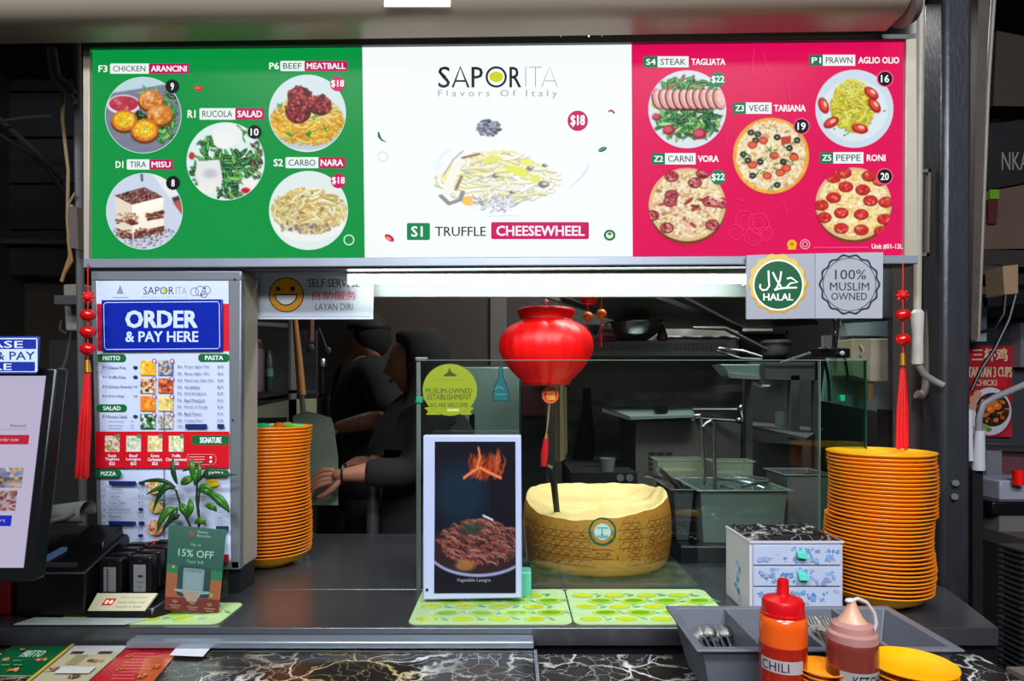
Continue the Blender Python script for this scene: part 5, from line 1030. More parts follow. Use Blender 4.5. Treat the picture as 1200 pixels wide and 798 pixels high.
p.rect(20, 70, 80, 124, (14, 62, 66), 6); p.rect(30, 74, 68, 112, (150, 165, 172), 3); p.rect(34, 82, 64, 110, (165, 176, 182)); p.text('SCAN ME', 36, 76, 62, 79.5, (60, 80, 90)); p.poly([(16, 112), (80, 112), (80, 116), (64, 118), (56, 132), (40, 132), (32, 118), (16, 116)][::-1], (175, 185, 188)); p.poly([(28, 114), (60, 114), (58, 130), (40, 132)][::-1], (205, 165, 150))
p.disc(84, 118, 4, None, (200, 180, 60), 5); p.disc(12, 74, 3, None, (220, 190, 70), 5)
for k in range(3): p.disc(18+k*32, 134, 5, 3, (190, 120, 60)); p.line([(9+k*32, 141), (29+k*32, 141)], 1.6, (210, 150, 130)); p.line([(12+k*32, 145), (26+k*32, 145)], 1.4, (210, 150, 130))
p.build('printed_graphics', P_PAPER, po2)
ac = glass_mat('acrylic', (232, 238, 236), .25); pslab('acrylic_front', ac, -.003, -.0015)
b = MB(); b.hexa([(P(200, 0, 1.35).x, 1.352, ZC+.003), (P(262, 0, 1.35).x, 1.372, ZC+.003), (P(262, 0, 1.35).x, 1.375, ZC+.003), (P(200, 0, 1.35).x, 1.355, ZC+.003)], [tuple(pf(0, .02, .004)), tuple(pf(1, .02, .004)), tuple(pf(1, .02, .006)), tuple(pf(0, .02, .006))]); b.build('acrylic_back', ac, ps)

# plant
pt = thing('potted_plant', 'small green long-leaved plant in a glass behind the promo stand', 'plant', (P(240, 0, 1.395).x, 1.407, ZC))
px_, py_ = P(240, 0, 1.395).x, 1.395
MB().lathe((px_, py_+.012, ZC+.0005), [(0, 0), (.016, 0), (.020, .05), (.0185, .05), (.0145, .004), (0, .004)], 20).build('glass_jar', glass_mat('jar_glass', (190, 210, 200)), pt)
lf1 = mat('leaf_green', (52, 112, 28), .35, var=.35, vs=30); lf2 = mat('leaf_dark', (26, 66, 22), .4, var=.3, vs=30); stm = mat('stem_dark', (34, 44, 22), .5)
for (a, b_) in (((222, 614), (206, 574)), ((234, 612), (231, 560)), ((234, 612), (234, 575))):
    MB().tube([(px_, py_+.012, ZC+.01), P(228, 640, 1.392), P(a[0], a[1], 1.39), P((a[0]+b_[0])/2-2, (a[1]+b_[1])/2, 1.388), P(b_[0], b_[1], 1.386)], [.003, .003, .0028, .0026, .002], 7).build('stem', stm, pt)
def leaf(pts, w, m, Y=1.385, bend=.01):
    A = []; M_ = []; B = []; n = 10; q = [Vector((a, b)) for a, b in pts]
    for i in range(n+1):
        t = i/n; p0, p1, p2 = q; c = p0*(1-t)**2+p1*2*t*(1-t)+p2*t*t; d = (p1-p0)*(1-t)+(p2-p1)*t; d = d.normalized() if d.length else Vector((1, 0)); nn = Vector((-d.y, d.x)); hw = w/2*max(.03, math.sin(PI*min(1, t**.8))**.8)
        yy = Y-bend*math.sin(PI*t); A.append(P(c.x+nn.x*hw, c.y+nn.y*hw, yy+.002)); M_.append(P(c.x, c.y, yy-.001)); B.append(P(c.x-nn.x*hw, c.y-nn.y*hw, yy+.002))
    b = MB(); b.strip(A, M_); b.strip(M_, B); b.build('leaf', m, pt, ang=80, solid=.0006)
for pts, w_, m_ in (([(206, 572), (190, 556), (160, 567)], 5, lf2), ([(208, 568), (200, 550), (203, 536)], 6, lf2), ([(206, 570), (188, 568), (171, 580)], 6, lf1), ([(212, 568), (220, 560), (228, 561)], 10, lf1), ([(206, 574), (190, 560), (179, 601)], 7, lf2), ([(207, 596), (190, 596), (184, 624)], 9, lf1), ([(208, 594), (203, 606), (190, 622)], 7, lf2), ([(210, 590), (217, 596), (219, 608)], 10, lf1), ([(222, 584), (226, 596), (219, 608)], 8, lf1), ([(206, 606), (210, 600), (200, 612)], 8, lf2),
                    ([(230, 566), (222, 545), (226, 537)], 8, lf1), ([(231, 564), (236, 552), (232, 540)], 6, lf1), ([(232, 576), (244, 566), (250, 586)], 13, lf1), ([(246, 578), (262, 586), (269, 601)], 11, lf1), ([(240, 592), (250, 592), (254, 600)], 8, lf1), ([(231, 566), (240, 556), (250, 540)], 3, lf2), ([(238, 560), (255, 556), (279, 556)], 5, lf2), ([(228, 614), (236, 606), (242, 616)], 8, lf1), ([(213, 552), (222, 550), (246, 538)], 3, lf2), ([(224, 552), (230, 556), (228, 570)], 7, lf1)): leaf(pts, w_, m_, 1.383+R_(-.012, .008))

# leaflets and the paper slip on the ledge
def bil(q): q = [Vector(G(x, y, ZL+.0008)) for x, y in q]; return lambda u, v: q[0].lerp(q[1], u).lerp(q[3].lerp(q[2], u), v)
def leaflet(name, label, q, draw, th=.0007, lift=0):
    f = bil(q); c = f(.5, .5); t = thing(name, label, 'leaflet', c); r = [f(0, 1), f(1, 1), f(1, 0), f(0, 0)]; up = Vector((0, 0, th))
    o = MB().hexa([x-Vector((0, 0, .0005)) for x in r], [x+up for x in r]).build('sheet', mat('laminate', (150, 150, 140), .25), t, smooth=False)
    p = Print(lambda u, v: f(u/100, v/100)+up, UP, 3e-5); draw(p); p.build('printed_graphics', P_GLOSS, o)
def sd(p, col, x, y, s, cols):
    for _ in range(26): p.disc(x+R_(-s, s), y+R_(-s*.5, s*.5), R_(1, 3), R_(1, 3), jit(random.choice(cols), 20), 8)
def l1(p): p.rect(0, 0, 100, 100, (8, 80, 42)); p.text('FRITTO', 36, 18, 72, 40, (180, 200, 185), .02); [sd(p, 0, x, y, s, [(190, 110, 50), (210, 160, 110), (150, 70, 40)]) for x, y, s in ((80, 50, 9), (22, 48, 5), (10, 70, 7), (60, 88, 9), (30, 20, 3))]; [p.line([(20+10*k, 60+(k % 2)*14), (34+10*k, 60+(k % 2)*14)], 2, (110, 150, 120)) for k in range(4)]
def l2(p): p.rect(0, 0, 100, 100, (168, 160, 128)); p.rect(0, 0, 100, 20, (178, 178, 176)); p.rect(14, 16, 86, 24, (60, 50, 50)); p.rect(36, 14, 62, 26, (175, 172, 160)); [sd(p, 0, x, y, s, [(120, 90, 60), (80, 60, 40), (190, 160, 110)]) for x, y, s in ((66, 42, 7), (80, 44, 6), (20, 66, 9), (70, 84, 8))]; p.rect(30, 62, 90, 78, (190, 190, 186)); [p.line([(30, 32+k*7), (52, 32+k*7)], 2, (130, 120, 80)) for k in range(4)]; p.poly([(0, 0), (6, 0), (6, 100), (0, 100)][::-1], (190, 160, 60))
def l3(p): p.rect(0, 0, 100, 100, (168, 28, 40)); p.poly([(50, 30), (100, 20), (100, 100), (74, 100)][::-1], (176, 78, 40)); p.text('PIZZA & PASTA', 30, 10, 84, 18, (90, 20, 20), .02); [p.line([(28+R_(-8, 2), 22+k*8), (80+R_(-20, 2), 22+k*8)], 1.6, (205, 110, 100)) for k in range(9)]; [sd(p, 0, x, y, s, [(210, 140, 60), (190, 90, 40), (120, 40, 30)]) for x, y, s in ((20, 30, 4), (30, 66, 4), (84, 60, 7), (76, 84, 8))]
leaflet('menu_leaflet', 'green laminated menu leaflet lying at the left end of the ledge', [(15, 757), (82, 757), (40, 792), (-34, 792)], l1)
leaflet('menu_leaflet', 'cream laminated menu leaflet lying between the green and red ones', [(84, 757), (150, 757), (98, 803), (28, 803)], l2)
leaflet('menu_leaflet', 'red laminated menu leaflet lying beside the paper slip', [(152, 757), (214, 757.5), (176, 803), (100, 803)], l3)
tag(MB().hexa([G(199, 768, ZL+.004), G(238, 769.5, ZL+.004), G(250, 756, ZL+.004), G(210, 755.5, ZL+.004)], [G(199, 768, ZL+.004)+Vector((0, 0, .001)), G(238, 769.5, ZL+.004)+Vector((0, 0, .001)), G(250, 756, ZL+.004)+Vector((0, 0, .001)), G(210, 755.5, ZL+.004)+Vector((0, 0, .001))]).build('paper_slip', mat('white_paper', (205, 206, 210), .6, var=.02), None), 'blank white paper slip lying beside the red leaflet', 'paper')
# ---------------------------------------------------------------- kitchen behind
def simple(name, label, cat, b, m, part, group=None, base=None, **k):
    t = thing(name, label, cat, base or (0, 0, 0), group); b.build(part, m, t, **k); return t
# left shelf unit with bottle
su = thing('shelf_unit', 'pale shelf unit with pink bottle behind the menu cabinet', 'shelf', P(320, 500, 2.3)); Yb = 2.3
x0, x1 = P(285, 0, Yb).x, P(341, 0, Yb).x
MB().box(x1-.008, x1, Yb, Yb+.06, 0, P(0, 372, Yb).z).build('side_board', mat('shelf_grey', (104, 104, 100), .5), su)
MB().hexa([P(285, 470, Yb), P(341, 461, Yb), P(341, 461, Yb)+Vector((0, .3, 0)), P(285, 470, Yb)+Vector((0, .3, 0))], [P(285, 465, Yb), P(341, 457, Yb), P(341, 457, Yb)+Vector((0, .3, 0)), P(285, 465, Yb)+Vector((0, .3, 0))]).build('shelf_board', mat('shelf_dark', (58, 54, 58), .5), su)
MB().front([(285, 480), (341, 468), (341, 505), (285, 505)], Yb, Yb+.3).build('lower_box', mat('cream_box', (148, 152, 124), .5), su)
MB().front([(285, 490), (336, 489), (336, 495), (285, 496)], Yb-.004, Yb).build('dark_slot', black_mt, su)
MB().front([(285, 376), (337, 379), (337, 384), (285, 380)], Yb, Yb+.04).build('top_rail', mat('pale_rail', (140, 144, 150), .4), su)
MB().box(x0-.02, x1-.01, Yb+.33, Yb+.35, 0, 1.7).build('back_board', mat('shelf_back', (50, 50, 50), .6), su)
t = thing('drink_bottle', 'pale pink insulated drink bottle standing on the kitchen shelf', 'bottle', P(303, 462, Yb+.08)); c = P(303, 461.5, Yb+.06); 
MB().lathe(c+Vector((0, 0, .008)), [(0, 0), (.021, 0), (.022, .003), (.022, .035), (.0215, .036), (.0215, .150), (.018, .157)], 24).build('bottle_body', mat('pale_pink', (176, 150, 166), .35), t)
MB().lathe(c+Vector((0, 0, .165)), [(.0185, -.008), (.017, .004), (.012, .022), (.007, .034), (0, .036)], 20).build('lid', mat('dusty_rose', (118, 84, 74), .4), t)
t = thing('small_jar', 'small dark jar with teal label beside the pink drink bottle', 'jar', P(314, 458, Yb+.08)); c = P(314.5, 460, Yb+.1)
MB().lathe(c+Vector((0, 0, .008)), [(0, 0), (.017, 0), (.017, .12), (.012, .13), (.012, .15), (0, .15)], 16).build('jar_body', mat('dark_jar', (44, 52, 50), .3), t)
MB().lathe(c+Vector((0, 0, .06)), [(.0174, 0), (.0174, .03)], 16).build('label', mat('teal_label', (82, 120, 116), .5), t)
# pizza peel
pp = thing('pizza_peel', 'pizza peel with pale wooden handle and wide metal blade', 'peel', P(360, 540, 2.15)); Yp = 2.15
MB().tube([P(345.5, 374, Yp+.02), P(350, 420, Yp+.01), P(353.5, 463, Yp)], [.009, .0125, .014], 12).build('handle', wood, pp)
MB().tube([P(353.5, 462, Yp), P(355.5, 483, Yp)], [.009, .009], 10).build('ferrule', steel, pp)
pts = [(343, 488), (356, 481.5), (366, 483), (388, 490), (391, 500), (396, 536), (396, 592), (342, 592)]
f = [P(x, y, Yp) for x, y in pts]; b = MB(); b.hexa([q+Vector((0, .003, 0)) for q in f], f); b.build('blade', mat('peel_blade', (118, 134, 116), .45, .15, var=.1, vs=6), pp)
# hanging tools
def hang(name, label, pts, r, m, hy, hr=.012, hm=None, Y=2.5):
    t = thing(name, label, 'utensil', P(pts[0][0], pts[0][1], Y)); MB().tube([P(x, y, Y) for x, y in pts], r, 8).build('handle', m, t)
    if hy: b = MB(); b.sph(P(hy[0], hy[1], Y), hr, 10, (1, .5, 1.2)); b.build('head', hm or steel_dk, t)
hang('hanging_knife', 'hanging utensil with a brownish pink handle beside the peel', [(365, 374), (364.5, 400)], .011, mat('dusty_handle', (120, 78, 72), .5), (363.5, 408), .016)
hang('hanging_ladle', 'steel ladle hanging at an angle behind the pizza peel', [(374, 384), (383, 408)], .003, steel, (384, 411), .013)
t = thing('steel_pot', 'round dark cooking pot on the stove behind the worker', 'pot', P(384, 480, 3.3)); c = P(390, 488, 3.2)+Vector((0, .12, 0))
MB().lathe(c, [(0, 0), (.085, 0), (.09, .01), (.09, .11), (.094, .115), (.086, .115), (.084, .02), (0, .02)], 28).build('pot_body', steel_dk, t); MB().tube([c+Vector((-.08, -.02, .1)), c+Vector((-.12, -.03, .12))], .008, 8).build('pot_handle', black_pl, t)
simple('cooking_range', 'dark cooking range along the back wall', 'stove', MB().box(P(350, 0, 3.0).x, P(470, 0, 3).x, 3.15, 3.55, 0, P(0, 488, 3.2).z), black_mt, 'body', base=(-1, 3, 0))
t = thing('steel_jug', 'round steel jug shining beside the hanging tools', 'jug', P(378, 425, 2.7)); MB().lathe(P(377, 430, 2.7), [(0, 0), (.02, 0), (.021, .03), (.018, .035), (0, .035)], 20).build('jug_body', steel, t); MB().tube([P(378, 430, 2.7), P(378, 500, 2.75)], .004).build('hook_rod', steel_dk, t)
simple('table_leg', 'grey steel table leg behind the counter', 'leg', MB().cyl((P(437, 0, 2.25).x, 2.25, 0), P(437, 566, 2.25), .022, n=16), steel_dk, 'tube', base=(P(437, 0, 2.25).x, 2.25, 0))
# ---------------------------------------------------------------- people
skin_m = mat('skin', (150, 100, 76), .55, var=.08, sss=.1)
def skin_mesh(nodes, edges, roots=(0,), sub=2):
    me = bpy.data.meshes.new('s'); me.from_pydata([tuple(n[0]) for n in nodes], edges, []); o = bpy.data.objects.new('s', me); C.objects.link(o)
    o.modifiers.new('k', 'SKIN'); 
    for i, n in enumerate(nodes):
        r = n[1]; v = me.skin_vertices[0].data[i]; v.radius = (r, r) if not isinstance(r, tuple) else r; v.use_root = i in roots
    s = o.modifiers.new('u', 'SUBSURF'); s.levels = sub; s.render_levels = sub
    bpy.context.view_layer.update(); dg = bpy.context.evaluated_depsgraph_get(); m2 = bpy.data.meshes.new_from_object(o.evaluated_get(dg)); bpy.data.objects.remove(o); return m2
def head_into(bm, c, R, yaw, pitch=0):  # head facing local +x; R = (depth, width, height) half sizes
    n, m = 40, 30; M = Matrix.Translation(c) @ Matrix.Rotation(yaw, 4, 'Z') @ Matrix.Rotation(pitch, 4, 'Y'); rows = []
    for j in range(m+1):
        ph = PI*j/m; row = []
        for i in range(n):
            th = 2*PI*i/n; x, y, z = math.sin(ph)*math.cos(th), math.sin(ph)*math.sin(th), -math.cos(ph)
            if z < 0: k = 1-.32*(-z)**1.5; y *= k; x = x*k+(.10*(-z) if x > 0 else .02*(-z))
            fx = max(0, x)
            if x > 0:
                g = lambda yc, zc, sy, sz: math.exp(-((abs(y)-yc)/sy)**2-((z-zc)/sz)**2)
                x += .26*math.exp(-(y/.12)**2-((z+.16)/.13)**2)+.12*math.exp(-(y/.09)**2-((z-.02)/.16)**2)   # nose
                x -= .12*g(.34, .04, .16, .11); x += .05*math.exp(-((z-.20)/.10)**2)*math.exp(-(y/.6)**2)
                x += .08*math.exp(-(y/.22)**2-((z+.42)/.05)**2)+.07*math.exp(-(y/.2)**2-((z+.54)/.05)**2)-.05*math.exp(-(y/.25)**2-((z+.48)/.025)**2)
                x += .10*math.exp(-(y/.25)**2-((z+.82)/.14)**2)
            row.append(M @ Vector((x*R[0], y*R[1], z*R[2])))
        rows.append(row)
    bot = bm.verts.new(rows[0][0]); top = bm.verts.new(rows[-1][0]); vr = [[bm.verts.new(p) for p in r] for r in rows[1:-1]]
    for i in range(n):
        k = (i+1) % n; bm.faces.new((bot, vr[0][k], vr[0][i])); bm.faces.new((top, vr[-1][i], vr[-1][k]))
        for A, B in zip(vr, vr[1:]): bm.faces.new((A[i], A[k], B[k], B[i]))
    for sg_ in (-1, 1):  # ears
        for k in range(1): pass
    return M
def V_(px, py, Y): return P(px, py, Y)
def add_skin(bm, me): bm.from_mesh(me)
def figure(label, build, base, group=None):
    t = thing('person', label, 'person', base); build(t); return t
def hand_nodes(wr, dirv, side, s=1.0, curl=.5, down=Vector((0, 0, -1)), thumb=1):
    """five finger chains: returns list of (nodes, edges) for separate chains rooted in the palm, plus palm nodes"""
    d = dirv.normalized(); sd_ = side.normalized(); dn = down.normalized(); out = []
    palm_c = wr+d*.045*s
    for k, (off, ln_) in enumerate(((-.030, .066), (-.010, .076), (.010, .071), (.028, .056))):
        b0 = wr+d*.05*s+sd_*off*s*.75; b1 = wr+d*.088*s+sd_*off*s; b2 = b1+(d*math.cos(curl*.6)+dn*math.sin(curl*.6))*ln_*.45*s; b3 = b2+(d*math.cos(curl*1.5)+dn*math.sin(curl*1.5))*ln_*.33*s; b4 = b3+(d*math.cos(curl*2.1)+dn*math.sin(curl*2.1))*ln_*.27*s
        out.append([(b0, .009*s), (b1, .0095*s), (b2, .0085*s), (b3, .0078*s), (b4, .0062*s)])
    ts = sd_*(-thumb); t0 = wr+d*.02*s+ts*.014*s; t1 = wr+d*.045*s+ts*.040*s+dn*.006; t2 = wr+d*.072*s+ts*.052*s+dn*.016; t3 = wr+d*.096*s+ts*.048*s+dn*.026
    out.append([(t0, .011*s), (t1, .0115*s), (t2, .0095*s), (t3, .0075*s)]); return out
def person_front(t):   # headscarfed worker in profile facing left, forearm reaching over the peel
    Yc = 2.34; bm = bmesh.new()
    nk = V_(492, 462, Yc+.02); sh_l = V_(478, 492, Yc-.16); hip = Vector((V_(500, 0, Yc).x, Yc, .95))
    pel = 0; N_ = [(hip, (.10, .09)), (Vector((hip.x-.005, Yc, 1.15)), (.11, .09)), (Vector((hip.x-.01, Yc, 1.30)), (.14, .12)), (V_(497, 478, Yc), (.085, .09)), (nk, .055), (V_(490, 440, Yc), .052),
          (V_(505, 486, Yc-.17), .055), (V_(480, 556, Yc-.22), .045), (V_(440, 552, Yc-.26), .038), (V_(404, 557, Yc-.27), (.022, .030)), (V_(388, 558, Yc-.27), (.018, .036)),
          (V_(515, 486, Yc+.15), .055), (V_(492, 560, Yc+.10), .045), (V_(452, 545, Yc-.06), .036), (V_(440, 541, Yc-.08), (.02, .026)), (V_(430, 540, Yc-.09), (.016, .032)),
          (Vector((hip.x, Yc-.09, .85)), .065), (Vector((hip.x-.03, Yc-.09, .48)), .045), (Vector((hip.x, Yc-.09, .09)), .032), (Vector((hip.x-.13, Yc-.09, .04)), .03),
          (Vector((hip.x, Yc+.09, .85)), .065), (Vector((hip.x-.02, Yc+.09, .48)), .045), (Vector((hip.x+.03, Yc+.09, .09)), .032), (Vector((hip.x-.10, Yc+.09, .04)), .03)]
    E_ = [(0, 1), (1, 2), (2, 3), (3, 4), (4, 5), (3, 6), (6, 7), (7, 8), (8, 9), (9, 10), (3, 11), (11, 12), (12, 13), (13, 14), (14, 15), (0, 16), (16, 17), (17, 18), (18, 19), (0, 20), (20, 21), (21, 22), (22, 23)]
    add_skin(bm, skin_mesh(N_, E_))
    for ch in hand_nodes(V_(408, 556, Yc-.27), Vector((-1, 0, -.12)), Vector((0, -.6, -.8)), .95, .75, Vector((-.2, .35, -1)), -1): add_skin(bm, skin_mesh(ch, [(i, i+1) for i in range(len(ch)-1)]))
    for ch in hand_nodes(V_(447, 541, Yc-.08), Vector((-1, 0, .05)), Vector((0, 1, .3)), .85, .3): add_skin(bm, skin_mesh(ch, [(i, i+1) for i in range(len(ch)-1)]))
    M = head_into(bm, V_(484, 428, Yc), (.088, .074, .105), PI, .10)
    me = bpy.data.meshes.new('body'); bmesh.ops.translate(bm, vec=-OFF[t.name], verts=bm.verts); bm.to_mesh(me); bm.free(); me.polygons.foreach_set('use_smooth', [True]*len(me.polygons)); link('body', me, t, skin_m); me.materials.append(cloth_blk); me.polygons.foreach_set('material_index', [1 if q.center.z < 1.04 else 0 for q in me.polygons])
    # eye, brow, lips on the visible side
    for nm_, q, r_, sc2, mm in (('eye', (.80, .34, .05), .010, (1, .5, .6), mat('eye_dark', (30, 20, 18), .2)), ('eye', (.80, -.34, .05), .010, (1, .5, .6), mat('eye_dark', (30, 20, 18), .2)), ('eyebrow', (.86, .36, .22), .016, (.6, 1, .2), mat('brow', (28, 18, 16), .7)), ('eyebrow', (.86, -.36, .22), .016, (.6, 1, .2), mat('brow', (28, 18, 16), .7)), ('lips', (.98, 0, -.48), .017, (.5, 1, .35), mat('lips', (140, 84, 70), .6))):
        b = MB(); b.sph(M @ Vector((q[0]*.088, q[1]*.074, q[2]*.105)), r_, 12, sc2); b.build(nm_, mm, t)
    # headscarf
    bm2 = bmesh.new(); rows = []; cc = V_(492, 424, Yc)
    b = MB(); n = 36
    for j, (z, rx, ry, ox) in enumerate(((-.30, .20, .24, .02), (-.22, .165, .20, .015), (-.15, .115, .14, .01), (-.10, .098, .115, .005), (-.04, .105, .108, .004), (.02, .112, .108, .004), (.07, .106, .10, .002), (.10, .088, .082, 0), (.118, .055, .05, 0), (.124, .0, .0, 0))):
        row = []
        for i in range(n):
            a = 2*PI*i/n; x, y = rx*math.cos(a), ry*math.sin(a)
            if -.13 < z < .075 and math.cos(a) < -.35: # face opening: pulled back
                k = min(1, (-math.cos(a)-.35)/.22); x = x*(1-k)+(-.048+.04*abs(math.sin(a))+(-.04 if z > .05 else 0))*k
            row.append(cc+Vector((x+ox, y, z)))
        rows.append(b._v(row))
    for A, B in zip(rows, rows[1:]):
        for i in range(n): b.bm.faces.new((A[i], A[(i+1) % n], B[(i+1) % n], B[i]))
    bmesh.ops.remove_doubles(b.bm, verts=b.bm.verts, dist=1e-5); b.build('headscarf', cloth_blk, t, ang=80)
    # tunic with sleeves
    T = [(Vector((hip.x, Yc, .72)), (.20, .17)), (Vector((hip.x, Yc, .98)), (.185, .15)), (Vector((hip.x-.005, Yc, 1.15)), (.165, .14)), (Vector((hip.x-.01, Yc, 1.30)), (.16, .15)), (V_(497, 476, Yc), (.115, .12)), (V_(505, 486, Yc-.17), .078), (V_(482, 556, Yc-.22), .062), (V_(450, 553, Yc-.255), .052), (V_(422, 555, Yc-.27), .047), (V_(515, 486, Yc+.15), .075), (V_(492, 560, Yc+.10), .06), (V_(458, 548, Yc-.05), .045)]
    me = skin_mesh(T, [(0, 1), (1, 2), (2, 3), (3, 4), (4, 5), (5, 6), (6, 7), (7, 8), (4, 9), (9, 10), (10, 11)], (0,)); me.transform(Matrix.Translation(-OFF[t.name])); me.polygons.foreach_set('use_smooth', [True]*len(me.polygons)); link('tunic', me, t, cloth_blk)
    me = skin_mesh([(Vector((hip.x, Yc, .9)), .15), (Vector((hip.x, Yc-.09, .80)), .125), (Vector((hip.x-.03, Yc-.09, .48)), .105), (Vector((hip.x, Yc-.09, .12)), .075), (Vector((hip.x, Yc+.09, .80)), .125), (Vector((hip.x-.02, Yc+.09, .48)), .105), (Vector((hip.x+.03, Yc+.09, .12)), .075)], [(0, 1), (1, 2), (2, 3), (0, 4), (4, 5), (5, 6)]); me.transform(Matrix.Translation(-OFF[t.name])); link('trousers', me, t, cloth_blk)
    b = MB(); c = V_(403, 556, Yc-.27); b.tube([c+Vector((0, .030*math.cos(a*PI/8), .034*math.sin(a*PI/8))) for a in range(17)], .0035, 8); b.build('bracelet', black_pl, t)
figure('worker in a black headscarf and black top seen in profile, reaching left', person_front, (P(500, 0, 2.34).x, 2.34, 0))
def person_back(t):    # second worker behind, turned away to the left
    Yc = 2.78; bm = bmesh.new(); hip = Vector((V_(428, 0, Yc).x, Yc, .97))
    N_ = [(hip, (.10, .09)), (Vector((hip.x, Yc, 1.15)), (.11, .09)), (Vector((hip.x-.0, Yc, 1.33)), (.15, .12)), (V_(432, 432, Yc), (.09, .09)), (V_(431, 420, Yc), .05), (V_(430, 405, Yc), .05),
          (V_(444, 443, Yc-.17), .055), (V_(452, 492, Yc-.22), .045), (V_(430, 494, Yc-.32), .038), (V_(402, 500, Yc-.34), (.025, .03)), (V_(392, 503, Yc-.34), (.02, .034)),
          (V_(408, 440, Yc+.14), .055), (V_(400, 500, Yc+.1), .045), (V_(384, 498, Yc-.1), .036),
          (Vector((hip.x, Yc-.09, .87)), .065), (Vector((hip.x, Yc-.09, .48)), .045), (Vector((hip.x, Yc-.09, .09)), .032), (Vector((hip.x-.12, Yc-.09, .04)), .03), (Vector((hip.x, Yc+.09, .87)), .065), (Vector((hip.x, Yc+.09, .48)), .045), (Vector((hip.x, Yc+.09, .09)), .032), (Vector((hip.x-.12, Yc+.09, .04)), .03)]
    E_ = [(0, 1), (1, 2), (2, 3), (3, 4), (4, 5), (3, 6), (6, 7), (7, 8), (8, 9), (9, 10), (3, 11), (11, 12), (12, 13), (0, 14), (14, 15), (15, 16), (16, 17), (0, 18), (18, 19), (19, 20), (20, 21)]
    add_skin(bm, skin_mesh(N_, E_))
    for ch in hand_nodes(V_(403, 499, Yc-.34), Vector((-1, 0, -.3)), Vector((0, -.8, -.6)), .95, .6, Vector((-.1, .3, -1)), -1): add_skin(bm, skin_mesh(ch, [(i, i+1) for i in range(len(ch)-1)]))
    M = head_into(bm, V_(431, 400, Yc), (.088, .073, .108), PI-.6, .2)
    me = bpy.data.meshes.new('body'); bmesh.ops.translate(bm, vec=-OFF[t.name], verts=bm.verts); bm.to_mesh(me); bm.free(); me.polygons.foreach_set('use_smooth', [True]*len(me.polygons)); link('body', me, t, skin_m); me.materials.append(cloth_blk); me.polygons.foreach_set('material_index', [1 if q.center.z < 1.04 else 0 for q in me.polygons])
    b = MB(); b.sph(V_(433, 399, Yc)+Vector((.010, -.006, .010)), .088, 24, (.98, .86, 1.02), 14)
    bmesh.ops.delete(b.bm, geom=[v for v in b.bm.verts if (M.inverted() @ v.co).x > .035 and (M.inverted() @ v.co).z < .055 or (M.inverted() @ v.co).z < -.085], context='VERTS'); b.build('hair', mat('black_hair', (7, 6, 6), .9, bump=.4), t)
    b = MB(); b.sph(V_(432, 394, Yc)+Vector((0, 0, .005)), .093, 24, (1.05, .92, 1.0), 12); bmesh.ops.delete(b.bm, geom=[v for v in b.bm.verts if v.co.z < V_(0, 390, Yc).z], context='VERTS'); b.build('cap', black_mt, t, solid=.004)
    T = [(hip+Vector((0, 0, -.08)), (.175, .15)), (Vector((hip.x, Yc, 1.15)), (.165, .135)), (Vector((hip.x, Yc, 1.33)), (.17, .145)), (V_(432, 434, Yc), (.11, .11)), (V_(444, 443, Yc-.17), .078), (V_(453, 478, Yc-.21), .07), (V_(452, 490, Yc-.23), .062), (V_(408, 440, Yc+.14), .075), (V_(400, 495, Yc+.1), .06)]
    me = skin_mesh(T, [(0, 1), (1, 2), (2, 3), (3, 4), (4, 5), (5, 6), (3, 7), (7, 8)], (0,)); me.transform(Matrix.Translation(-OFF[t.name])); me.polygons.foreach_set('use_smooth', [True]*len(me.polygons)); link('shirt', me, t, cloth_blk)
    me = skin_mesh([(hip, .15), (Vector((hip.x, Yc-.09, .80)), .125), (Vector((hip.x, Yc-.09, .48)), .105), (Vector((hip.x, Yc-.09, .12)), .075), (Vector((hip.x, Yc+.09, .80)), .125), (Vector((hip.x, Yc+.09, .48)), .105), (Vector((hip.x, Yc+.09, .12)), .075)], [(0, 1), (1, 2), (2, 3), (0, 4), (4, 5), (5, 6)]); me.transform(Matrix.Translation(-OFF[t.name])); link('trousers', me, t, cloth_blk)
figure('worker in black cap and black t-shirt standing behind the headscarfed worker', person_back, (P(428, 0, 2.78).x, 2.78, 0))

# ---------------------------------------------------------------- steel kitchen to the right
steel_bk = mat('soot_steel', (128, 128, 122), .5, .25, var=.3, vs=5, bump=.5, bs=25)
teal = mat('teal_steel', (142, 170, 162), .35, .25, var=.3, vs=6)
t = thing('upright_fridge', 'teal-grey steel fridge door behind the round yellow sticker', 'fridge', (P(575, 0, 2.8).x, 2.8, 0)); x0, x1 = P(500, 0, 2.8).x, P(611, 0, 2.8).x
MB().box(x0, x1, 2.82, 3.4, 0, P(0, 428, 2.8).z).build('body', steel_dk, t); MB().box(x0+.01, x1-.01, 2.79, 2.818, .9, P(0, 430, 2.8).z).build('door', teal, t, bev=.006)
MB().box(x0+.01, x1-.01, 2.79, 2.818, .1, .88).build('door', teal, t, bev=.006); MB().cyl((x0+.2, 2.76, 1.35), (x0+.2, 2.76, 1.1), .012).build('handle', black_pl, t)
t = thing('dark_red_box', 'dark maroon box beside the teal fridge', 'box', P(628, 490, 2.9)); MB().front([(612, 452), (640, 452), (640, 487), (612, 487)], 2.85, 3.1).build('body', mat('maroon', (70, 22, 28), .5), t); MB().box(P(612, 0, 2.86).x, P(640, 0, 2.86).x, 2.86, 3.1, 0, P(0, 487, 2.85).z).build('stand', black_mt, t)
simple('wooden_board', 'tall bundle of cream wooden sticks hanging behind the red pendant', 'sticks', MB().front([(651, 452), (655, 452), (655, 540), (650, 540)], 2.3, 2.32), mat('cream_stick', (120, 112, 72), .6), 'stick', base=P(657, 540, 2.3))
o = [x for x in C.objects if x.name.startswith('wooden_board')][0]
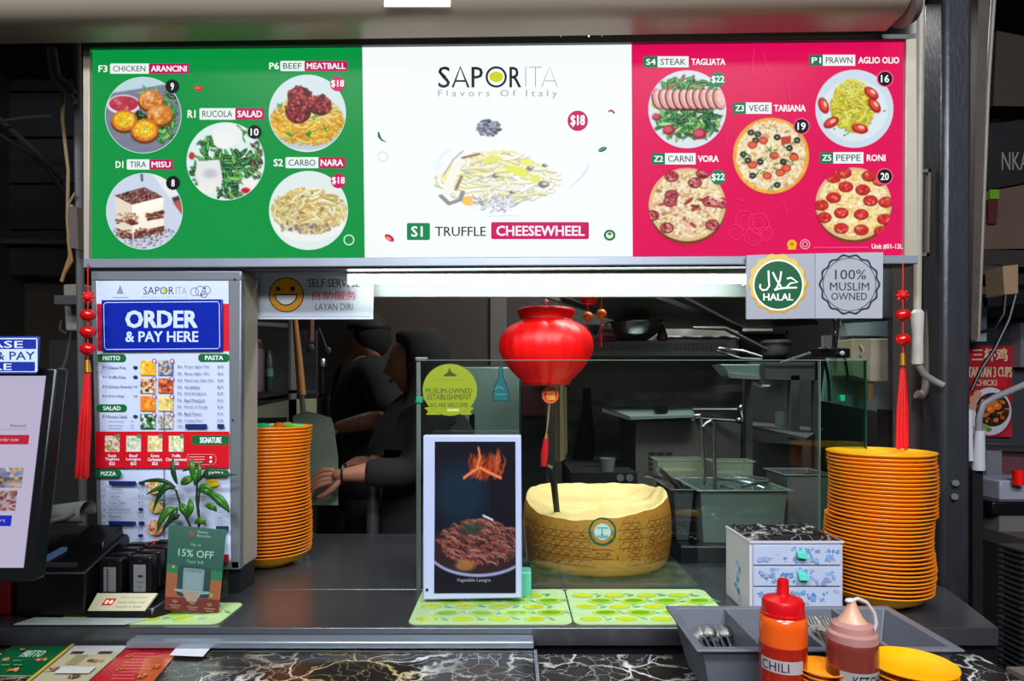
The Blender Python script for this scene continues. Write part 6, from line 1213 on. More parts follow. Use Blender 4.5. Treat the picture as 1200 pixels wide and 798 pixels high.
MB().tube([P(657, 452, 2.3), Vector((P(657, 0, 2.3).x, 2.3, 2.995))], .002, 6).build('hanging_string', steel_dk, o)
MB().front([(656, 450), (660, 450), (662, 538), (656, 541)], 2.29, 2.31).build('stick', mat('cream_stick2', (146, 136, 92), .6), o); MB().front([(661, 454), (664, 454), (665, 530), (662, 534)], 2.3, 2.32).build('stick', mat('cream_stick', (120, 112, 72), .6), o)
# back splash with foil, shelf
t = thing('wall_lining', 'crinkled sooty foil lining on the kitchen wall under the shelf', 'lining', (.6, 3.05, 0)); b = MB(); xA, xB = P(663, 0, 3.1).x, P(905, 0, 3.1).x
rows = []
for j in range(26): rows.append([(xA+(xB-xA)*i/40, 3.1+.005*math.sin(j*1.9+.9*math.sin(i*.5))+R_(-.005, .005), .9+j*.034) for i in range(41)])
for r0, r1 in zip(rows, rows[1:]): b.strip(r1, r0)
b.build('foil', steel_bk, t, ang=80)
t = thing('wall_shelf', 'long steel kitchen shelf carrying the pots, ribbed front edge', 'shelf', (.55, 2.9, 1.64)); 
b = MB(); b.hexa([P(640, 417, 2.75), P(862, 417, 2.75), P(862, 411, 3.05), P(640, 411, 3.05)], [P(640, 400, 2.75), P(862, 400, 2.75), P(862, 398, 3.05), P(640, 398, 3.05)]); b.build('shelf_board', mat('shelf_steel', (120, 122, 120), .45, .3, var=.2, vs=30, bump=.3), t)
for k in range(64): MB().front([(642+k*3.3, 401.5), (643.5+k*3.3, 401.5), (643.5+k*3.3, 411), (642+k*3.3, 411)], 2.745, 2.75).build('rib', steel_dk, t)
t = thing('steel_bowl', 'wide shiny steel bowl on the kitchen shelf right of the lantern', 'bowl', P(742, 400, 2.85)); MB().lathe(P(741, 400, 2.85), [(0, 0), (.06, 0), (.105, .03), (.125, .075), (.14, .08), (.128, .082), (.10, .035), (.055, .006), (0, .006)], 36).build('bowl_body', steel, t)
t = thing('steel_bowl', 'steel bowl half hidden behind the large red lantern', 'bowl', P(690, 400, 2.96)); MB().lathe(P(684, 400, 2.96), [(0, 0), (.04, 0), (.07, .03), (.085, .07), (.075, .072), (.06, .035), (.04, .006), (0, .006)], 30).build('bowl_body', steel, t)
t = thing('striped_funnel', 'small pink and yellow striped lamp-shaped ornament behind the lantern', 'ornament', P(708, 398, 2.78)); c = P(709, 400, 2.78)
for z0_, z1_, r0_, r1_, cc_ in ((0, .02, .05, .04, (130, 60, 70)), (.02, .035, .04, .03, (170, 120, 130)), (.035, .05, .03, .024, (120, 60, 90)), (.05, .065, .024, .02, (190, 150, 70))): MB().lathe(c, [(r0_, z0_), (r1_, z1_)], 24).build('stripe', mat('stripe%d' % int(z0_*1000), cc_, .5), t, solid=.002)
for i, (x, y) in enumerate(((689, 371), (705, 368))):
    t = thing('orange_bead', ('left' if i == 0 else 'right')+' of two small orange bead charms hanging beside the lantern', 'ornament', P(x, y, 2.0)); b = MB(); b.sph(P(x, y, 2.0), .016, 16); b.build('bead', mat('amber', (215, 100, 30), .3), t); MB().tube([Vector((P(x, y, 2.0).x, 2.0, 2.995)), P(x, y-22, 2.0), P(x-1, y+22, 2.0)], .0015, 6).build('cord', red_cloth, t); MB().tube([P(x-1, y+22, 2), P(x-1, y+38, 2)], [.003, .005], 6).build('tassel', red_cloth, t)
t = thing('small_brown_pot', 'small brown jar standing right of the steel bowl', 'jar', P(775, 398, 2.85)); MB().lathe(P(776, 399, 2.85), [(0, 0), (.022, 0), (.024, .02), (.014, .05), (.005, .07), (0, .1)], 20).build('pot_body', mat('brown_pot', (74, 46, 34), .5), t)
t = thing('saucepan', 'steel saucepan with a long handle on the shelf end', 'pan', P(908, 416, 2.6)); c = P(909, 417, 2.6); MB().lathe(c, [(0, 0), (.052, 0), (.056, .01), (.056, .045), (.062, .05), (.062, .058), (.05, .062), (0, .064)], 30).build('pan_body', steel_dk, t); MB().tube([P(898, 410, 2.55), P(850, 385, 2.5), P(812, 386-2, 2.5)], [.008, .009, .006], 8).build('handle', steel_dk, t)
t = thing('long_tongs', 'pair of long steel tongs lying over the shelf end', 'tongs', P(870, 415, 2.6)); MB().tube([P(842, 408, 2.55), P(870, 411, 2.52), P(893, 418, 2.5)], .006, 8).build('arm', steel, t); MB().tube([P(840, 411, 2.55), P(868, 420, 2.52), P(893, 421, 2.5)], .005, 8).build('arm', steel_dk, t)
# hood
hd = thing('range_hood', 'sloping dark steel extraction hood below the sign', 'hood', (.6, 3.0, 1.9)); hm = mat('hood_metal', (92, 92, 88), .5, .2, var=.2, vs=3, bump=.3, bs=8)
def plank(pts, Y0, Y1, m, nm='hood_panel'):
    f = [P(x, y, Y0) for x, y in pts[:2]]+[P(x, y, Y1) for x, y in pts[2:]]; MB().hexa([q+Vector((0, .02, -.0)) for q in f], f).build(nm, m, hd)
plank([(655, 340), (700, 340), (770, 383), (735, 383)], 2.5, 3.0, hm); plank([(700, 338), (780, 338), (870, 385), (770, 385)], 2.5, 3.05, hm); plank([(790, 338), (930, 338), (960, 380), (876, 384)], 2.5, 3.05, hm)
for q in ([(640, 346), (770, 388)], [(760, 344), (868, 386)]): MB().beam(P(q[0][0], q[0][1], 2.48), P(q[1][0], q[1][1], 2.95), .02, .02).build('hood_rim', mat('rim_metal', (98, 98, 96), .5, .5), hd)
# undercounter fridge with worktop, vents
fr = thing('prep_fridge', 'steel prep fridge with vent slots and a raised steel top', 'fridge', (P(800, 0, 2.65).x, 2.7, 0)); fx0, fx1 = P(745, 0, 2.6).x, P(868, 0, 2.6).x
sb = mat('fridge_steel', (92, 91, 88), .45, .3, var=.15, vs=4); MB().box(fx0, fx1, 2.6, 3.0, 0, P(0, 492, 2.6).z).build('body', sb, fr, bev=.003)
b = MB(); b.hexa([P(738, 492, 2.56), P(815, 489, 2.56), P(808, 478, 2.9), P(706, 478, 2.9)], [P(738, 488, 2.56), P(815, 486, 2.56), P(808, 476, 2.9), P(706, 476, 2.9)]); b.build('top_sheet', mat('top_sheet_steel', (140, 156, 156), .35, .3), fr)
MB().front([(705, 478), (738, 488), (740, 493), (706, 483)], 2.56, 2.6).build('top_edge', sb, fr); MB().box(fx0+.08, fx0+.13, 2.6, 2.64, P(0, 484, 2.6).z, P(0, 476, 2.6).z).build('knob', black_pl, fr)
for j in range(5):
    for i in range(3): MB().front([(760+i*10, 530+j*6), (768+i*10, 530+j*6), (768+i*10, 532+j*6), (760+i*10, 532+j*6)], 2.597, 2.6).build('vent_slot', black_mt, fr)
gp = thing('gas_pipe', 'thin pipes with valves running right of the prep fridge', 'pipe', P(850, 485, 2.55)); MB().tube([P(812, 480, 2.6), P(868, 480, 2.55), P(872, 500, 2.5), P(874, 560, 2.5)], .007, 8).build('pipe', steel_dk, gp); MB().tube([P(815, 490, 2.6), P(875, 494, 2.5)], .006, 8).build('pipe', steel_dk, gp)
for x, y in ((868, 478), (876, 495), (866, 493)): b = MB(); b.sph(P(x, y, 2.5), .014, 10); b.build('valve', steel, gp)
# cabinet frame on the right with shelf
rc = thing('side_rack', 'tall grey steel rack with a shelf behind the glass screen', 'rack', (P(915, 0, 2.5).x, 2.6, 0)); gm = mat('rack_grey', (92, 92, 94), .5, .1, var=.12, vs=4)
for pts, d in (([(880, 424), (958, 424), (958, 446), (880, 444)], .03), ([(927, 440), (937, 440), (937, 515), (927, 515)], .03), ([(955, 424), (960, 424), (960, 640), (955, 640)], .03), ([(874, 444), (882, 444), (882, 640), (874, 640)], .03)): MB().front(pts, 2.3, 2.3+d).build('upright', gm, rc)
b = MB(); b.hexa([P(880, 502, 2.35), P(945, 517, 2.15), P(965, 506, 2.5), P(880, 497, 2.6)], [P(880, 499, 2.35), P(945, 513, 2.15), P(965, 502, 2.5), P(880, 494, 2.6)]); b.build('shelf_board', mat('rack_shelf', (96, 96, 94), .4, .4), rc); MB().front([(882, 446), (956, 446), (956, 640), (882, 640)], 2.62, 2.64).build('back_sheet', mat('rack_back', (62, 62, 64), .55, .1, var=.2, vs=4), rc)
MB().front([(878, 518), (940, 522), (940, 640), (878, 640)], 2.33, 2.36).build('lower_door', mat('rack_door', (66, 66, 68), .45, .4, var=.15, vs=5), rc)
t = thing('food_tub', 'translucent food tub with blue base on the rack shelf', 'tub', P(917, 500, 2.45)); MB().lathe(P(917, 504, 2.42), [(.026, .02), (.030, .07), (.028, .07)], 24).build('tub_body', mat('cloudy_tub', (104, 108, 106), .4), t); MB().lathe(P(917, 504, 2.42), [(0, 0), (.026, 0), (.027, .02), (0, .02)], 24).build('blue_base', mat('blue_base', (50, 92, 140), .4), t)
# towel roll holder
th = thing('foil_holder', 'pale green steel roll dispenser hanging above the prep area', 'dispenser', P(870, 435, 2.2)); f = [(844, 427), (893, 427), (893, 443), (856, 440)]
MB().front(f, 2.2, 2.3).build('cover', mat('dispenser_steel', (140, 168, 158), .35, .25), th, bev=.003); MB().front([(852, 437), (893, 441), (893, 445), (856, 443)], 2.19, 2.21).build('cutter_edge', mat('pale_edge', (150, 158, 150), .4), th); MB().front([(893, 426), (897, 426), (897, 446), (893, 446)], 2.18, 2.31).build('end_plate', steel_dk, th)
b = MB(); b.strip([P(880, 444, 2.21), P(884, 451, 2.2), P(892, 454, 2.19), P(901, 453, 2.18)], [P(887, 443, 2.22), P(889, 448, 2.21), P(895, 451, 2.2), P(903, 451, 2.19)]); b.build('loose_end', mat('film_end', (150, 156, 150), .4), th, solid=.001)
MB().beam(P(893, 430, 2.25), P(955, 430, 2.285), .012, .012).build('bracket', steel_dk, th)
# gastronorm pans on the counter
ba = thing('bain_marie_base', 'black base unit under the steel food pans', 'warmer', (.55, 1.80, ZC)); MB().box(P(786, 0, 1.78).x, P(950, 0, 1.75).x-.02, 1.68, 1.95, ZC, ZC+.045).build('body', black_pl, ba, bev=.004)
for k in range(5): MB().front([(793+k*5, 622+k*2), (797+k*5, 622+k*2), (797+k*5, 624+k*2), (793+k*5, 624+k*2)], 1.679, 1.681).build('indicator', steel, ba)
pan_m = mat('pan_steel', (128, 142, 134), .28, .6, var=.15, vs=5)
def gpan(label, x0, x1, y0, y1, z0, z1, m): t = thing('food_pan', label, 'pan', ((x0+x1)/2, (y0+y1)/2, z0)); MB().tray(x0, x1, y0, y1, z0, z1, .002, .012, .012).build('pan_body', m, t, bev=.001); return t
gx0, gx1 = P(822, 0, 1.69).x, P(925, 0, 1.69).x
gpan('large steel food pan full of utensils behind the drawer box', gx0, gx1, 1.70, 1.94, ZC+.046, P(0, 574, 1.70).z, pan_m)
gpan('narrow dark steel food pan right of the cheese wheel', P(787, 0, 1.75).x, P(811, 0, 1.75).x, 1.73, 1.94, ZC+.046, P(0, 573, 1.73).z, steel_dk)
def utensil(name, label, pts, r, m=steel, Y=(1.85, 1.85), g=None):
    t = thing(name, label, 'utensil', P(pts[0][0], pts[0][1], Y[0])); n = len(pts)-1; MB().tube([P(x, y, Y[0]+(Y[1]-Y[0])*i/n) for i, (x, y) in enumerate(pts)], r, 8).build('handle', m, t); return t
utensil('ladle', 'upright hooked steel ladle, left one of the pair in the pans', [(811, 493), (815, 487), (820, 486), (822, 492), (822, 510), (826, 568)], [.004, .004, .004, .004, .006, .005], steel, (1.86, 1.84))
utensil('ladle', 'upright hooked steel ladle, right one of the pair in the pans', [(823, 500), (828, 495), (833, 493), (837, 496), (837, 530), (838, 575)], [.004, .004, .004, .004, .005, .005], steel, (1.80, 1.80))
utensil('tongs', 'steel tongs with a white scalloped tip leaning in the narrow pan', [(771, 549), (784, 560), (800, 576)], [.008, .006, .006], steel_dk, (1.70, 1.80)); utensil('spatula', 'steel spatula handle lying flat across the narrow pan', [(756, 556), (772, 559), (796, 565)], [.006, .005, .005], steel, (1.74, 1.82)); utensil('serving_spoon', 'pale serving spoon beside the tongs in the narrow pan', [(784, 562), (797, 566), (804, 576)], [.009, .006, .005], steel, (1.78, 1.82))
for k, (a, b_) in enumerate((((838, 561), (880, 568)), ((845, 570), (868, 576)), ((860, 563), (895, 572)), ((852, 558), (900, 562)), ((870, 570), (905, 566)))): utensil('pan_spoon', 'steel spoon handle, %s from the back in the large food pan' % nth(k+1), [a, ((a[0]+b_[0])/2, (a[1]+b_[1])/2-2), b_], .0045, steel, (1.88-.02*k, 1.80+.01*k), 'x')['group'] = 'spoons in the large food pan'
plas = mat('clear_tub', (150, 158, 136), .25, alpha=.45); 
def tub(label, x0, x1, zt, Y, cont, cz):
    t = thing('clear_tub', label, 'tub', (P((x0+x1)/2, 0, Y).x, Y+.08, ZC)); a, b_ = P(x0, 0, Y).x, P(x1, 0, Y).x; MB().tray(a, b_, Y, Y+.13, ZC+.001, P(0, zt, Y).z, .003, .008, .006).build('tub_body', plas, t); MB().box(a+.014, b_-.014, Y+.014, Y+.116, ZC+.006, cz).build('contents', cont, t, bev=.006)
tub('clear tub of yellowish food behind the narrow pan', 769, 826, 538, 1.885+.0, mat('yellow_food', (132, 118, 56), .5, var=.4, vs=40), P(0, 560, 1.93).z) if 0 else None
t = thing('clear_tub', 'clear tub of yellowish food standing behind the narrow pan', 'tub', (.41, 2.08, ZC)); MB().tray(P(770, 0, 1.96).x, P(823, 0, 1.96).x, 1.955, 2.025, ZC+.0005, P(0, 538, 1.96).z, .003, .008, .006).build('tub_body', plas, t); MB().box(P(775, 0, 1.97).x, P(818, 0, 1.97).x, 1.97, 2.01, ZC+.006, P(0, 550, 1.97).z).build('contents', mat('yellow_food', (140, 128, 66), .5, var=.4, vs=40), t, bev=.006)
t = thing('clear_tub', 'clear greenish tub standing behind the large food pan', 'tub', (.62, 2.0, ZC)); MB().tray(P(836, 0, 1.96).x, P(882, 0, 1.96).x, 1.955, 2.025, ZC+.0005, P(0, 540, 1.96).z, .003, .008, .006).build('tub_body', plas, t); MB().box(P(841, 0, 1.97).x, P(877, 0, 1.97).x, 1.97, 2.01, ZC+.006, P(0, 553, 1.97).z).build('contents', mat('pale_food', (98, 108, 88), .5, var=.3, vs=40), t, bev=.006)
t = thing('white_tub', 'cloudy white tub of small tools right of the large food pan', 'tub', (P(945, 0, 1.8).x, 1.85, ZC)); MB().tray(P(918, 0, 1.82).x, P(972, 0, 1.82).x, 1.80, 1.95, ZC+.0005, P(0, 556, 1.80).z, .003, .012, .006).build('tub_body', mat('cloudy_white', (84, 88, 88), .35), t, bev=.002)
for k in range(6): utensil('small_tool', 'small dull tool, %s from the left in the cloudy white tub' % nth(k+1), [(935+k*5, 575), (938+k*5+R_(-5, 5), 556+R_(-2, 4))], .005, random.choice([steel_dk, wood, black_pl]), (1.87, 1.87))['group'] = 'tools in the cloudy tub'
# under-shelf clutter between fridge and cheese
t = thing('grey_jug', 'small grey plastic jug on the low shelf behind the cheese', 'jug', P(711, 552, 2.5)); MB().lathe(P(712, 552, 2.5), [(0, 0), (.024, 0), (.030, .05), (.028, .05), (.022, .004), (0, .004)], 20).build('jug_body', mat('jug_grey', (112, 122, 122), .5), t)
t = thing('burner_stove', 'black burner unit on the low shelf behind the cheese', 'stove', (P(715, 0, 2.6).x, 2.6, 0)); MB().box(P(668, 0, 2.5).x, P(744, 0, 2.5).x, 2.45, 2.9, 0, P(0, 552, 2.5).z).build('body', black_mt, t)
for x in (727, 738): b = MB(); b.cyl(P(x, 560, 2.449), P(x, 560, 2.42), .014, n=14); b.build('knob', steel_dk, t)
t = thing('hanging_apron', 'black cloth hanging on a hook behind the cheese', 'cloth', P(688, 450, 2.9)); b = MB(); A = [P(x, y, 2.95+.03*math.sin(x)) for x, y in ((684, 455), (683, 480), (676, 510), (670, 548))]; B = [P(x, y, 2.95) for x, y in ((691, 455), (693, 480), (697, 515), (694, 555))]; b.strip(A, B); b.build('cloth', black_mt, t, solid=.01); b = MB(); b.sph(P(687, 453, 2.93), .01); b.build('hook', steel, t)
t = thing('paper_note', 'small pale note stuck on the kitchen wall behind the cheese', 'note', P(698, 492, 2.99)); MB().front([(693, 488), (702, 489), (700, 497), (695, 496)], 2.99, 3.0).build('note', mat('pale_note', (140, 140, 136), .6), t)
# ---------------------------------------------------------------- right wall fittings
rw = thing('wall_board', 'pale blue-white board on the right wall behind the tassel', 'board', (P(1020, 0, 1.85).x, 1.85, 1.35)); pale = mat('pale_board', (150, 160, 164), .5, var=.05)
MB().front([(985, 310), (1049, 308), (1049, 486), (1016, 480), (965, 470), (975, 395), (985, 385)], 1.90, 1.92).build('board', pale, rw, smooth=False); MB().front([(983, 312), (1048, 310), (1048, 372), (983, 374)], 1.87, 1.90).build('upper_board', mat('upper_board', (128, 132, 136), .5), rw); MB().front([(990, 379), (1040, 376), (1040, 394), (993, 393)], 1.86, 1.9).build('cover_strip', mat('cover_strip', (150, 168, 172), .5), rw)
sw = thing('switch_box', 'beige electrical switch box mounted on the pale wall board', 'box', P(1015, 447, 1.8)); MB().front([(999, 397), (1021, 397), (1019, 446), (999, 440)], 1.78, 1.90).build('housing', mat('switch_cream', (150, 146, 120), .5), sw, bev=.002); MB().front([(1019, 397), (1041, 397), (1041, 447), (1019, 447)], 1.79, 1.90).build('side_face', cream_pl, sw, bev=.002)
MB().tube([P(1008, 404, 1.775), P(1012, 410, 1.77), P(1009, 417, 1.775)], .003, 6).build('pull_ring', cream_pl, sw); MB().front([(1017, 447), (1023, 447), (1023, 468), (1017, 468)], 1.8, 1.86).build('conduit', mat('ochre', (120, 96, 56), .5), sw)
t = thing('switch_plate', 'small pale double switch left of the beige electrical box', 'switch', P(976, 402, 1.88)); MB().front([(966, 393), (979, 393), (979, 406), (966, 406)], 1.88, 1.899).build('plate', mat('switch_plate', (120, 122, 124), .5), t)
t = thing('clamp_lamp', 'black clamp lamp with cables at the top of the glass screen', 'lamp', P(980, 418, 1.7)); MB().front([(960, 407), (997, 408), (997, 419), (960, 418)], 1.66, 1.72).build('clamp', black_pl, t, bev=.004)
for a, b_ in (((971, 335), (977, 408)), ((983, 335), (979, 408)), ((966, 420), (972, 470)), ((990, 420), (992, 455))): MB().tube([P(a[0], a[1], 1.577 if a[1] == 335 else 1.69), P((a[0]+b_[0])/2+2, (a[1]+b_[1])/2, 1.69), P(b_[0], b_[1], 1.69)], .004, 8).build('cable', black_pl, t)
MB().tube([P(960, 410, 1.7), P(915, 425, 1.75)], .004, 8).build('arm', steel, t); b = MB(); b.sph(P(987, 414, 1.65), .006); b.build('knob', white_pl, t)
t = thing('wall_opening', 'black wall frame behind the saucepan', 'frame', P(905, 400, 2.9)); 
for q in ([(868, 388), (924, 388), (924, 391), (868, 391)], [(921, 388), (924, 388), (924, 424), (921, 424)]): MB().front(q, 2.85, 2.88).build('bar', mat('frame_grey', (54, 54, 54), .5), t)
MB().front([(868, 391), (921, 391), (921, 424), (868, 424)], 2.89, 2.91).build('dark_panel', black_mt, t)
# interior right dark wall behind the glass edge
struct('wall_inner', MB().box(P(1048, 0, 1.95).x, P(1075, 0, 1.95).x, 1.95, 2.0, 0, 2.4), mat('inner_wall', (46, 42, 40), .6))

# ---------------------------------------------------------------- pipes and column to the right
dkc = mat('painted_column', (54, 56, 60), .35, .4, var=.3, vs=14, bump=.4, bs=40, aniso=(3, 3, 1)); pst = mat('rust_channel', (66, 58, 52), .6, .2, var=.35, vs=20, bump=.5, bs=40)
t = thing('steel_column', 'thick dark grey steel column right of the stall', 'column', (P(1120, 0, 1.5).x, 1.5, 0)); b = MB(); f = [P(1101, 720, 1.5), P(1135, 720, 1.5), P(1141, -20, 1.5), P(1107, -20, 1.5)]; dn = [Vector((f[0].x, 1.5, 0)), Vector((f[1].x, 1.5, 0)), f[2], f[3]]; k = Vector((0, .08, 0)); b.hexa([q+k for q in dn], dn); b.build('shaft', dkc, t, bev=.012, bseg=3)
for x, y in ((1120, 566), (1119, 582)): b = MB(); b.cyl(P(x, y, 1.5), P(x, y, 1.49), .008, n=6); b.build('bolt', steel_dk, t)
t = thing('steel_channel', 'rusty narrow steel channel beside the thick column', 'channel', (P(1150, 0, 1.6).x, 1.6, 0)); b = MB(); f = [P(1138, 398, 1.54), P(1146, 398, 1.54), P(1160, -20, 1.54), P(1147, -20, 1.54)]; b.hexa([q+k*.5 for q in f], f); b.build('shaft', pst, t); MB().box(P(1130, 0, 1.55).x, P(1142, 0, 1.55).x, 1.545, 1.57, P(0, 392, 1.55).z, P(0, 384, 1.55).z).build('bracket', steel_dk, t)
t = thing('conduit_pipe', 'thin pale conduit running up beside the rusty channel', 'pipe', P(1150, 400, 1.58)); MB().tube([P(1146, 400, 1.58), P(1150, 300, 1.58), P(1158, 100, 1.58), P(1166, -20, 1.58)], .0045, 8).build('pipe', mat('dull_pale', (120, 112, 100), .5), t); MB().tube([P(1143, 400, 1.585), P(1147, 300, 1.585), P(1155, 100, 1.585), P(1162, -20, 1.585)], .0035, 8).build('pipe', steel_dk, t)
struct('trim_1', MB().front([(1068, 300), (1086, 300), (1088, 740), (1068, 740)], 1.62, 1.70), mat('jamb_brown', (70, 62, 60), .6, var=.2))
struct('trim_2', MB().front([(1040, 480), (1068, 485), (1068, 740), (1040, 740)], 1.75, 1.8), mat('jamb_dark', (40, 38, 38), .6))
t = thing('white_pipe', 'white plastic pipe with a thick sleeve hanging right of the sign', 'pipe', P(1076, 430, 1.5)); pw = mat('old_white_pipe', (158, 150, 136), .45, var=.12)
MB().tube([P(1079, -20, 1.5), P(1076.5, 200, 1.5), P(1075, 365, 1.5)], .0085, 12).build('pipe', pw, t); MB().tube([P(1075, 363, 1.5), P(1075, 367, 1.5), P(1075.5, 395, 1.5), P(1075, 424, 1.5), P(1075, 427, 1.5)], [.009, .0145, .0115, .0125, .011], 16).build('sleeve', mat('sleeve_white', (176, 172, 164), .4), t); MB().tube([P(1076, 427, 1.5), P(1082, 438, 1.5), P(1094, 446, 1.5), P(1106, 452, 1.49)], .0075, 10).build('bend', mat('bend_grey', (110, 108, 106), .5), t)
t = thing('grey_pipe', 'grey brown drain pipe with an elbow left of the column', 'pipe', P(1093, 455, 1.56)); MB().tube([P(1109, -20, 1.56), P(1101, 150, 1.56), P(1094, 300, 1.56), P(1087, 440, 1.56), P(1085, 458, 1.56), P(1079, 464, 1.56), P(1074, 462, 1.56)], .011, 12).build('pipe', mat('drain_brown', (92, 80, 74), .5, var=.15), t)
t = thing('metal_bracket', 'small empty metal frame on the pipes right of the sign', 'frame', P(1086, 300, 1.53))
for q in ([(1081, 198), (1091, 198), (1091, 202), (1081, 202)], [(1088, 198), (1091, 198), (1089, 300), (1086, 300)], [(1081, 296), (1089, 296), (1089, 300), (1081, 300)]): MB().front(q, 1.53, 1.54).build('bar', mat('dull_frame', (92, 82, 74), .5), t)
# neighbouring stall beyond
t = thing('neighbour_wall', 'dark grey wall panel of the next stall behind the poster', 'panel', P(1180, 540, 2.6)); MB().box(P(1136, 0, 2.6).x, P(1290, 0, 2.6).x, 2.6, 2.65, 0, P(0, 374, 2.6).z).build('panel', mat('next_dark', (62, 62, 68), .5), t); MB().front([(1155, 372), (1290, 372), (1290, 376), (1155, 376)], 2.59, 2.6).build('top_rail', black_mt, t)
for q in ([(1143, 345), (1157, 345), (1156, 400), (1144, 400)],): MB().front(q, 2.5, 2.53).build('pale_post', mat('pale_post', (150, 156, 170), .4), t)
MB().front([(1150, 344), (1290, 330), (1290, 345), (1154, 360)], 2.5, 2.53).build('pale_band', mat('pale_post', (150, 156, 170), .4), t)
MB().front([(1196, 378), (1290, 378), (1290, 430), (1196, 430)], 2.55, 2.6).build('grey_plate', mat('grey_plate', (110, 112, 118), .4), t)
t = thing('dish_poster', 'red poster of a three cups dish with Chinese characters', 'poster', P(1160, 512, 2.59)); o = MB().front([(1133, 406), (1187, 405), (1185, 512), (1133, 512)], 2.59, 2.599).build('sheet', mat('poster_red', (175, 30, 45), .4), t, smooth=False)
p = Print(flatY(2.59), FRONT); p.poly([(1133, 406), (1187, 405), (1185, 512), (1133, 512)][::-1], (172, 28, 44)); yl = (214, 190, 150)
p.text('三杯鸡', 1139, 408, 1181, 423, yl, .03); p.text('TAIWAN 3 CUPS', 1134, 430, 1186, 442, yl, .03); p.text('CHICKEN', 1143, 445, 1176, 452, yl, .03); p.rect(1168, 441, 1180, 455, (200, 30, 50), 2)
p.disc(1160, 482, 25, 28, (205, 210, 220), 40); p.disc(1163, 480, 20, 20, (60, 36, 32), 36)
for _ in range(60): x, y = inell(1163, 480, 17, 17)(); p.disc(x, y, R_(1, 3.5), R_(1, 2.5), jit(random.choice([(190, 90, 30), (90, 45, 30), (220, 120, 40), (40, 30, 28)]), 18), 8)
for x, y in ((1157, 474), (1163, 471), (1160, 480), (1168, 476)): p.disc(x, y, 5, 4.2, (220, 110, 35), 14); p.disc(x-1, y-1, 2.4, 2, (240, 150, 70), 10)
for x, y in ((1140, 468), (1145, 462), (1139, 476), (1142, 505)): p.disc(x, y, 5, 5, (205, 150, 120), 10)
p.disc(1153, 500, 4, 3.4, (120, 170, 60), 10); p.disc(1158, 503, 3.4, 2.6, (90, 140, 50), 10); p.poly([(1185, 498), (1185, 512), (1170, 512)][::-1], (190, 40, 60)); p.build('printed_poster', P_PAPER, o)
t = thing('bent_pipe', 'pale grey bent metal arm in front of the red poster', 'pipe', P(1148, 550, 2.0)); MB().tube([P(1290, 405, 2.0), P(1200, 451, 2.0), P(1165, 466, 2.0), P(1152, 474, 2.0), P(1147, 490, 2.0), P(1147, 520, 2.0)], .010, 10).build('arm', mat('pale_grey_pipe', (160, 162, 165), .35, .3), t); MB().tube([P(1148, 505, 2), P(1146.5, 548, 2), P(1146.5, 551, 2)], [.014, .019, .018], 12).build('sleeve', white_pl, t); MB().tube([P(1136, 480, 2), P(1137, 540, 2)], .008, 8).build('side_pipe', white_pl, t)
MB().box(P(1140, 0, 2).x, P(1152, 0, 2).x, 2.0, 2.03, 0, P(0, 550, 2).z).build('dark_post', black_mt, t)
t = thing('overhead_duct', 'dark beams and ducting above the next stall', 'duct', P(1180, 330, 2.2))
for q, cc_ in (([(1150, 292), (1290, 296), (1290, 318), (1150, 310)], (40, 36, 32)), ([(1148, 322), (1290, 318), (1290, 328), (1148, 336)], (20, 19, 18)), ([(1154, 225), (1290, 200), (1290, 290), (1152, 292)], (86, 66, 54)), ([(1158, 145), (1290, 130), (1290, 200), (1156, 222)], (14, 14, 15)), ([(1168, 36), (1290, 60), (1290, 126), (1164, 124)], (52, 44, 38)), ([(1146, 310), (1172, 310), (1172, 345), (1146, 345)], (48, 44, 38))): MB().front(q, 2.2, 2.3).build('duct_panel', mat('duct_%d_%d' % (cc_[0], q[0][0]), cc_, .6, var=.2, vs=6), t)
p = Print(flatY(2.2), FRONT); p.text('NKA', 1174, 178, 1206, 199, (122, 124, 122), .0); p.build('grey_letters', P_PAPER, t)
MB().front([(1160, 222), (1171, 222), (1171, 233), (1160, 233)], 2.19, 2.2).build('green_tag', mat('green_tag', (90, 140, 20), .5), t); MB().front([(1158, 234), (1170, 234), (1168, 262), (1158, 262)], 2.19, 2.2).build('red_strip', mat('dim_red', (70, 22, 22), .5), t)
MB().front([(1175, 312), (1193, 310), (1193, 344), (1177, 345)], 2.12, 2.2).build('junction_box', mat('tan_box', (150, 124, 96), .5), t)
t = tag(MB().tube([P(1190, 346, 2.1), P(1182, 375, 2.1), P(1165, 410, 2.1), P(1150, 432, 2.1), P(1138, 458, 2.1)], .006, 8).build('black_cable', black_pl, None), 'thick black cable curving down in front of the red poster', 'cable')
t = tag(MB().tube([P(1178, 346, 2.1), P(1176, 368, 2.1), P(1165, 386, 2.1), P(1145, 390, 2.1)], .006, 8).build('black_cable', black_pl, None), 'short black cable looping to the thin conduit', 'cable')
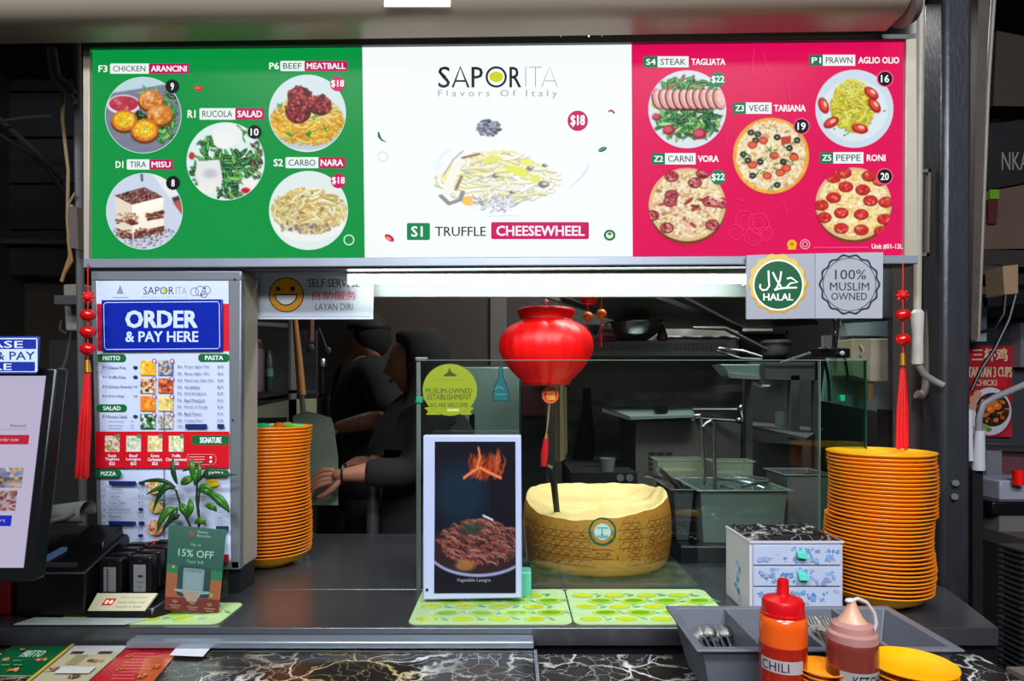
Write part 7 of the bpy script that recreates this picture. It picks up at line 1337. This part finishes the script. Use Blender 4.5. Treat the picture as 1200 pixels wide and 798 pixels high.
# next counter, bricks, tray stack
nc = thing('neighbour_counter', 'grey counter of the next stall on a stone block wall', 'counter', (P(1170, 0, 2.0).x, 2.0, 0)); cx0 = P(1133, 0, 2.2).x
MB().hexa([(cx0, 1.86, .96), (1.75, 1.86-.25, .96), (2.6, 2.5, .96), (cx0, 2.5, .96)], [(cx0, 1.86, 1.0), (1.75, 1.86-.25, 1.0), (2.6, 2.5, 1.0), (cx0, 2.5, 1.0)]).build('worktop', mat('grey_top', (78, 72, 72), .45, var=.2, vs=4), nc)
a0 = Vector((cx0, 1.88, 0)); a1 = Vector((1.75, 1.64, 0)); d = (a1-a0); L0 = d.length; d.normalize(); nrm = Vector((d.y, -d.x, 0))
MB().hexa([a0+Vector((0, .02, 0)), a1+Vector((0, .02, 0)), a1+Vector((0, .3, 0)), a0+Vector((0, .3, 0))], [a0+Vector((0, .02, .96)), a1+Vector((0, .02, .96)), a1+Vector((0, .3, .96)), a0+Vector((0, .3, .96))]).build('mortar_core', mat('mortar', (22, 20, 19), .9), nc)
bmat = [mat('stone_%d' % k, c_, .85, var=.25, vs=25, bump=.6, bs=60) for k, c_ in enumerate(((112, 106, 98), (98, 92, 86), (122, 114, 104)))]
z = .94; j = 0
while z > .3:
    h_ = .085; s_ = -.05+(j % 2)*.05
    while s_ < L0-.02:
        w__ = .085+R_(-.01, .012); e = .004; s0 = max(s_, 0)
        q0 = a0+d*(s0+e)+Vector((0, .0, z-h_+e)); q1 = a0+d*(min(s_+w__, L0)-e)+Vector((0, 0, z-h_+e)); bk = Vector((0, .03, 0)); pr_y = nrm*R_(0, .006)
        if (q1-q0).length > .02: b = MB(); up_ = Vector((0, 0, h_-2*e+R_(-.003, .003))); b.hexa([q0+pr_y, q1+pr_y, q1+bk, q0+bk], [q0+pr_y+up_, q1+pr_y+up_, q1+bk+up_, q0+bk+up_]); b.build('stone', random.choice(bmat), nc, bev=.006, bseg=2)
        s_ += w__
    z -= h_; j += 1
ts = thing('tray_stack_base', 'dark base under the tall stack of black trays', 'base', (P(1200, 0, 1.35).x, 1.35, 0)) if 0 else None
src = None; trx = 1.101
for k in range(44):
    if src is None:
        b = MB(); b.tray(-.085, .085, -.027, .027, 0, .018, .003, .006, .004); src = b.build('black_tray', mat('tray_black', (34, 34, 37), .45), None, smooth=False); tag(src, 'black plastic tray in the tall stack at the right edge', 'tray', 'black trays in the right stack'); o = src
    else: o = src.copy(); C.objects.link(o); OFF[o.name] = Vector()
    o.location = (trx+R_(-.001, .001), 1.31+R_(-.001, .001), .62+k*.0115); o['label'] = 'black plastic tray, %s from the top of the stack at the right edge' % nth(44-k)
t = thing('tray_stand', 'low dark stand carrying the stack of black trays', 'stand', (trx, 1.31, 0)); MB().box(trx-.085, trx+.085, 1.28, 1.34, 0, .62).build('box', black_mt, t)
t = thing('condiment_caddy', 'white caddy with a red-topped jar on the next counter', 'caddy', (P(1190, 0, 2.2).x, 2.2, 1.0)); MB().box(P(1172, 0, 2.1).x, P(1240, 0, 2.1).x, 2.1, 2.25, P(0, 590, 2.1).z, P(0, 563, 2.1).z).build('tub', mat('lilac_tub', (150, 150, 165), .4), t, bev=.006); MB().cyl(P(1194, 568, 2.08), P(1194, 551, 2.08), .018, n=16).build('jar', red_pl, t); MB().front([(1163, 588), (1250, 588), (1250, 604), (1163, 604)], 2.05, 2.28).build('black_tray', black_pl, t, bev=.006)
MB().box(P(1160, 0, 2.1).x, P(1240, 0, 2.1).x, 2.06, 2.26, 1.0, P(0, 604, 2.05).z).build('base', mat('grey_base', (104, 98, 96), .6), t); MB().front([(1156, 527), (1174, 527), (1174, 600), (1156, 600)], 2.3, 2.33).build('grey_stand', mat('mid_grey', (112, 114, 118), .5), t); MB().front([(1156, 520), (1290, 526), (1290, 530), (1156, 524)], 2.28, 2.33).build('rail', steel, t); MB().front([(1174, 529), (1290, 532), (1290, 560), (1174, 560)], 2.33, 2.35).build('pink_back', mat('dim_pink', (98, 60, 68), .5), t)

# ---------------------------------------------------------------- dark area at far left
dw = thing('back_boards', 'dark boarding and beams behind the left end of the sign', 'boards', P(50, 400, 3.2)); 
for k in range(5): MB().front([(-120, 55+k*54), (110, 55+k*54), (110, 106+k*54), (-120, 106+k*54)], 3.2, 3.22).build('board', mat('board_dark_%d' % (k % 2), ((24, 24, 25), (18, 18, 19))[k % 2], .7, var=.3, vs=5), dw)
MB().front([(-120, 325), (110, 325), (110, 760), (-120, 760)], 3.3, 3.32).build('brown_board', mat('brown_dim', (52, 42, 34), .7, var=.2, vs=4), dw)
MB().front([(-120, 278), (110, 281), (110, 286), (-120, 284)], 3.15, 3.18).build('ledge', mat('beam_grey', (50, 50, 52), .5), dw)
dm = mat('dim_cable', (62, 60, 58), .6)
MB().tube([P(-60, 100, 3.0), P(0, 140, 2.9), P(40, 176, 2.8), P(78, 215, 2.7)], .012, 8).build('diagonal_brace', dm, dw); MB().tube([P(-60, 130, 2.9), P(0, 158, 2.8), P(50, 190, 2.7), P(76, 228, 2.6)], .008, 8).build('diagonal_brace', mat('dim_brace', (50, 49, 47), .6), dw); MB().tube([P(0, 142, 2.8), P(30, 138, 2.8), P(60, 136, 2.8)], .007, 8).build('diagonal_brace', dm, dw)
t = thing('pipe_bundle', 'grey pipe and tangled cables down the left side of the sign', 'pipe', P(92, 320, 1.6)); MB().tube([P(90, 50, 1.6), P(92, 200, 1.6), P(94, 330, 1.6), P(97, 500, 1.6), (P(97, 0, 1.6).x, 1.6, ZC)], .009, 10).build('pipe', mat('pipe_dim', (84, 80, 80), .5), t)
for pts, r_, cc_ in (([(58, 56), (62, 90), (78, 108), (88, 120)], .007, (112, 106, 98)), ([(63, 56), (68, 88), (80, 100), (88, 108)], .006, (88, 82, 78)), ([(74, 106), (73, 140), (80, 200), (79, 256), (82, 300), (72, 330)], .004, (120, 96, 60)), ([(84, 240), (86, 262), (80, 280), (84, 306), (74, 322)], .004, (140, 92, 40)), ([(88, 226), (80, 240), (90, 262), (84, 290)], .003, (110, 100, 90))): MB().tube([P(x, y, 1.58) for x, y in pts], r_, 8).build('cable', mat('cable_%d_%d' % (cc_[0], cc_[2]), cc_, .6), t)
MB().front([(80, 242), (90, 242), (92, 292), (82, 290)], 1.55, 1.58).build('cable_tie', mat('tie_grey', (84, 74, 66), .6), t)
t = thing('junction_box', 'grey-beige junction box on the wall left of the tassel', 'box', P(85, 388, 1.7)); MB().front([(73, 333), (97, 332), (97, 388), (76, 388)], 1.66, 1.74).build('housing', mat('jbox', (118, 114, 106), .5), t, bev=.006, bseg=3); MB().box(P(95, 0, 1.7).x, P(99, 0, 1.6).x, 1.6, 1.70, P(0, 360, 1.66).z, P(0, 350, 1.66).z).build('bracket', steel_dk, t); MB().tube([P(72, 375, 1.66), P(70, 386, 1.66), P(78, 391, 1.66)], .003, 6).build('wire', steel_dk, t); MB().tube([P(84, 388, 1.7), P(78, 420, 1.7), P(66, 450, 1.7), P(60, 520, 1.7)], .004, 6).build('down_wire', mat('wire_dim', (60, 58, 56), .6), t)
t = thing('side_post', 'dark upright post behind the left kiosk', 'post', (P(92, 0, 2.1).x, 2.1, 0)); MB().box(P(68, 0, 2.1).x, P(106, 0, 2.1).x, 2.06, 2.12, 0, P(0, 400, 2.1).z).build('post', mat('post_dark', (28, 27, 27), .6), t)
